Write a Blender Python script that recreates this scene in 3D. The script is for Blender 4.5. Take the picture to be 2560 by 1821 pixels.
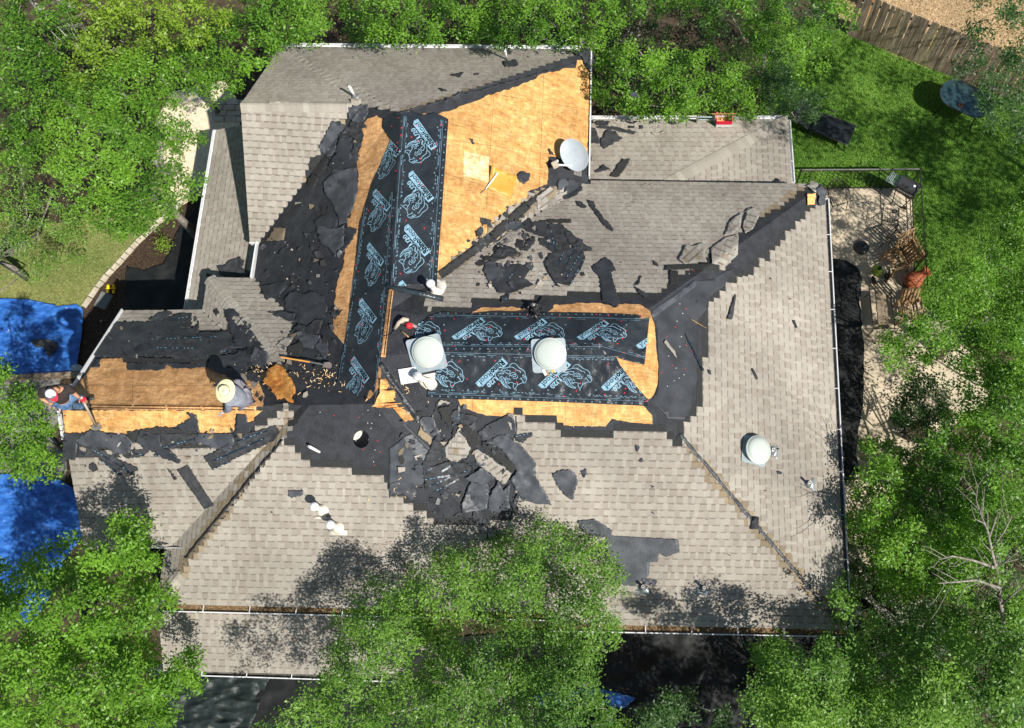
import bpy, bmesh, math, random
import numpy as np
from mathutils import Vector, Matrix, noise, geometry

# ------------------------------------------------------------------ camera, sky, sun, exposure
sc = bpy.context.scene
for o in list(bpy.data.objects): bpy.data.objects.remove(o)
CF, CX, CY, TH, CH = 2213.0, 1600.0, 910.0, math.radians(16.4), 21.5
cd = bpy.data.cameras.new('camera'); cam = bpy.data.objects.new('camera', cd)
sc.collection.objects.link(cam); sc.camera = cam
cam.location = (0, 0, CH); cam.rotation_euler = (TH, 0, 0)
cd.sensor_fit = 'HORIZONTAL'; cd.sensor_width = 36.0
cd.lens = CF / 2560 * 36.0
cd.shift_x = -(CX - 1280) / 2560; cd.shift_y = 0.0
cd.clip_end = 500; cd.clip_start = 0.5
SUN_EL, SUN_AZ = math.radians(47.5), math.radians(131)      # azimuth from +Y, clockwise
w = bpy.data.worlds.new('World'); sc.world = w; w.use_nodes = True
nt = w.node_tree; nt.nodes.clear()
sky = nt.nodes.new('ShaderNodeTexSky'); sky.sky_type = 'NISHITA'; sky.sun_disc = False
sky.sun_elevation = SUN_EL; sky.sun_rotation = SUN_AZ; sky.altitude = 200
bg = nt.nodes.new('ShaderNodeBackground'); bg.inputs[1].default_value = 0.065
wo = nt.nodes.new('ShaderNodeOutputWorld')
nt.links.new(sky.outputs[0], bg.inputs[0]); nt.links.new(bg.outputs[0], wo.inputs[0])
sl = bpy.data.lights.new('sun', 'SUN'); sl.energy = 5.0; sl.angle = math.radians(0.5); sl.color = (1, 0.955, 0.88)
so = bpy.data.objects.new('sun', sl); sc.collection.objects.link(so)
sd = Vector((math.sin(SUN_AZ) * math.cos(SUN_EL), math.cos(SUN_AZ) * math.cos(SUN_EL), math.sin(SUN_EL)))
so.rotation_euler = sd.to_track_quat('Z', 'Y').to_euler(); so.location = sd * 40
sc.view_settings.view_transform = 'Standard'; sc.view_settings.look = 'None'
sc.view_settings.exposure = 0.40; sc.view_settings.gamma = 1; sc.view_settings.use_curve_mapping = False
sc.cycles.max_bounces = 6; sc.cycles.transparent_max_bounces = 6

random.seed(7); rng = np.random.default_rng(7)
COL = sc.collection
ct, st = math.cos(TH), math.sin(TH)
GZ = -0.8      # level of the ground; the roof heights are measured from 0
# ------------------------------------------------------------------ camera maths: place things at real heights
def U(px, py, z=0.0):
    x = (px - CX) / CF; y = -(py - CY) / CF
    d = (x, y * ct + st, y * st - ct); t = (z - CH) / d[2]
    return Vector((d[0] * t, d[1] * t, z))
def PR(p):
    x, y, z = p[0], p[1], p[2] - CH
    yc = y * ct + z * st; zc = -y * st + z * ct
    return (CX + CF * x / -zc, CY - CF * yc / -zc)
RG = dict(A=(0, 0), B=(580, 80), C=(1180, 80), D=(1860, 0), E=(0, 600), F=(580, 600), G=(1180, 600), H=(1860, 600),
          I=(0, 1210), J=(580, 1210), K=(1180, 1210), L=(1860, 1210))
RS = dict(M=(400, 240), N=(860, 220), O=(460, 640), P=(620, 860), Q=(860, 860), R=(980, 1000))
def Z(r, *pts):
    if r in RG: o, s = RG[r], 0.37554
    elif r in RS: o, s = RS[r], 0.16007
    else: o, s = (0, 0), 1.0
    if len(pts) == 1 and not isinstance(pts[0][0], (int, float)): pts = pts[0]
    return [(o[0] + x * s, o[1] + y * s) for x, y in pts]

# ------------------------------------------------------------------ tags and object helpers
def tag(o, label=None, cat=None, group=None, kind=None):
    if label: o['label'] = label
    if cat: o['category'] = cat
    if group: o['group'] = group
    if kind: o['kind'] = kind
    return o
def link(o, parent=None):
    COL.objects.link(o)
    if parent is not None:
        o.parent = parent; o.matrix_parent_inverse = Matrix.Identity(4)
        if not o.get('_local'):
            q = parent
            while q is not None: o.location = o.location - q.location; q = q.parent
    return o
def empty(name, loc=(0, 0, 0), label=None, cat=None, group=None, kind=None):
    e = bpy.data.objects.new(name, None); e.location = loc; e.empty_display_size = .2
    COL.objects.link(e); return tag(e, label, cat, group, kind)
def mobj(name, verts, faces, mat, parent=None, smooth=False, local=False, cols=None):
    me = bpy.data.meshes.new(name); me.from_pydata([tuple(v) for v in verts], [], faces)
    for m in (mat if isinstance(mat, (list, tuple)) else [mat]): me.materials.append(m)
    if smooth: me.polygons.foreach_set('use_smooth', [True] * len(me.polygons))
    if cols is not None:
        a = me.color_attributes.new('tone', 'FLOAT_COLOR', 'CORNER')
        arr = np.ones((len(me.loops), 4), dtype=np.float32); i = 0
        for f, c in zip(faces, cols):
            n = len(f); arr[i:i + n, :3] = c; i += n
        a.data.foreach_set('color', arr.ravel())
    o = bpy.data.objects.new(name, me)
    if local: o['_local'] = 1
    link(o, parent)
    if local: del o['_local']
    return o
def bobj(name, bm, mat, parent=None, smooth=False, local=False):
    me = bpy.data.meshes.new(name); bm.normal_update(); bm.to_mesh(me); bm.free()
    for m in (mat if isinstance(mat, (list, tuple)) else [mat]): me.materials.append(m)
    if smooth: me.polygons.foreach_set('use_smooth', [True] * len(me.polygons))
    o = bpy.data.objects.new(name, me)
    if local: o['_local'] = 1
    link(o, parent)
    if local: del o['_local']
    return o
def frame(d, up=(0, 0, 1)):
    d = Vector(d).normalized(); u = Vector(up)
    if abs(d.dot(u)) > .98: u = Vector((1, 0, 0))
    x = d.cross(u).normalized(); y = x.cross(d).normalized()
    return x, y
class MB:
    def __init__(s): s.v = []; s.f = []
    def box(s, c, sz, rot=None, taper=1.0):
        c = Vector(c); R = rot or Matrix.Identity(3); i = len(s.v); hx, hy, hz = [q / 2 for q in sz]
        for k in (-1, 1):
            t = taper if k > 0 else 1
            for a, b in ((-1, -1), (1, -1), (1, 1), (-1, 1)):
                s.v.append(c + R @ Vector((a * hx * t, b * hy * t, k * hz)))
        s.f += [(i + 3, i + 2, i + 1, i), (i + 4, i + 5, i + 6, i + 7)] + [(i + a, i + (a + 1) % 4, i + 4 + (a + 1) % 4, i + 4 + a) for a in range(4)]
        return s
    def tube(s, pts, r, n=8, cap=True):
        pts = [Vector(p) for p in pts]; rs = r if isinstance(r, (list, tuple)) else [r] * len(pts); base = len(s.v)
        x = None
        for k, p in enumerate(pts):
            d = (pts[min(k + 1, len(pts) - 1)] - pts[max(k - 1, 0)])
            if d.length < 1e-9: d = Vector((0, 0, 1))
            d.normalize()
            if x is None: x, y = frame(d)
            else:
                x = (x - d * x.dot(d)); x = x.normalized() if x.length > 1e-6 else frame(d)[0]
                y = x.cross(d).normalized()
            for a in range(n):
                t = 2 * math.pi * a / n; s.v.append(p + (x * math.cos(t) + y * math.sin(t)) * rs[k])
        for k in range(len(pts) - 1):
            for a in range(n):
                b = (a + 1) % n; i = base + k * n; s.f.append((i + a, i + b, i + n + b, i + n + a))
        if cap: s.f.append(tuple(base + a for a in range(n))[::-1]); s.f.append(tuple(base + (len(pts) - 1) * n + a for a in range(n)))
        return s
    def bar(s, a, b, w_, h_, up=(0, 0, 1)):
        a = Vector(a); b = Vector(b); x, y = frame(b - a, up); i = len(s.v)
        for p in (a, b):
            for sx, sy in ((-1, -1), (1, -1), (1, 1), (-1, 1)): s.v.append(p + x * sx * w_ / 2 + y * sy * h_ / 2)
        s.f += [(i + 3, i + 2, i + 1, i), (i + 4, i + 5, i + 6, i + 7)] + [(i + q, i + (q + 1) % 4, i + 4 + (q + 1) % 4, i + 4 + q) for q in range(4)]
        return s
    def lathe(s, prof, c=(0, 0, 0), R=None, n=28, sy=1.0):
        base = len(s.v); R = R or Matrix.Identity(3); c = Vector(c)
        for r, z in prof:
            for a in range(n):
                t = 2 * math.pi * a / n; s.v.append(c + R @ Vector((r * math.cos(t), r * sy * math.sin(t), z)))
        for k in range(len(prof) - 1):
            for a in range(n):
                b = (a + 1) % n; i = base + k * n; s.f.append((i + a, i + b, i + n + b, i + n + a))
        s.f.append(tuple(base + a for a in range(n))[::-1]); s.f.append(tuple(base + (len(prof) - 1) * n + a for a in range(n)))
        return s
    def ell(s, c, r, R=None, n=14, m=9):
        prof = [(max(1e-4, math.sin(math.pi * k / m)) , -math.cos(math.pi * k / m)) for k in range(m + 1)]
        base = len(s.v); R = R or Matrix.Identity(3); c = Vector(c)
        for q, z in prof:
            for a in range(n):
                t = 2 * math.pi * a / n; s.v.append(c + R @ Vector((r[0] * q * math.cos(t), r[1] * q * math.sin(t), r[2] * z)))
        for k in range(m):
            for a in range(n):
                b = (a + 1) % n; i = base + k * n; s.f.append((i + a, i + b, i + n + b, i + n + a))
        return s
    def build(s, name, mat, parent=None, smooth=False, local=False):
        return mobj(name, s.v, s.f, mat, parent, smooth, local)

# ------------------------------------------------------------------ materials
def srgb(r, g, b):
    f = lambda c: (c / 255 / 12.92) if c / 255 <= .04045 else ((c / 255 + .055) / 1.055) ** 2.4
    return (f(r), f(g), f(b))
def M(name, c1, c2=None, scale=8, rough=.8, bump=0, bscale=60, spec=.3, metal=0, detail=4, c3=None, speck=None, stretch=None, trans=0, ior=None, coat=0, attr=False, wscale=None):
    m = bpy.data.materials.new(name); m.use_nodes = True; t = m.node_tree; b = t.nodes['Principled BSDF']
    N = t.nodes.new; Lk = t.links.new
    b.inputs['Roughness'].default_value = rough; b.inputs['Metallic'].default_value = metal
    b.inputs['Specular IOR Level'].default_value = spec
    if trans: b.inputs['Transmission Weight'].default_value = trans
    if ior: b.inputs['IOR'].default_value = ior
    if coat: b.inputs['Coat Weight'].default_value = coat
    tc = N('ShaderNodeTexCoord'); mp = N('ShaderNodeMapping'); Lk(tc.outputs['Object'], mp.inputs[0])
    if stretch: mp.inputs['Scale'].default_value = stretch
    if c2 is None: b.inputs['Base Color'].default_value = (*c1, 1); out = None
    else:
        nz = N('ShaderNodeTexNoise'); nz.inputs['Scale'].default_value = scale; nz.inputs['Detail'].default_value = detail
        Lk(mp.outputs[0], nz.inputs[0])
        cr = N('ShaderNodeValToRGB'); cr.color_ramp.elements[0].position = .35; cr.color_ramp.elements[1].position = .65
        cr.color_ramp.elements[0].color = (*c1, 1); cr.color_ramp.elements[1].color = (*c2, 1)
        if c3: e = cr.color_ramp.elements.new(.5); e.color = (*c3, 1)
        Lk(nz.outputs[0], cr.inputs[0]); out = cr.outputs[0]
        if wscale:   # slow, large weathering variation
            n2 = N('ShaderNodeTexNoise'); n2.inputs['Scale'].default_value = wscale; n2.inputs['Detail'].default_value = 3; Lk(tc.outputs['Object'], n2.inputs[0])
            mr = N('ShaderNodeMapRange'); mr.inputs[1].default_value = .3; mr.inputs[2].default_value = .7; mr.inputs[3].default_value = .8; mr.inputs[4].default_value = 1.2
            Lk(n2.outputs[0], mr.inputs[0]); vm = N('ShaderNodeVectorMath'); vm.operation = 'SCALE'; Lk(out, vm.inputs[0]); Lk(mr.outputs[0], vm.inputs['Scale']); out = vm.outputs[0]
        Lk(out, b.inputs['Base Color'])
    if attr:
        at = N('ShaderNodeAttribute'); at.attribute_name = 'tone'
        if out is not None:
            mx = N('ShaderNodeMix'); mx.data_type = 'RGBA'; mx.blend_type = 'MULTIPLY'; mx.inputs[0].default_value = 1
            Lk(out, mx.inputs[6]); Lk(at.outputs[0], mx.inputs[7]); Lk(mx.outputs[2], b.inputs['Base Color'])
        else: Lk(at.outputs[0], b.inputs['Base Color'])
    if speck:
        n3 = N('ShaderNodeTexNoise'); n3.inputs['Scale'].default_value = speck[0]; n3.inputs['Detail'].default_value = 1; Lk(tc.outputs['Object'], n3.inputs[0])
        r3 = N('ShaderNodeValToRGB'); r3.color_ramp.elements[0].position = speck[1]; r3.color_ramp.elements[1].position = speck[1] + .03
        Lk(n3.outputs[0], r3.inputs[0]); src = b.inputs['Base Color'].links[0].from_socket
        mx = N('ShaderNodeMix'); mx.data_type = 'RGBA'; mx.inputs[7].default_value = (*speck[2], 1)
        Lk(r3.outputs[0], mx.inputs[0]); Lk(src, mx.inputs[6]); Lk(mx.outputs[2], b.inputs['Base Color'])
    if bump:
        nb = N('ShaderNodeTexNoise'); nb.inputs['Scale'].default_value = bscale; nb.inputs['Detail'].default_value = 3; Lk(mp.outputs[0], nb.inputs[0])
        bp = N('ShaderNodeBump'); bp.inputs['Strength'].default_value = bump; bp.inputs['Distance'].default_value = .02
        Lk(nb.outputs[0], bp.inputs['Height']); Lk(bp.outputs[0], b.inputs['Normal'])
    return m
def osb_mat(name, ca, cb, cc):
    """strand board: overlapping flakes lying in two directions"""
    m = M(name, ca, cb, 5, .65, .2, 60, .25, c3=cc, wscale=1.1)
    t = m.node_tree; N = t.nodes.new; Lk = t.links.new; b = t.nodes['Principled BSDF']; tc = N('ShaderNodeTexCoord'); src = b.inputs['Base Color'].links[0].from_socket
    for k, (sx, sy, ang, lo, hi) in enumerate(((9, 28, .5, .77, 1.20), (30, 11, .35, .84, 1.13), (60, 80, 0, .90, 1.07))):
        mp = N('ShaderNodeMapping'); mp.inputs['Rotation'].default_value = (0, 0, ang); mp.inputs['Scale'].default_value = (sx, sy, 6); Lk(tc.outputs['Object'], mp.inputs[0])
        vo = N('ShaderNodeTexVoronoi'); vo.inputs['Scale'].default_value = 1; Lk(mp.outputs[0], vo.inputs[0])
        sp = N('ShaderNodeSeparateColor'); Lk(vo.outputs['Color'], sp.inputs[0])
        mr = N('ShaderNodeMapRange'); mr.inputs[3].default_value = lo; mr.inputs[4].default_value = hi; Lk(sp.outputs[k % 3], mr.inputs[0])
        vm = N('ShaderNodeVectorMath'); vm.operation = 'SCALE'; Lk(src, vm.inputs[0]); Lk(mr.outputs[0], vm.inputs['Scale']); src = vm.outputs[0]
    Lk(src, b.inputs['Base Color'])
    return m
m_tile = M('shingle_granules', (.80, .80, .80), (1.14, 1.13, 1.12), 150, .95, .5, 200, .15, attr=True, detail=2, wscale=.5)
m_cap = M('ridge_cap_granules', (.29, .27, .235), (.40, .375, .335), 160, .95, .5, 200, .15, wscale=5)
m_grit = M('dark_granules', (.022, .023, .023), (.052, .054, .054), 110, .95, .7, 150, .2, speck=(240, .66, (.16, .15, .14)))
m_felt = M('asphalt_felt', (.022, .024, .0285), (.037, .040, .047), 5, .72, .35, 26, .32, detail=6, speck=(90, .735, (.3, .3, .3)))
m_felt2 = M('asphalt_felt_underside', (.026, .029, .034), (.050, .054, .062), 3, .55, .2, 14, .4, detail=5)
m_feltl = M('asphalt_felt_faded', (.046, .050, .058), (.086, .093, .105), 4, .46, .25, 20, .35, detail=6)
m_shscrap = M('torn_shingle_back', (.026, .028, .031), (.054, .057, .062), 9, .8, .3, 60, .3, detail=5)
m_memb = M('black_membrane', (.014, .018, .023), (.027, .033, .040), 3, .36, .4, 17, .42, detail=6)
m_print = M('pale_blue_print', (.19, .34, .44), (.25, .42, .53), 30, .5)
m_red = M('red_cap', (.75, .03, .04), rough=.4)
m_white = M('white_paint', (.62, .63, .64), (.70, .70, .71), 6, .35, spec=.5)
m_gutin = M('gutter_inside', (.06, .055, .05), (.13, .12, .11), 12, .7)
m_leaflit = M('dead_leaves', (.07, .04, .02), (.38, .27, .14), 55, .9, .8, 80, c3=(.15, .09, .045))
m_osb = osb_mat('osb_board', (.58, .295, .095), (.69, .40, .155), (.63, .345, .122))
m_osbpale = osb_mat('osb_board_pale', (.70, .44, .20), (.86, .64, .38), (.78, .54, .28))
m_osbdim = osb_mat('osb_board_shaded', (.52, .27, .11), (.66, .38, .17), (.59, .325, .14))  # darker board copy for slopes turned from the sun, shade in the colour
m_osbred = osb_mat('osb_board_torn', (.45, .17, .04), (.70, .36, .10), (.58, .25, .06))
m_black = M('flat_black', (.006, .006, .006), rough=1, spec=0)  # flat black for printed letters and for the darkness inside openings
m_metal = M('galvanised', (.36, .43, .46), (.48, .55, .58), 5, .42, metal=.5, spec=.5)
m_dome = M('vent_dome', (.46, .51, .47), (.52, .57, .52), 2, .3, spec=.5, coat=.1)
m_cream = M('cream_vent', (.72, .66, .55), (.82, .78, .68), 6, .6)
m_pipe = M('white_pipe', (.78, .78, .76), rough=.4)
m_rubber = M('grey_rubber', (.13, .13, .14), rough=.7)
m_dish = M('dish_grey', (.36, .41, .44), (.42, .47, .50), 3, .45, spec=.5)
m_beige = M('beige_plastic', (.5, .42, .32), rough=.6)
m_amber = M('amber_sheet', (.50, .28, .045), (.60, .35, .07), 3, .45, spec=.4)
m_stone = M('limestone', (.42, .36, .27), (.58, .52, .42), 6, .9, .5, 30)
m_brick = M('brick_wall', (.30, .20, .14), (.40, .28, .2), 10, .9, .4, 40)
m_cloth_d = M('weed_fabric', (.006, .007, .007), (.013, .015, .015), 4, .62, .5, 8, .35, detail=6)
m_cloth_s = M('shade_fabric', (.010, .017, .016), (.022, .032, .030), 3, .5, .9, 9, .35, detail=6, speck=(300, .7, (.08, .1, .09)))
m_tarp = M('blue_tarp', (.016, .085, .34), (.05, .19, .56), 3, .34, 1.0, 7, .5, detail=9, stretch=(1, 2.6, 1))
m_soil = M('ground_soil', (.035, .025, .016), (.085, .062, .04), 7, .95, .6, 40, speck=(60, .68, (.2, .14, .07)))
m_mulch = M('mulch', (.020, .013, .009), (.07, .045, .028), 30, .95, .9, 60, speck=(55, .70, (.42, .26, .12)))
m_straw = M('dry_grass', (.36, .24, .12), (.62, .46, .28), 22, .95, .6, 60, c3=(.50, .36, .2), wscale=1.2)
m_patio = M('aggregate', (.44, .36, .25), (.62, .53, .40), 120, .9, .3, 150, wscale=.8, detail=2)
m_lawn = M('lawn_base', (.07, .16, .025), (.17, .30, .06), 14, .95, .6, 80, wscale=.9)
m_lawnd = M('lawn_dry_base', (.16, .22, .06), (.30, .33, .13), 12, .95, .6, 80, wscale=1.1)
m_sand = M('pale_path', (.62, .52, .36), (.78, .68, .5), 9, .9, .4, 50)
m_wood = M('weathered_wood', (.17, .12, .075), (.33, .27, .19), 3, .85, .4, 30, stretch=(6, 6, .8), wscale=3)
m_wood2 = M('brown_wood', (.26, .15, .07), (.42, .27, .13), 8, .7, .3, 30)
m_iron = M('black_iron', (.018, .018, .018), rough=.45, spec=.5)
m_grey_d = M('charcoal_metal', (.035, .037, .04), rough=.35, spec=.6)
m_glass = M('smoked_glass', (.025, .055, .065), rough=.16, spec=.8)
m_mesh = M('sling_mesh', (.012, .016, .018), (.02, .026, .028), 30, .5)
m_terra = M('terracotta', (.30, .085, .035), (.42, .13, .06), 8, .6, .2, 30)
m_green = M('lime_plastic', (.28, .42, .05), rough=.5)
m_yellow = M('yellow_plastic', (.80, .55, .01), rough=.45)
m_skin = M('skin', (.45, .21, .12), (.52, .26, .16), 20, .55)
m_blackcl = M('black_cotton', (.028, .022, .020), (.045, .036, .033), 12, .9, .5, 14)
m_greycl = M('grey_cotton', (.18, .20, .24), (.25, .27, .31), 8, .9, .5, 12)
m_pants = M('grey_trousers', (.16, .15, .18), (.25, .24, .28), 10, .85, .8, 12)
m_jeans = M('denim', (.04, .10, .22), (.16, .28, .45), 14, .85, .6, 14)
m_straw_h = M('straw_hat', (.80, .72, .40), (.88, .82, .52), 60, .75, .4, 150)
m_redc = M('red_cloth', (.62, .02, .05), rough=.7)
m_whitec = M('white_cloth', (.74, .72, .80), (.82, .8, .86), 10, .8)
m_shoe = M('tan_leather', (.50, .38, .22), (.62, .5, .3), 20, .7)
m_cardr = M('red_card', (.62, .01, .04), rough=.6); m_cardb = M('brown_card', (.55, .32, .14), rough=.8)
m_orange = M('orange_wood', (.72, .32, .06), (.8, .4, .1), 10, .5)
m_steel = M('worn_steel', (.32, .3, .28), (.5, .47, .43), 15, .4, metal=.7)
m_cloth_o = M('orange_cloth', (.85, .38, .12), (.9, .48, .2), 12, .9, .6, 20)
m_bark = M('bark', (.16, .14, .12), (.34, .31, .27), 14, .9, .7, 30)
m_rust = M('rusty_leaf', (.45, .16, .05), rough=.8)
def leafmat(name, a, b, tr, rough=.42):
    m = bpy.data.materials.new(name); m.use_nodes = True; t = m.node_tree; N = t.nodes.new; Lk = t.links.new
    p = t.nodes['Principled BSDF']; out = t.nodes['Material Output']
    at = N('ShaderNodeAttribute'); at.attribute_name = 'tone'
    mx = N('ShaderNodeMix'); mx.data_type = 'RGBA'; Lk(at.outputs['Fac'], mx.inputs[0]); mx.inputs[6].default_value = (*a, 1); mx.inputs[7].default_value = (*b, 1)
    Lk(mx.outputs[2], p.inputs['Base Color']); p.inputs['Roughness'].default_value = rough; p.inputs['Specular IOR Level'].default_value = .32
    tb = N('ShaderNodeBsdfTranslucent'); vm = N('ShaderNodeVectorMath'); vm.operation = 'MULTIPLY'; vm.inputs[1].default_value = tr
    Lk(mx.outputs[2], vm.inputs[0]); Lk(vm.outputs[0], tb.inputs[0])
    ms = N('ShaderNodeMixShader'); ms.inputs[0].default_value = .3; Lk(p.outputs[0], ms.inputs[1]); Lk(tb.outputs[0], ms.inputs[2]); Lk(ms.outputs[0], out.inputs[0])
    return m
m_oak = leafmat('oak_leaves', (.035, .110, .012), (.175, .345, .034), (1.6, 1.9, .8))
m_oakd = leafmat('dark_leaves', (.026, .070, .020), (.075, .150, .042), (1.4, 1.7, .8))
m_oaky = leafmat('bright_leaves', (.085, .175, .014), (.26, .385, .040), (1.5, 1.7, .7))
m_oakl = leafmat('light_leaves', (.045, .125, .018), (.190, .350, .050), (1.5, 1.7, .8))
m_blade = leafmat('grass_blades', (.10, .25, .028), (.27, .46, .07), (1.2, 1.3, .6), .6)
m_bladed = leafmat('dry_blades', (.16, .22, .05), (.36, .36, .14), (1.2, 1.2, .7), .7)

# ------------------------------------------------------------------ ROOF GEOMETRY
ZE = 2.9
v = dict(
    NWn=U(701, 118, ZE), NEn=U(1476, 125, ZE), G=U(602, 262, 4.5), NWs=U(625, 606, ZE), W1=U(648, 607, ZE), K=U(905, 263, 4.5),
    J=U(1003, 281, 4.9), B=U(975, 775, 5.1), S0=U(953, 888, 5.15), C1=U(1470, 453, ZE), NE=U(2058, 462, ZE), SE=U(2115, 1572, ZE),
    R1=U(1496, 862, 5.3), V=U(935, 1010, 4.95), Q=U(636, 697, ZE), Mc=U(521, 695, ZE), P1=U(774, 1013, 4.95), SWc=U(394, 1507, ZE),
    JL=U(1380, 1531, ZE), JR=U(1384, 1557, ZE), SWn=U(310, 778, 2.85), SWr=U(152, 1024, 4.3), E1=U(754, 1013, 4.85),
    SW1=Vector((-9.75, 6.72, 2.9)), SWs=Vector((-11.5, 1.5, 2.85)), SW2=Vector((-9.38, 1.5, 2.99)),
    g1=U(543, 325, 1.8), g2=U(469, 779, 1.8), g3=Vector((-8.5, 6.6, 2.5)), g4=Vector((-8.5, 11.9, 2.5)),
    n1=U(1474, 300, 1.9), n2=U(1968, 300, 1.9), n3=U(1979, 480, 1.9), n4=U(1600, 496, 2.22), n5=U(1474, 496, 2.22),
    p1=U(392, 1498, 2.74), p2=U(1012, 1510, 2.74), p3=U(1012, 1690, 2.1), p4=U(409, 1674, 2.1))
def planez(names, x, y):
    A = np.array([[1, v[n].x, v[n].y] for n in names]); a = np.linalg.solve(A, np.array([v[n].z for n in names])); return a
_a = planez(('SWc', 'JL', 'P1'), 0, 0)
def _onpl(px, py):
    x = (px - CX) / CF; y = -(py - CY) / CF; d = (x, y * ct + st, y * st - ct)
    t = (_a[0] - CH) / (d[2] - _a[1] * d[0] - _a[2] * d[1]); return Vector((d[0] * t, d[1] * t, CH + d[2] * t))
v['V'] = _onpl(935, 1010)
FAC = {   # facet: outline (first two vertices are its eave), triangles
    'F1': (['NWn', 'NEn', 'J', 'K', 'G'], [(0, 1, 2), (0, 2, 3), (0, 3, 4)]),
    'F2': (['NWs', 'W1', 'K', 'G'], [(0, 1, 2), (0, 2, 3)]),
    'F3': (['Q', 'W1', 'K', 'J', 'B', 'S0', 'V'], [(0, 1, 2), (0, 2, 3), (0, 3, 4), (0, 4, 5), (0, 5, 6)]),
    'F4': (['Mc', 'Q', 'V', 'P1'], [(0, 1, 2), (0, 2, 3)]),
    'F5': (['Mc', 'SWc', 'P1'], [(0, 1, 2)]),
    'F6': (['SWc', 'JL', 'V', 'P1'], [(0, 1, 2), (0, 2, 3)]),
    'F6b': (['JL', 'JR', 'S0', 'V'], [(0, 1, 2), (0, 2, 3)]),
    'F7': (['JR', 'SE', 'R1', 'S0'], [(0, 1, 2), (0, 2, 3)]),
    'F8': (['NE', 'SE', 'R1'], [(0, 1, 2)]),
    'F9': (['C1', 'NE', 'R1', 'S0', 'B'], [(0, 1, 2), (0, 2, 4), (2, 3, 4)]),
    'F10': (['NEn', 'C1', 'B', 'J'], [(0, 1, 2), (0, 2, 3)]),
    'F11': (['SWn', 'SW1', 'E1', 'SWr'], [(0, 1, 2), (0, 2, 3)]),
    'F12': (['SWs', 'SW2', 'E1', 'SWr'], [(0, 1, 2), (0, 2, 3)]),
    'F13': (['g1', 'g2', 'g3', 'g4'], [(0, 1, 2), (0, 2, 3)]),
    'F14': (['n1', 'n2', 'n4', 'n5'], [(0, 1, 2), (0, 2, 3)]),
    'F14E': (['n2', 'n3', 'n4'], [(0, 1, 2)]),
    'F15': (['p4', 'p3', 'p2', 'p1'], [(0, 1, 2), (0, 2, 3)])}
TRI = []      # (facet, 3 px points, plane a,b,c with z=a+bx+cy, 3 xy points)
for fn, (names, tris) in FAC.items():
    for tr in tris:
        P = [v[names[i]] for i in tr]
        A = np.array([[1, p.x, p.y] for p in P]); a = np.linalg.solve(A, np.array([p.z for p in P]))
        TRI.append((fn, [PR(p) for p in P], tuple(a), [(p.x, p.y) for p in P]))
def intri(x, y, T, eps=1e-6):
    (x1, y1), (x2, y2), (x3, y3) = T
    d = (y2 - y3) * (x1 - x3) + (x3 - x2) * (y1 - y3)
    a = ((y2 - y3) * (x - x3) + (x3 - x2) * (y - y3)) / d; b = ((y3 - y1) * (x - x3) + (x1 - x3) * (y - y3)) / d
    return min(a, b, 1 - a - b)
def ray(px, py):
    x = (px - CX) / CF; y = -(py - CY) / CF
    return (x, y * ct + st, y * st - ct)
def hit(px, py, pl, lift):
    d = ray(px, py); a, b, c = pl   # CH + t dz = a + b t dx + c t dy + lift
    t = (a + lift - CH) / (d[2] - b * d[0] - c * d[1]); return t, Vector((d[0] * t, d[1] * t, CH + d[2] * t))
def pick(px, py, only=None):
    best = None; near = None
    for T in TRI:
        if only and T[0] not in only: continue
        e = intri(px, py, T[1])
        if e >= -1e-4:
            t, p = hit(px, py, T[2], 0)
            if best is None or t < best[0]: best = (t, T)
        elif near is None or e > near[0]: near = (e, T)
    return best[1] if best else near[1]
def RP(px, py, lift=0.0, only=None):
    T = pick(px, py, only); return hit(px, py, T[2], lift)[1]
def rnorm(px, py, only=None):
    T = pick(px, py, only); return Vector((-T[2][1], -T[2][2], 1)).normalized()
def rbasis(px, py, only=None, ang=0):
    n = rnorm(px, py, only); x = Vector((math.cos(ang), math.sin(ang), 0)); x = (x - n * x.dot(n)).normalized(); y = n.cross(x)
    return Matrix((x, y, n)).transposed()
def ZR(x, y, only=None):
    best = None
    for T in TRI:
        if only and T[0] not in only: continue
        if intri(x, y, T[3]) >= -1e-4:
            z = T[2][0] + T[2][1] * x + T[2][2] * y
            if best is None or z > best: best = z
    if best is None:
        T = max((T for T in TRI if not only or T[0] in only), key=lambda T: intri(x, y, T[3])); best = T[2][0] + T[2][1] * x + T[2][2] * y
    return best
def inpoly(x, y, P):
    c = False; j = len(P) - 1
    for i in range(len(P)):
        xi, yi = P[i]; xj, yj = P[j]
        if (yi > y) != (yj > y) and x < (xj - xi) * (y - yi) / (yj - yi) + xi: c = not c
        j = i
    return c
PXE = []      # roof edges in px, used to cut sheets so that they bend along ridges and valleys
for fn, (names, tris) in FAC.items():
    for tr in tris:
        for i in range(3):
            a, b = PR(v[names[tr[i]]]), PR(v[names[tr[(i + 1) % 3]]])
            if not any((abs(a[0] - q[1][0]) + abs(a[1] - q[1][1]) + abs(b[0] - q[0][0]) + abs(b[1] - q[0][1])) < 1 for q in PXE): PXE.append((a, b))

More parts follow.
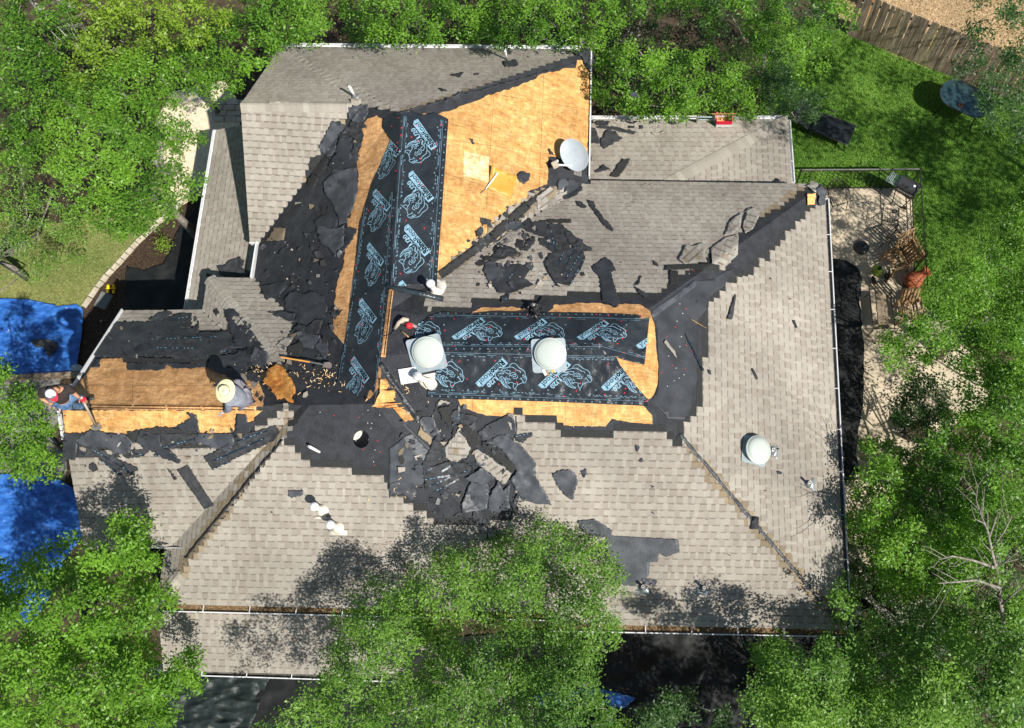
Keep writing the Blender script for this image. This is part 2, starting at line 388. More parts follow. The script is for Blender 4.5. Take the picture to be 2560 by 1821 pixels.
def jagged(poly, step, amp, seed):
    r = random.Random(seed); out = []
    for i in range(len(poly)):
        a = poly[i]; b = poly[(i + 1) % len(poly)]; L = math.hypot(b[0] - a[0], b[1] - a[1]); n = max(1, int(L / step)); out.append(a)
        for k in range(1, n):
            t = (k + r.uniform(-.3, .3)) / n; q = r.uniform(-amp, amp)
            out.append((a[0] + (b[0] - a[0]) * t - (b[1] - a[1]) / L * q, a[1] + (b[1] - a[1]) * t + (b[0] - a[0]) / L * q))
    return out
def wr(px, py, amp, fr, seed):
    n = noise.noise(Vector((px / fr, py / fr, seed * 3.7))); m = noise.noise(Vector((px / fr * 2.7, py / fr * 2.7, seed * 1.3 + 9)))
    return amp * ((1 - abs(n) * 2.2) * .7 + .45 * m + .15)
def segd(px, py, a, b):
    dx, dy = b[0] - a[0], b[1] - a[1]; L = dx * dx + dy * dy
    t = max(0, min(1, ((px - a[0]) * dx + (py - a[1]) * dy) / L)) if L > 0 else 0
    return math.hypot(px - a[0] - dx * t, py - a[1] - dy * t)
def polydist(px, py, P):
    return min(segd(px, py, P[i], P[(i + 1) % len(P)]) for i in range(len(P)))
def cutmesh(poly, cell, roof=True, rot=0.0):
    bm = bmesh.new()
    xs = [p[0] for p in poly]; ys = [p[1] for p in poly]; x0, x1, y0, y1 = min(xs), max(xs), min(ys), max(ys)
    tris = geometry.tessellate_polygon([[Vector((p[0], p[1], 0)) for p in poly]])
    V_ = [bm.verts.new((p[0], p[1], 0)) for p in poly]
    for t in tris:
        try: bm.faces.new([V_[i] for i in t])
        except ValueError: pass
    for f in list(bm.faces):
        if f.calc_area() < 1e-6: bm.faces.remove(f)
    def cut(co, no):
        bmesh.ops.bisect_plane(bm, geom=list(bm.verts) + list(bm.edges) + list(bm.faces), plane_co=co, plane_no=no, dist=1e-3)
    if roof:
        for a, b in PXE:
            if max(a[0], b[0]) < x0 or min(a[0], b[0]) > x1 or max(a[1], b[1]) < y0 or min(a[1], b[1]) > y1: continue
            cut((a[0], a[1], 0), (-(b[1] - a[1]), b[0] - a[0], 0))
    c = cell
    k = x0 + c * .5
    while k < x1: cut((k, 0, 0), (1, 0, 0)); k += c
    k = y0 + c * .5
    while k < y1: cut((0, k, 0), (0, 1, 0)); k += c
    for f in bm.faces:
        if f.normal.z > 0: f.normal_flip()          # px y points down, so this is "up" in the world
    return bm
SEED = [100]
SURF = {}
def sheet(name, poly, mat, lift=.008, amp=.0, fr=40., cell=12, jag=0, jstep=9, curl=0, curlw=14, thk=.004, parent=None, only=None, seed=None, bend=None, roof=True, at=None):
    """a thin sheet that follows the roof (or at(px,py,lift) elsewhere) with its own wrinkles, curled rims and thickness"""
    SEED[0] += 1; sd_ = SEED[0] if seed is None else seed
    P = jagged(poly, jstep, jag, sd_) if jag else list(poly)
    bm = cutmesh(P, cell, roof and at is None)
    fn = at or (lambda x, y, l: RP(x, y, l, only))
    def L(x, y):
        l = lift
        if amp: l += max(-lift * .6, wr(x, y, amp, fr, sd_))
        if curl:
            d = polydist(x, y, P); q = noise.noise(Vector((x / 55, y / 55, sd_ * 2.1)))
            l += curl * math.exp(-(d / curlw) ** 2) * max(0, .25 + 1.6 * q)
        if bend: l += bend(x, y)
        return max(l, lift * .4)
    for vt in bm.verts:
        vt.co = fn(vt.co.x, vt.co.y, L(vt.co.x, vt.co.y))
    for f in bm.faces: f.smooth = cell < 150
    be = [e for e in bm.edges if e.is_boundary]
    r = bmesh.ops.extrude_edge_only(bm, edges=be)
    for g in r['geom']:
        if isinstance(g, bmesh.types.BMFace): g.smooth = False
    for g in r['geom']:
        if isinstance(g, bmesh.types.BMVert): g.co.z -= thk
    for f in bm.faces:
        if any(e.is_boundary for e in f.edges) and abs(f.normal.z) < .9 and f.calc_area() >= 0 and not f.smooth: pass
    o = bobj(name, bm, mat, parent)
    o.data.update()
    SURF[o.name] = (L, P, fn)
    return o

house = empty('house', (-3, 5, 0), 'large single-storey house with beige shingle hip roofs, partly stripped to yellow board and black felt', 'house')
# deck facets (with the round hole cut in the left south slope)
HOLE = [(903 + 20.5 * math.cos(t), 1098 + 22 * math.sin(t)) for t in [2 * math.pi * k / 28 for k in range(28)]]
for fn, (names, tris) in FAC.items():
    P = [v[n] for n in names]; bm = bmesh.new(); top = [bm.verts.new(p) for p in P]
    if fn == 'F6':
        h3 = [RP(x, y, 0, ['F6']) for x, y in HOLE]; hv = [bm.verts.new(p) for p in h3]
        poly2 = [Vector((p.x, p.y, 0)) for p in P]; hole2 = [Vector((p.x, p.y, 0)) for p in h3]; allv = top + hv
        for t in geometry.tessellate_polygon([poly2, hole2]):
            bm.faces.new([allv[i] for i in t])
        for i in range(len(hv)):
            a, b = hv[i], hv[(i + 1) % len(hv)]; c = bm.verts.new(b.co - Vector((0, 0, .03))); d = bm.verts.new(a.co - Vector((0, 0, .03))); bm.faces.new((a, b, c, d))
    else:
        for t in tris: bm.faces.new([top[i] for i in t])
    for i in range(len(top)):
        a, b = top[i], top[(i + 1) % len(top)]
        c = bm.verts.new(b.co - Vector((0, 0, .10))); d = bm.verts.new(a.co - Vector((0, 0, .10))); bm.faces.new((a, d, c, b))
    bmesh.ops.recalc_face_normals(bm, faces=bm.faces)
    bobj('roof_deck', bm, m_felt, house)
# attic seen through the hole: pale sawn boards and dark insulation well below the deck
hc = RP(903, 1098, 0, ['F6'])
MB().box((hc.x, hc.y, hc.z - .54), (1.5, 1.5, .02), Matrix.Rotation(math.radians(26), 3, 'X')).build('attic_board', m_cream, house)
MB().box((hc.x, hc.y, 2.95), (5, 4, .04)).build('attic_floor', m_gutin, house)

# ------------------------------------------------------------------ stripped regions (px outlines)
bare = [
 [(873, 262), (862, 308), (826, 330), (800, 385), (770, 405), (765, 440), (762, 470), (748, 495), (728, 512), (711, 538), (692, 565), (663, 602), (655, 608), (640, 640), (632, 700), (641, 694), (647, 712), (658, 736), (668, 750), (684, 750), (708, 747), (703, 774), (668, 779), (697, 787), (732, 806), (730, 827), (721, 840), (730, 848), (719, 864), (729, 890), (700, 905), (690, 940), (700, 960), (720, 1000), (735, 1040), (715, 1080), (775, 1013), (1003, 1015), (1003, 281), (955, 283)],
 [(300, 803), (375, 803), (410, 790), (480, 795), (490, 830), (565, 829), (580, 760), (660, 850), (690, 905), (735, 1000), (660, 1060), (590, 1110), (560, 1112), (470, 1120), (345, 1110), (250, 1135), (172, 1150), (140, 1150), (150, 1020), (230, 905)],
 [(774, 1005), (980, 1013), (990, 1000), (1143, 1000), (1151, 1013), (1184, 1033), (1291, 1042), (1289, 1062), (1283, 1120), (1300, 1180), (1290, 1290), (1200, 1317), (1089, 1317), (1089, 1304), (1072, 1300), (1072, 1285), (1027, 1278), (1027, 1252), (972, 1248), (972, 1201), (930, 1192), (900, 1187), (840, 1163), (779, 1163), (779, 1155), (745, 1148), (745, 1124), (704, 1118), (720, 1085)],
 [(1143, 990), (1150, 1010), (1184, 1033), (1291, 1042), (1392, 1062), (1394, 1080), (1407, 1083), (1407, 1098), (1535, 1099), (1536, 1081), (1650, 1083), (1666, 1084), (1666, 1101), (1678, 1103), (1678, 1120), (1706, 1121), (1706, 1066), (1725, 1050), (1738, 1046), (1738, 1024), (1753, 1024), (1753, 891), (1766, 889), (1766, 784), (1775, 765), (1781, 750), (1807, 728), (1818, 713), (1837, 701), (1856, 690), (1880, 684), (1883, 669), (1896, 669), (1898, 652), (1920, 652), (1922, 634), (1935, 632), (1937, 617), (1950, 615), (1969, 580), (1988, 565), (2003, 550), (2010, 540), (2029, 520), (2060, 512), (2062, 462), (2014, 469), (1898, 550), (1848, 606), (1846, 632), (1833, 640), (1818, 660), (1815, 675), (1788, 683), (1732, 701), (1668, 750), (1664, 729), (1419, 728), (1418, 735), (1336, 735), (1336, 747), (1177, 746), (1177, 764), (1110, 770), (1063, 776), (1060, 740), (975, 720), (960, 800), (950, 890)],
 [(1003, 281), (1100, 283), (1180, 256), (1214, 240), (1255, 228), (1289, 217), (1319, 206), (1360, 183), (1390, 178), (1413, 170), (1439, 165), (1476, 120), (1476, 460), (1455, 460), (1430, 455), (1420, 470), (1368, 466), (1345, 478), (1325, 480), (1322, 497), (1293, 510), (1268, 519), (1264, 536), (1248, 536), (1242, 557), (1229, 555), (1223, 585), (1199, 590), (1181, 606), (1178, 620), (1135, 640), (1132, 660), (1098, 690), (1080, 720), (975, 775)],
]
bare.append([(980, 900), (1160, 900), (1160, 1010), (980, 1010)])
bare.append([(1560, 830), (1600, 765), (1860, 575), (1900, 540), (1900, 590), (1660, 770)])
def isbare(x, y): return any(inpoly(x, y, P) for P in bare)
hipx = [(PR(v['SE']), (1700, 1100)), (PR(v['SWc']), (735, 1030)), ((1500, 1), (1501, 1))]      # exposed hips: unweathered tan strip beside them
tanl = hipx + [((2020, 462), (1880, 575)), ((1003, 283), (1440, 150)), ((700, 572), (875, 300)), ((1380, 470), (1095, 690))]
def zf(fn):
    Ts = [T for T in TRI if T[0] == fn]
    def f(x, y):
        T = max(Ts, key=lambda T: intri(x, y, T[3])) if len(Ts) > 1 else Ts[0]
        return T[2][0] + T[2][1] * x + T[2][2] * y
    return f
def scan(P2, vv):
    xs = []
    for i in range(len(P2)):
        (a, b), (c, d) = P2[i], P2[(i + 1) % len(P2)]
        if (b > vv) != (d > vv): xs.append(a + (c - a) * (vv - b) / (d - b))
    xs.sort(); return [(xs[i], xs[i + 1]) for i in range(0, len(xs) - 1, 2)]
LT = [(.395, .365, .315), (.378, .348, .302), (.362, .332, .286), (.388, .358, .310)]; DK = [(.342, .304, .260), (.330, .292, .250), (.350, .314, .270)]
TAN = [(.29, .235, .16), (.32, .26, .18), (.26, .21, .145)]
tiles = []   # (distance, verts, faces, cols, facet)
grit = []
r_ = random.Random(11)
for fn, (names, tris) in FAC.items():
    if fn == 'F3': continue
    e0, e1 = v[names[0]], v[names[1]]; u = Vector((e1.x - e0.x, e1.y - e0.y, 0)).normalized(); n2 = Vector((-u.y, u.x, 0))
    cen = sum((v[n] for n in names), Vector()) / len(names)
    if (cen - e0).dot(n2) < 0: n2 = -n2
    z = zf(fn); slope = (z(cen.x + n2.x, cen.y + n2.y) - z(cen.x, cen.y)); ex = .143 / math.sqrt(1 + slope * slope)
    P2 = [((v[n] - e0).dot(u), (v[n] - e0).dot(n2)) for n in names]
    P2 = [(a, b) for a, b in P2]; vmax = max(p[1] for p in P2); vmin = min(p[1] for p in P2)
    def W3(a, b, l):
        x = e0.x + u.x * a + n2.x * b; y = e0.y + u.y * a + n2.y * b; return Vector((x, y, z(x, y) + l))
    k = 0; vv = vmin - .02 if vmin > -.6 else 0
    others = [T for T in TRI if T[0] != fn]
    while vv < vmax:
        for (a0, a1) in scan(P2, min(max(vv + ex * .5, vmin + .01), vmax - .01)):
            a = a0 - r_.uniform(0, .15); tooth = bool(k & 1)
            if a < a0: a = a0
            while a < a1 - .02:
                wdt = r_.uniform(.075, .150) if tooth else r_.uniform(.045, .11)
                b = min(a + wdt, a1)
                if a1 - b < .03: b = a1
                mx, my = (a + b) / 2, vv + ex / 2; cpt = W3(mx, my, 0); px, py = PR(cpt)
                low = any(intri(cpt.x, cpt.y, T[3]) > .0 and T[2][0] + T[2][1] * cpt.x + T[2][2] * cpt.y > cpt.z + .05 for T in others)
                if not low and -60 < px < 2620 and -60 < py < 1880:
                    j = r_.uniform(-.004, .004)
                    if fn == 'F10' and py < 385: pass
                    elif not isbare(px, py):
                        l0 = .020 if tooth else .014; l1 = .006
                        tan = any(segd(px, py, q[0], q[1]) < (9 if q[0][0] == 1003 else 16) for q in tanl)
                        c = r_.choice(TAN if tan and r_.random() < .85 else (DK if r_.random() < (.50 if tooth else .22) else LT))
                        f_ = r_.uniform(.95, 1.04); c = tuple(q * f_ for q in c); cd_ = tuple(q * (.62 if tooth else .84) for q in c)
                        bt = vv + ex * (.80 if tooth else .93)
                        A = [W3(a, vv + j, l0), W3(b, vv + j, l0), W3(b, bt, l1 + (l0 - l1) * .2), W3(a, bt, l1 + (l0 - l1) * .2), W3(b, vv + ex + .01, l1), W3(a, vv + ex + .01, l1),
                             W3(a, vv + j, 0), W3(b, vv + j, 0), W3(b, vv + ex + .01, 0), W3(a, vv + ex + .01, 0)]
                        Fc = [(0, 1, 2, 3), (3, 2, 4, 5), (6, 7, 1, 0), (1, 7, 8, 4, 2), (6, 0, 3, 5, 9)]
                        if n2.cross(u).z > 0: Fc = [tuple(reversed(q)) for q in Fc]
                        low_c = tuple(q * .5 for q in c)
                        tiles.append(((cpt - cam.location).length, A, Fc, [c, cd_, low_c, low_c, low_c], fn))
                    else:
                        p2 = PR(W3(mx, my - ex, 0))
                        if not isbare(*p2) and fn not in ('F11', 'F2', 'F4', 'F10', 'F1'):
                            A = [W3(a, vv, .009), W3(b, vv, .009), W3(b, vv + ex * 1.02, .006), W3(a, vv + ex * 1.02, .006), W3(a, vv, 0), W3(b, vv, 0), W3(b, vv + ex * 1.02, 0), W3(a, vv + ex * 1.02, 0)]
                            Fc = [(0, 1, 2, 3), (1, 5, 6, 2), (3, 2, 6, 7), (0, 3, 7, 4)]
                            if n2.cross(u).z > 0: Fc = [tuple(reversed(q)) for q in Fc]
                            grit.append((A, Fc))
                a = b; tooth = not tooth
        vv += ex; k += 1
tiles.sort(key=lambda t: t[0])
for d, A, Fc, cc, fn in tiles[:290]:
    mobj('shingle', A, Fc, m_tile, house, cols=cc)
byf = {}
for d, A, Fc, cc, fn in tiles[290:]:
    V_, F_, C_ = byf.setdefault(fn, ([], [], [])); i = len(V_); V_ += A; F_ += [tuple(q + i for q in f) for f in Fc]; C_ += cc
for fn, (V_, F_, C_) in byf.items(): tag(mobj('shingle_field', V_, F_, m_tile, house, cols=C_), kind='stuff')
V_, F_ = [], []
for A, Fc in grit: i = len(V_); V_ += A; F_ += [tuple(q + i for q in f) for f in Fc]
tag(mobj('starter_strip', V_, F_, m_grit, house), kind='stuff')
print('tiles', len(tiles), 'grit', len(grit))

# ridge caps
ncap = [0]
def caps(a, b, wd=.145, step=.137, start=0, keep=1.0):
    """overlapping bent cap shingles from a up to b, each a piece of its own"""
    a = Vector(a); b = Vector(b); d = b - a; L = d.length; dh = Vector((d.x, d.y, 0)).normalized(); s = Vector((-dh.y, dh.x, 0)); n = int(L / step); dd = d.normalized()
    for k in range(start, n):
        if ncap[0] > 280: return
        p = a + dd * step * k; q = a + dd * (step * (k + 1) + .02); V_ = []
        jw = r_.uniform(-.004, .004)
        for e, lf in ((p, .036), (q, .022)):
            for t in (-1, -.5, -.16, .16, .5, 1):
                x, y = e.x + s.x * wd * t, e.y + s.y * wd * t; zz = ZR(x, y) if abs(t) > .3 else min(e.z, ZR(x, y) + .02) - .004
                V_.append(Vector((x, y, max(zz, e.z - wd * abs(t) * .62) + lf + jw)))
        F_ = [(i, i + 1, i + 7, i + 6) for i in range(5)]; m = len(V_); V_ += [w_ - Vector((0, 0, .012)) for w_ in V_[:6]]; F_ += [(i + 1, i, m + i, m + i + 1) for i in range(5)]
        c = r_.choice([(.39, .36, .31), (.365, .335, .285), (.345, .315, .27), (.41, .385, .335)]); f_ = r_.uniform(.94, 1.06); c = tuple(q * f_ for q in c)
        mobj('ridge_cap', V_, F_, m_tile, house, cols=[c] * 5 + [tuple(q * .5 for q in c)] * 5); ncap[0] += 1
rg = lambda x, y: RP(x, y, 0)
caps(v['G'], v['G'].lerp(v['K'], .93))
caps(v['Mc'], v['Mc'].lerp(v['P1'], .70))
caps(v['n2'], v['n4'])
caps(v['SWc'], v['SWc'].lerp(v['P1'], .16))

# ------------------------------------------------------------------ OSB boards showing where the felt is off (each board a panel with its joint)
def osb(poly, mat, only, jag, gx=None, gy=None, lift=.003, seed=1):
    """polygon cut into boards along the px lines gx (near vertical: x at top, x at bottom) / gy; a dark joint stays between them"""
    P = jagged(poly, 7, jag, seed) if jag else poly
    cells = [P]
    for (a, b) in (gx or []) + (gy or []):
        new = []
        for C in cells:
            nx, ny = -(b[1] - a[1]), b[0] - a[0]; L = math.hypot(nx, ny); nx /= L; ny /= L
            for s in (1, -1):
                out = []
                for i in range(len(C)):
                    p, q = C[i], C[(i + 1) % len(C)]
                    dp = s * ((p[0] - a[0]) * nx + (p[1] - a[1]) * ny) - .35; dq = s * ((q[0] - a[0]) * nx + (q[1] - a[1]) * ny) - .35
                    if dp >= 0: out.append(p)
                    if (dp > 0) != (dq > 0): t = dp / (dp - dq); out.append((p[0] + (q[0] - p[0]) * t, p[1] + (q[1] - p[1]) * t))
                if len(out) > 2: new.append(out)
        cells = new
    for C in cells:
        A = abs(sum(C[i][0] * C[(i + 1) % len(C)][1] - C[(i + 1) % len(C)][0] * C[i][1] for i in range(len(C)))) / 2
        if A < 25: continue
        sheet('board', C, mat, lift, cell=200, parent=house, only=only, thk=.003)
osb([(1003, 285), (1100, 284), (1180, 256), (1214, 240), (1255, 228), (1289, 217), (1319, 206), (1360, 183), (1390, 178), (1413, 170), (1439, 170), (1443, 150), (1458, 150), (1474, 176), (1471, 305), (1467, 395), (1440, 400), (1370, 392), (1368, 461), (1321, 478), (1319, 497), (1293, 510), (1268, 519), (1264, 536), (1248, 536), (1242, 557), (1229, 555), (1223, 585), (1199, 590), (1181, 606), (1178, 620), (1135, 640), (1132, 660), (1098, 690), (1030, 690)],
    m_osb, ['F10'], 2.2, [((1237, 200), (1213, 560)), ((1361, 150), (1346, 520)), ((1118, 200), (1098, 700))], [((1100, 430), (1230, 470)), ((1240, 236), (1360, 256)), ((1340, 380), (1480, 400))], seed=3)
osb([(920, 296), (941, 288), (975, 309), (1003, 340), (975, 400), (960, 460), (930, 700), (880, 830), (868, 890), (862, 866), (828, 825), (834, 803), (836, 761), (843, 713), (849, 690), (858, 668), (862, 623), (880, 590), (868, 560), (868, 545), (875, 545), (880, 500), (892, 470), (897, 440), (890, 395), (908, 350), (905, 320)],
    m_osbdim, ['F3'], 2.5, gy=[((860, 470), (1000, 480)), ((820, 740), (930, 750))], seed=5)
osb(Z('Q', [(575, 380), (1140, 1210), (1000, 1190), (960, 1215), (860, 1110), (760, 995), (430, 980), (490, 930), (510, 850), (560, 770), (560, 640), (570, 500)]), m_osb, ['F6', 'F7'], 1.2, gx=[(Z('Q', (1000, 900))[0], Z('Q', (1000, 1300))[0])], seed=6)
osb(Z('Q', [(545, 320), (575, 380), (565, 600), (540, 680), (490, 740), (400, 850), (330, 900), (370, 800), (420, 690), (500, 640)]), m_osbdim, ['F3', 'F6'], 1.5, seed=7)
osb([(1180, 780), (1203, 769), (1240, 769), (1285, 767), (1319, 773), (1319, 782), (1362, 782), (1383, 771), (1384, 762), (1420, 760), (1450, 757), (1503, 758), (1540, 769), (1548, 760), (1600, 761), (1612, 769), (1627, 780), (1627, 795), (1400, 800), (1190, 795)], m_osbdim, ['F9'], 1.6, seed=8)
osb(Z('G', [(1185, 482), (1215, 560), (1225, 700), (1240, 850), (1235, 960), (1210, 1030), (1178, 1060), (1080, 1010), (950, 800), (940, 760), (1080, 760), (1150, 640)]), m_osb, ['F8', 'F7', 'F9'], .8, seed=9)
osb([(1145, 998), (1151, 1013), (1181, 1028), (1218, 1039), (1392, 1041), (1394, 1058), (1406, 1064), (1514, 1066), (1529, 1047), (1575, 1056), (1632, 1060), (1630, 1038), (1604, 1011), (1400, 1003), (1280, 1000)], m_osb, ['F7'], 1.2, [((1181, 980), (1181, 1080)), ((1412, 980), (1414, 1080))], seed=10)
# SW wing: north side in the shade-darkened board colour, bright south side, both boards split at the ridge
osb([(240, 905), (255, 897), (312, 895), (319, 912), (317, 925), (405, 923), (417, 912), (432, 921), (514, 917), (560, 925), (640, 940), (660, 985), (657, 1018), (158, 1018), (175, 985)], m_osbdim, ['F11'], 2, [((455, 1000), (500, 900)), ((330, 1030), (332, 960))], [((150, 962), (640, 965))], seed=11)
osb([(156, 1026), (657, 1026), (635, 1043), (634, 1055), (620, 1056), (616, 1043), (590, 1036), (586, 1077), (571, 1084), (499, 1083), (498, 1077), (492, 1037), (466, 1032), (477, 1047), (451, 1062), (394, 1079), (360, 1073), (338, 1080), (312, 1084), (240, 1078), (210, 1082), (165, 1090)], m_osb, ['F12'], 1.8, [((400, 1020), (402, 1100))], seed=12)
# paler replacement board with cut marks, and the flat yellow sheet with tool lying on the east slope
osb(Z('B', [(1545, 795), (1715, 830), (1710, 1000), (1540, 955)]), m_osbpale, ['F10'], .5, [(Z('B', (1650, 780))[0], Z('B', (1645, 1000))[0])], [(Z('B', (1540, 850))[0], Z('B', (1720, 885))[0])], lift=.008, seed=13)
# ridge slots: a long board with black strips put on it for the dark of the gaps, on both open ridges
def slot(a, b, wd, nm='ridge_slot_black', only=None):
    (x0, y0), (x1, y1) = a, b; L = math.hypot(x1 - x0, y1 - y0); nx, ny = -(y1 - y0) / L, (x1 - x0) / L
    def strip(o0, o1, mat, name, lift, s0=0, s1=1):
        P = [(x0 + (x1 - x0) * s + nx * o, y0 + (y1 - y0) * s + ny * o) for s, o in ((s0, o0), (s1, o0), (s1, o1), (s0, o1))]
        sheet(name, P, mat, lift, cell=300, parent=house, thk=.012 if mat is not m_black else .002)
    strip(-wd, wd, m_osbdim if wd > 5 else m_osb, 'ridge_board', .014)
    for s in (-1, 1):
        t = 0.0
        while t < .98:
            t2 = min(1, t + r_.uniform(.16, .3)); strip(s * wd * .55 - 1.1, s * wd * .55 + 1.1, m_black, nm, .018, t, t2 - .012); t = t2
slot((976, 722), (955, 892), 8)
slot((232, 1016), (640, 1021), 6.5)

# ------------------------------------------------------------------ black printed membrane
LOGO = [  # line art traced in its own flat frame (x, y), corner anchors A0, A1, A2 below
 [(1375, 570), (1420, 480), (1500, 435), (1580, 445), (1660, 510), (1750, 630), (1880, 700), (1960, 790), (1985, 880), (1975, 950), (2030, 1010), (2045, 1090), (2010, 1190), (1955, 1245), (1915, 1195), (1905, 1140), (1850, 1080), (1825, 1010)],
 [(1080, 700), (1150, 620), (1270, 610), (1380, 580), (1500, 585), (1560, 620), (1690, 740), (1770, 745), (1800, 790), (1810, 830)],
 [(1170, 745), (1080, 710), (1000, 715), (920, 750), (870, 810), (865, 880), (890, 950), (960, 1010), (1000, 1090), (1070, 1120)],
 [(1160, 740), (1260, 790), (1350, 860), (1390, 830), (1415, 760), (1420, 710), (1370, 730), (1310, 695), (1240, 700), (1160, 740)],
 [(1390, 950), (1420, 850), (1480, 790), (1560, 800), (1620, 850), (1640, 900), (1610, 970), (1530, 950), (1430, 900)],
 [(1490, 860), (1540, 900), (1590, 870)], [(1515, 1010), (1590, 1040), (1680, 1045), (1700, 930)],
 [(1030, 1050), (1040, 970), (1090, 925), (1160, 930)],
 [(1040, 1080), (1070, 1120), (1130, 1230), (1230, 1340), (1350, 1400), (1480, 1420), (1400, 1370), (1320, 1290), (1260, 1200), (1230, 1100), (1225, 1000)],
 [(1175, 970), (1140, 1040), (1160, 1140), (1240, 1290), (1330, 1385)], [(1095, 960), (1080, 1060), (1120, 1160), (1190, 1280)], [(1170, 970), (1215, 1060), (1230, 1110)],
 [(1225, 980), (1300, 970)], [(1260, 1110), (1270, 1030), (1320, 1010), (1340, 1060), (1330, 1150), (1390, 1190), (1480, 1180), (1540, 1220), (1640, 1260)],
 [(1270, 1150), (1330, 1210), (1400, 1230)], [(1440, 1100), (1390, 1060), (1380, 1010)],
 [(1555, 1250), (1535, 1330), (1560, 1400), (1620, 1470), (1640, 1390), (1700, 1310), (1700, 1215)], [(1705, 1290), (1800, 1250), (1910, 1200)],
 [(1870, 940), (1930, 940), (1975, 990), (1985, 1100)], [(1890, 985), (1945, 1040)], [(1905, 880), (1900, 930)], [(1790, 1070), (1830, 1050)],
 [(990, 825), (1100, 845), (1180, 830), (1180, 800), (1070, 800), (990, 820)], [(950, 850), (1010, 930)]]
A0, A1, A2 = (1120, 205), (120, 1155), (1330, 425)
BOX = [(1120, 205), (1330, 425), (1180, 590), (1050, 600), (960, 690), (850, 780), (820, 870), (400, 1300), (250, 1300), (120, 1155)]
def textmesh(body, off=0.0):
    cu = bpy.data.curves.new('t', 'FONT'); cu.body = body; cu.size = 1; cu.offset = off; cu.resolution_u = 2
    ob = bpy.data.objects.new('t', cu); COL.objects.link(ob); dg = bpy.context.evaluated_depsgraph_get(); dg.update()
    me = bpy.data.meshes.new_from_object(ob.evaluated_get(dg)); V_ = [(q.co.x, q.co.y) for q in me.vertices]; F_ = [tuple(p.vertices) for p in me.polygons]
    bpy.data.objects.remove(ob); bpy.data.curves.remove(cu); bpy.data.meshes.remove(me)
    x0 = min(q[0] for q in V_); x1 = max(q[0] for q in V_); h = .73
    return [((q[0] - x0) / (x1 - x0), q[1] / h) for q in V_], F_
T_RH, T_RO, T_U = textmesh('Rhino', .045), textmesh('Roof', .004), textmesh('U20', .03)
def refine(V2, F2, mx):
    bm = bmesh.new(); vs = [bm.verts.new((x, y, 0)) for x, y in V2]
    for f in F2:
        try: bm.faces.new([vs[i] for i in f])
        except ValueError: pass
    bmesh.ops.triangulate(bm, faces=bm.faces)
    for _ in range(6):
        e = [e for e in bm.edges if e.calc_length() > mx]
        if not e: break
        bmesh.ops.subdivide_edges(bm, edges=e, cuts=1); bmesh.ops.triangulate(bm, faces=bm.faces)
    V_ = [(q.co.x, q.co.y) for q in bm.verts]; bm.verts.index_update(); F_ = [tuple(q.index for q in f.verts) for f in bm.faces]; bm.free(); return V_, F_
def stroke(pts, wd):
    V_, F_ = [], []
    # smooth with Chaikin
    for _ in range(1):
        q = [pts[0]]
        for a, b in zip(pts, pts[1:]): q += [(a[0] * .75 + b[0] * .25, a[1] * .75 + b[1] * .25), (a[0] * .25 + b[0] * .75, a[1] * .25 + b[1] * .75)]
        q.append(pts[-1]); pts = q
    for i, p in enumerate(pts):
        a = pts[max(i - 1, 0)]; b = pts[min(i + 1, len(pts) - 1)]; L = math.hypot(b[0] - a[0], b[1] - a[1]) or 1
        nx, ny = -(b[1] - a[1]) / L * wd / 2, (b[0] - a[0]) / L * wd / 2
        V_ += [(p[0] + nx, p[1] + ny), (p[0] - nx, p[1] - ny)]
    for i in range(len(pts) - 1): F_.append((2 * i, 2 * i + 1, 2 * i + 3, 2 * i + 2))
    return V_, F_
def decal(name, V2, F2, sh, up, mat, mx=14):
    """flat print laid on the sheet sh: kept only where the sheet is"""
    L, P, fn = SURF[sh.name]; V_, F_ = refine(V2, F2, mx)
    F_ = [f for f in F_ if inpoly(sum(V_[i][0] for i in f) / len(f), sum(V_[i][1] for i in f) / len(f), P)]
    if not F_: return None
    used = sorted({i for f in F_ for i in f}); mp_ = {i: k for k, i in enumerate(used)}
    W = [fn(V_[i][0], V_[i][1], L(*V_[i]) + up) for i in used]; F_ = [tuple(mp_[i] for i in f) for f in F_]
    F3 = []
    for f in F_:
        n = geometry.normal([W[i] for i in f]); F3.append(f if n.z > 0 else tuple(reversed(f)))
    return mobj(name, W, F3, mat, sh)
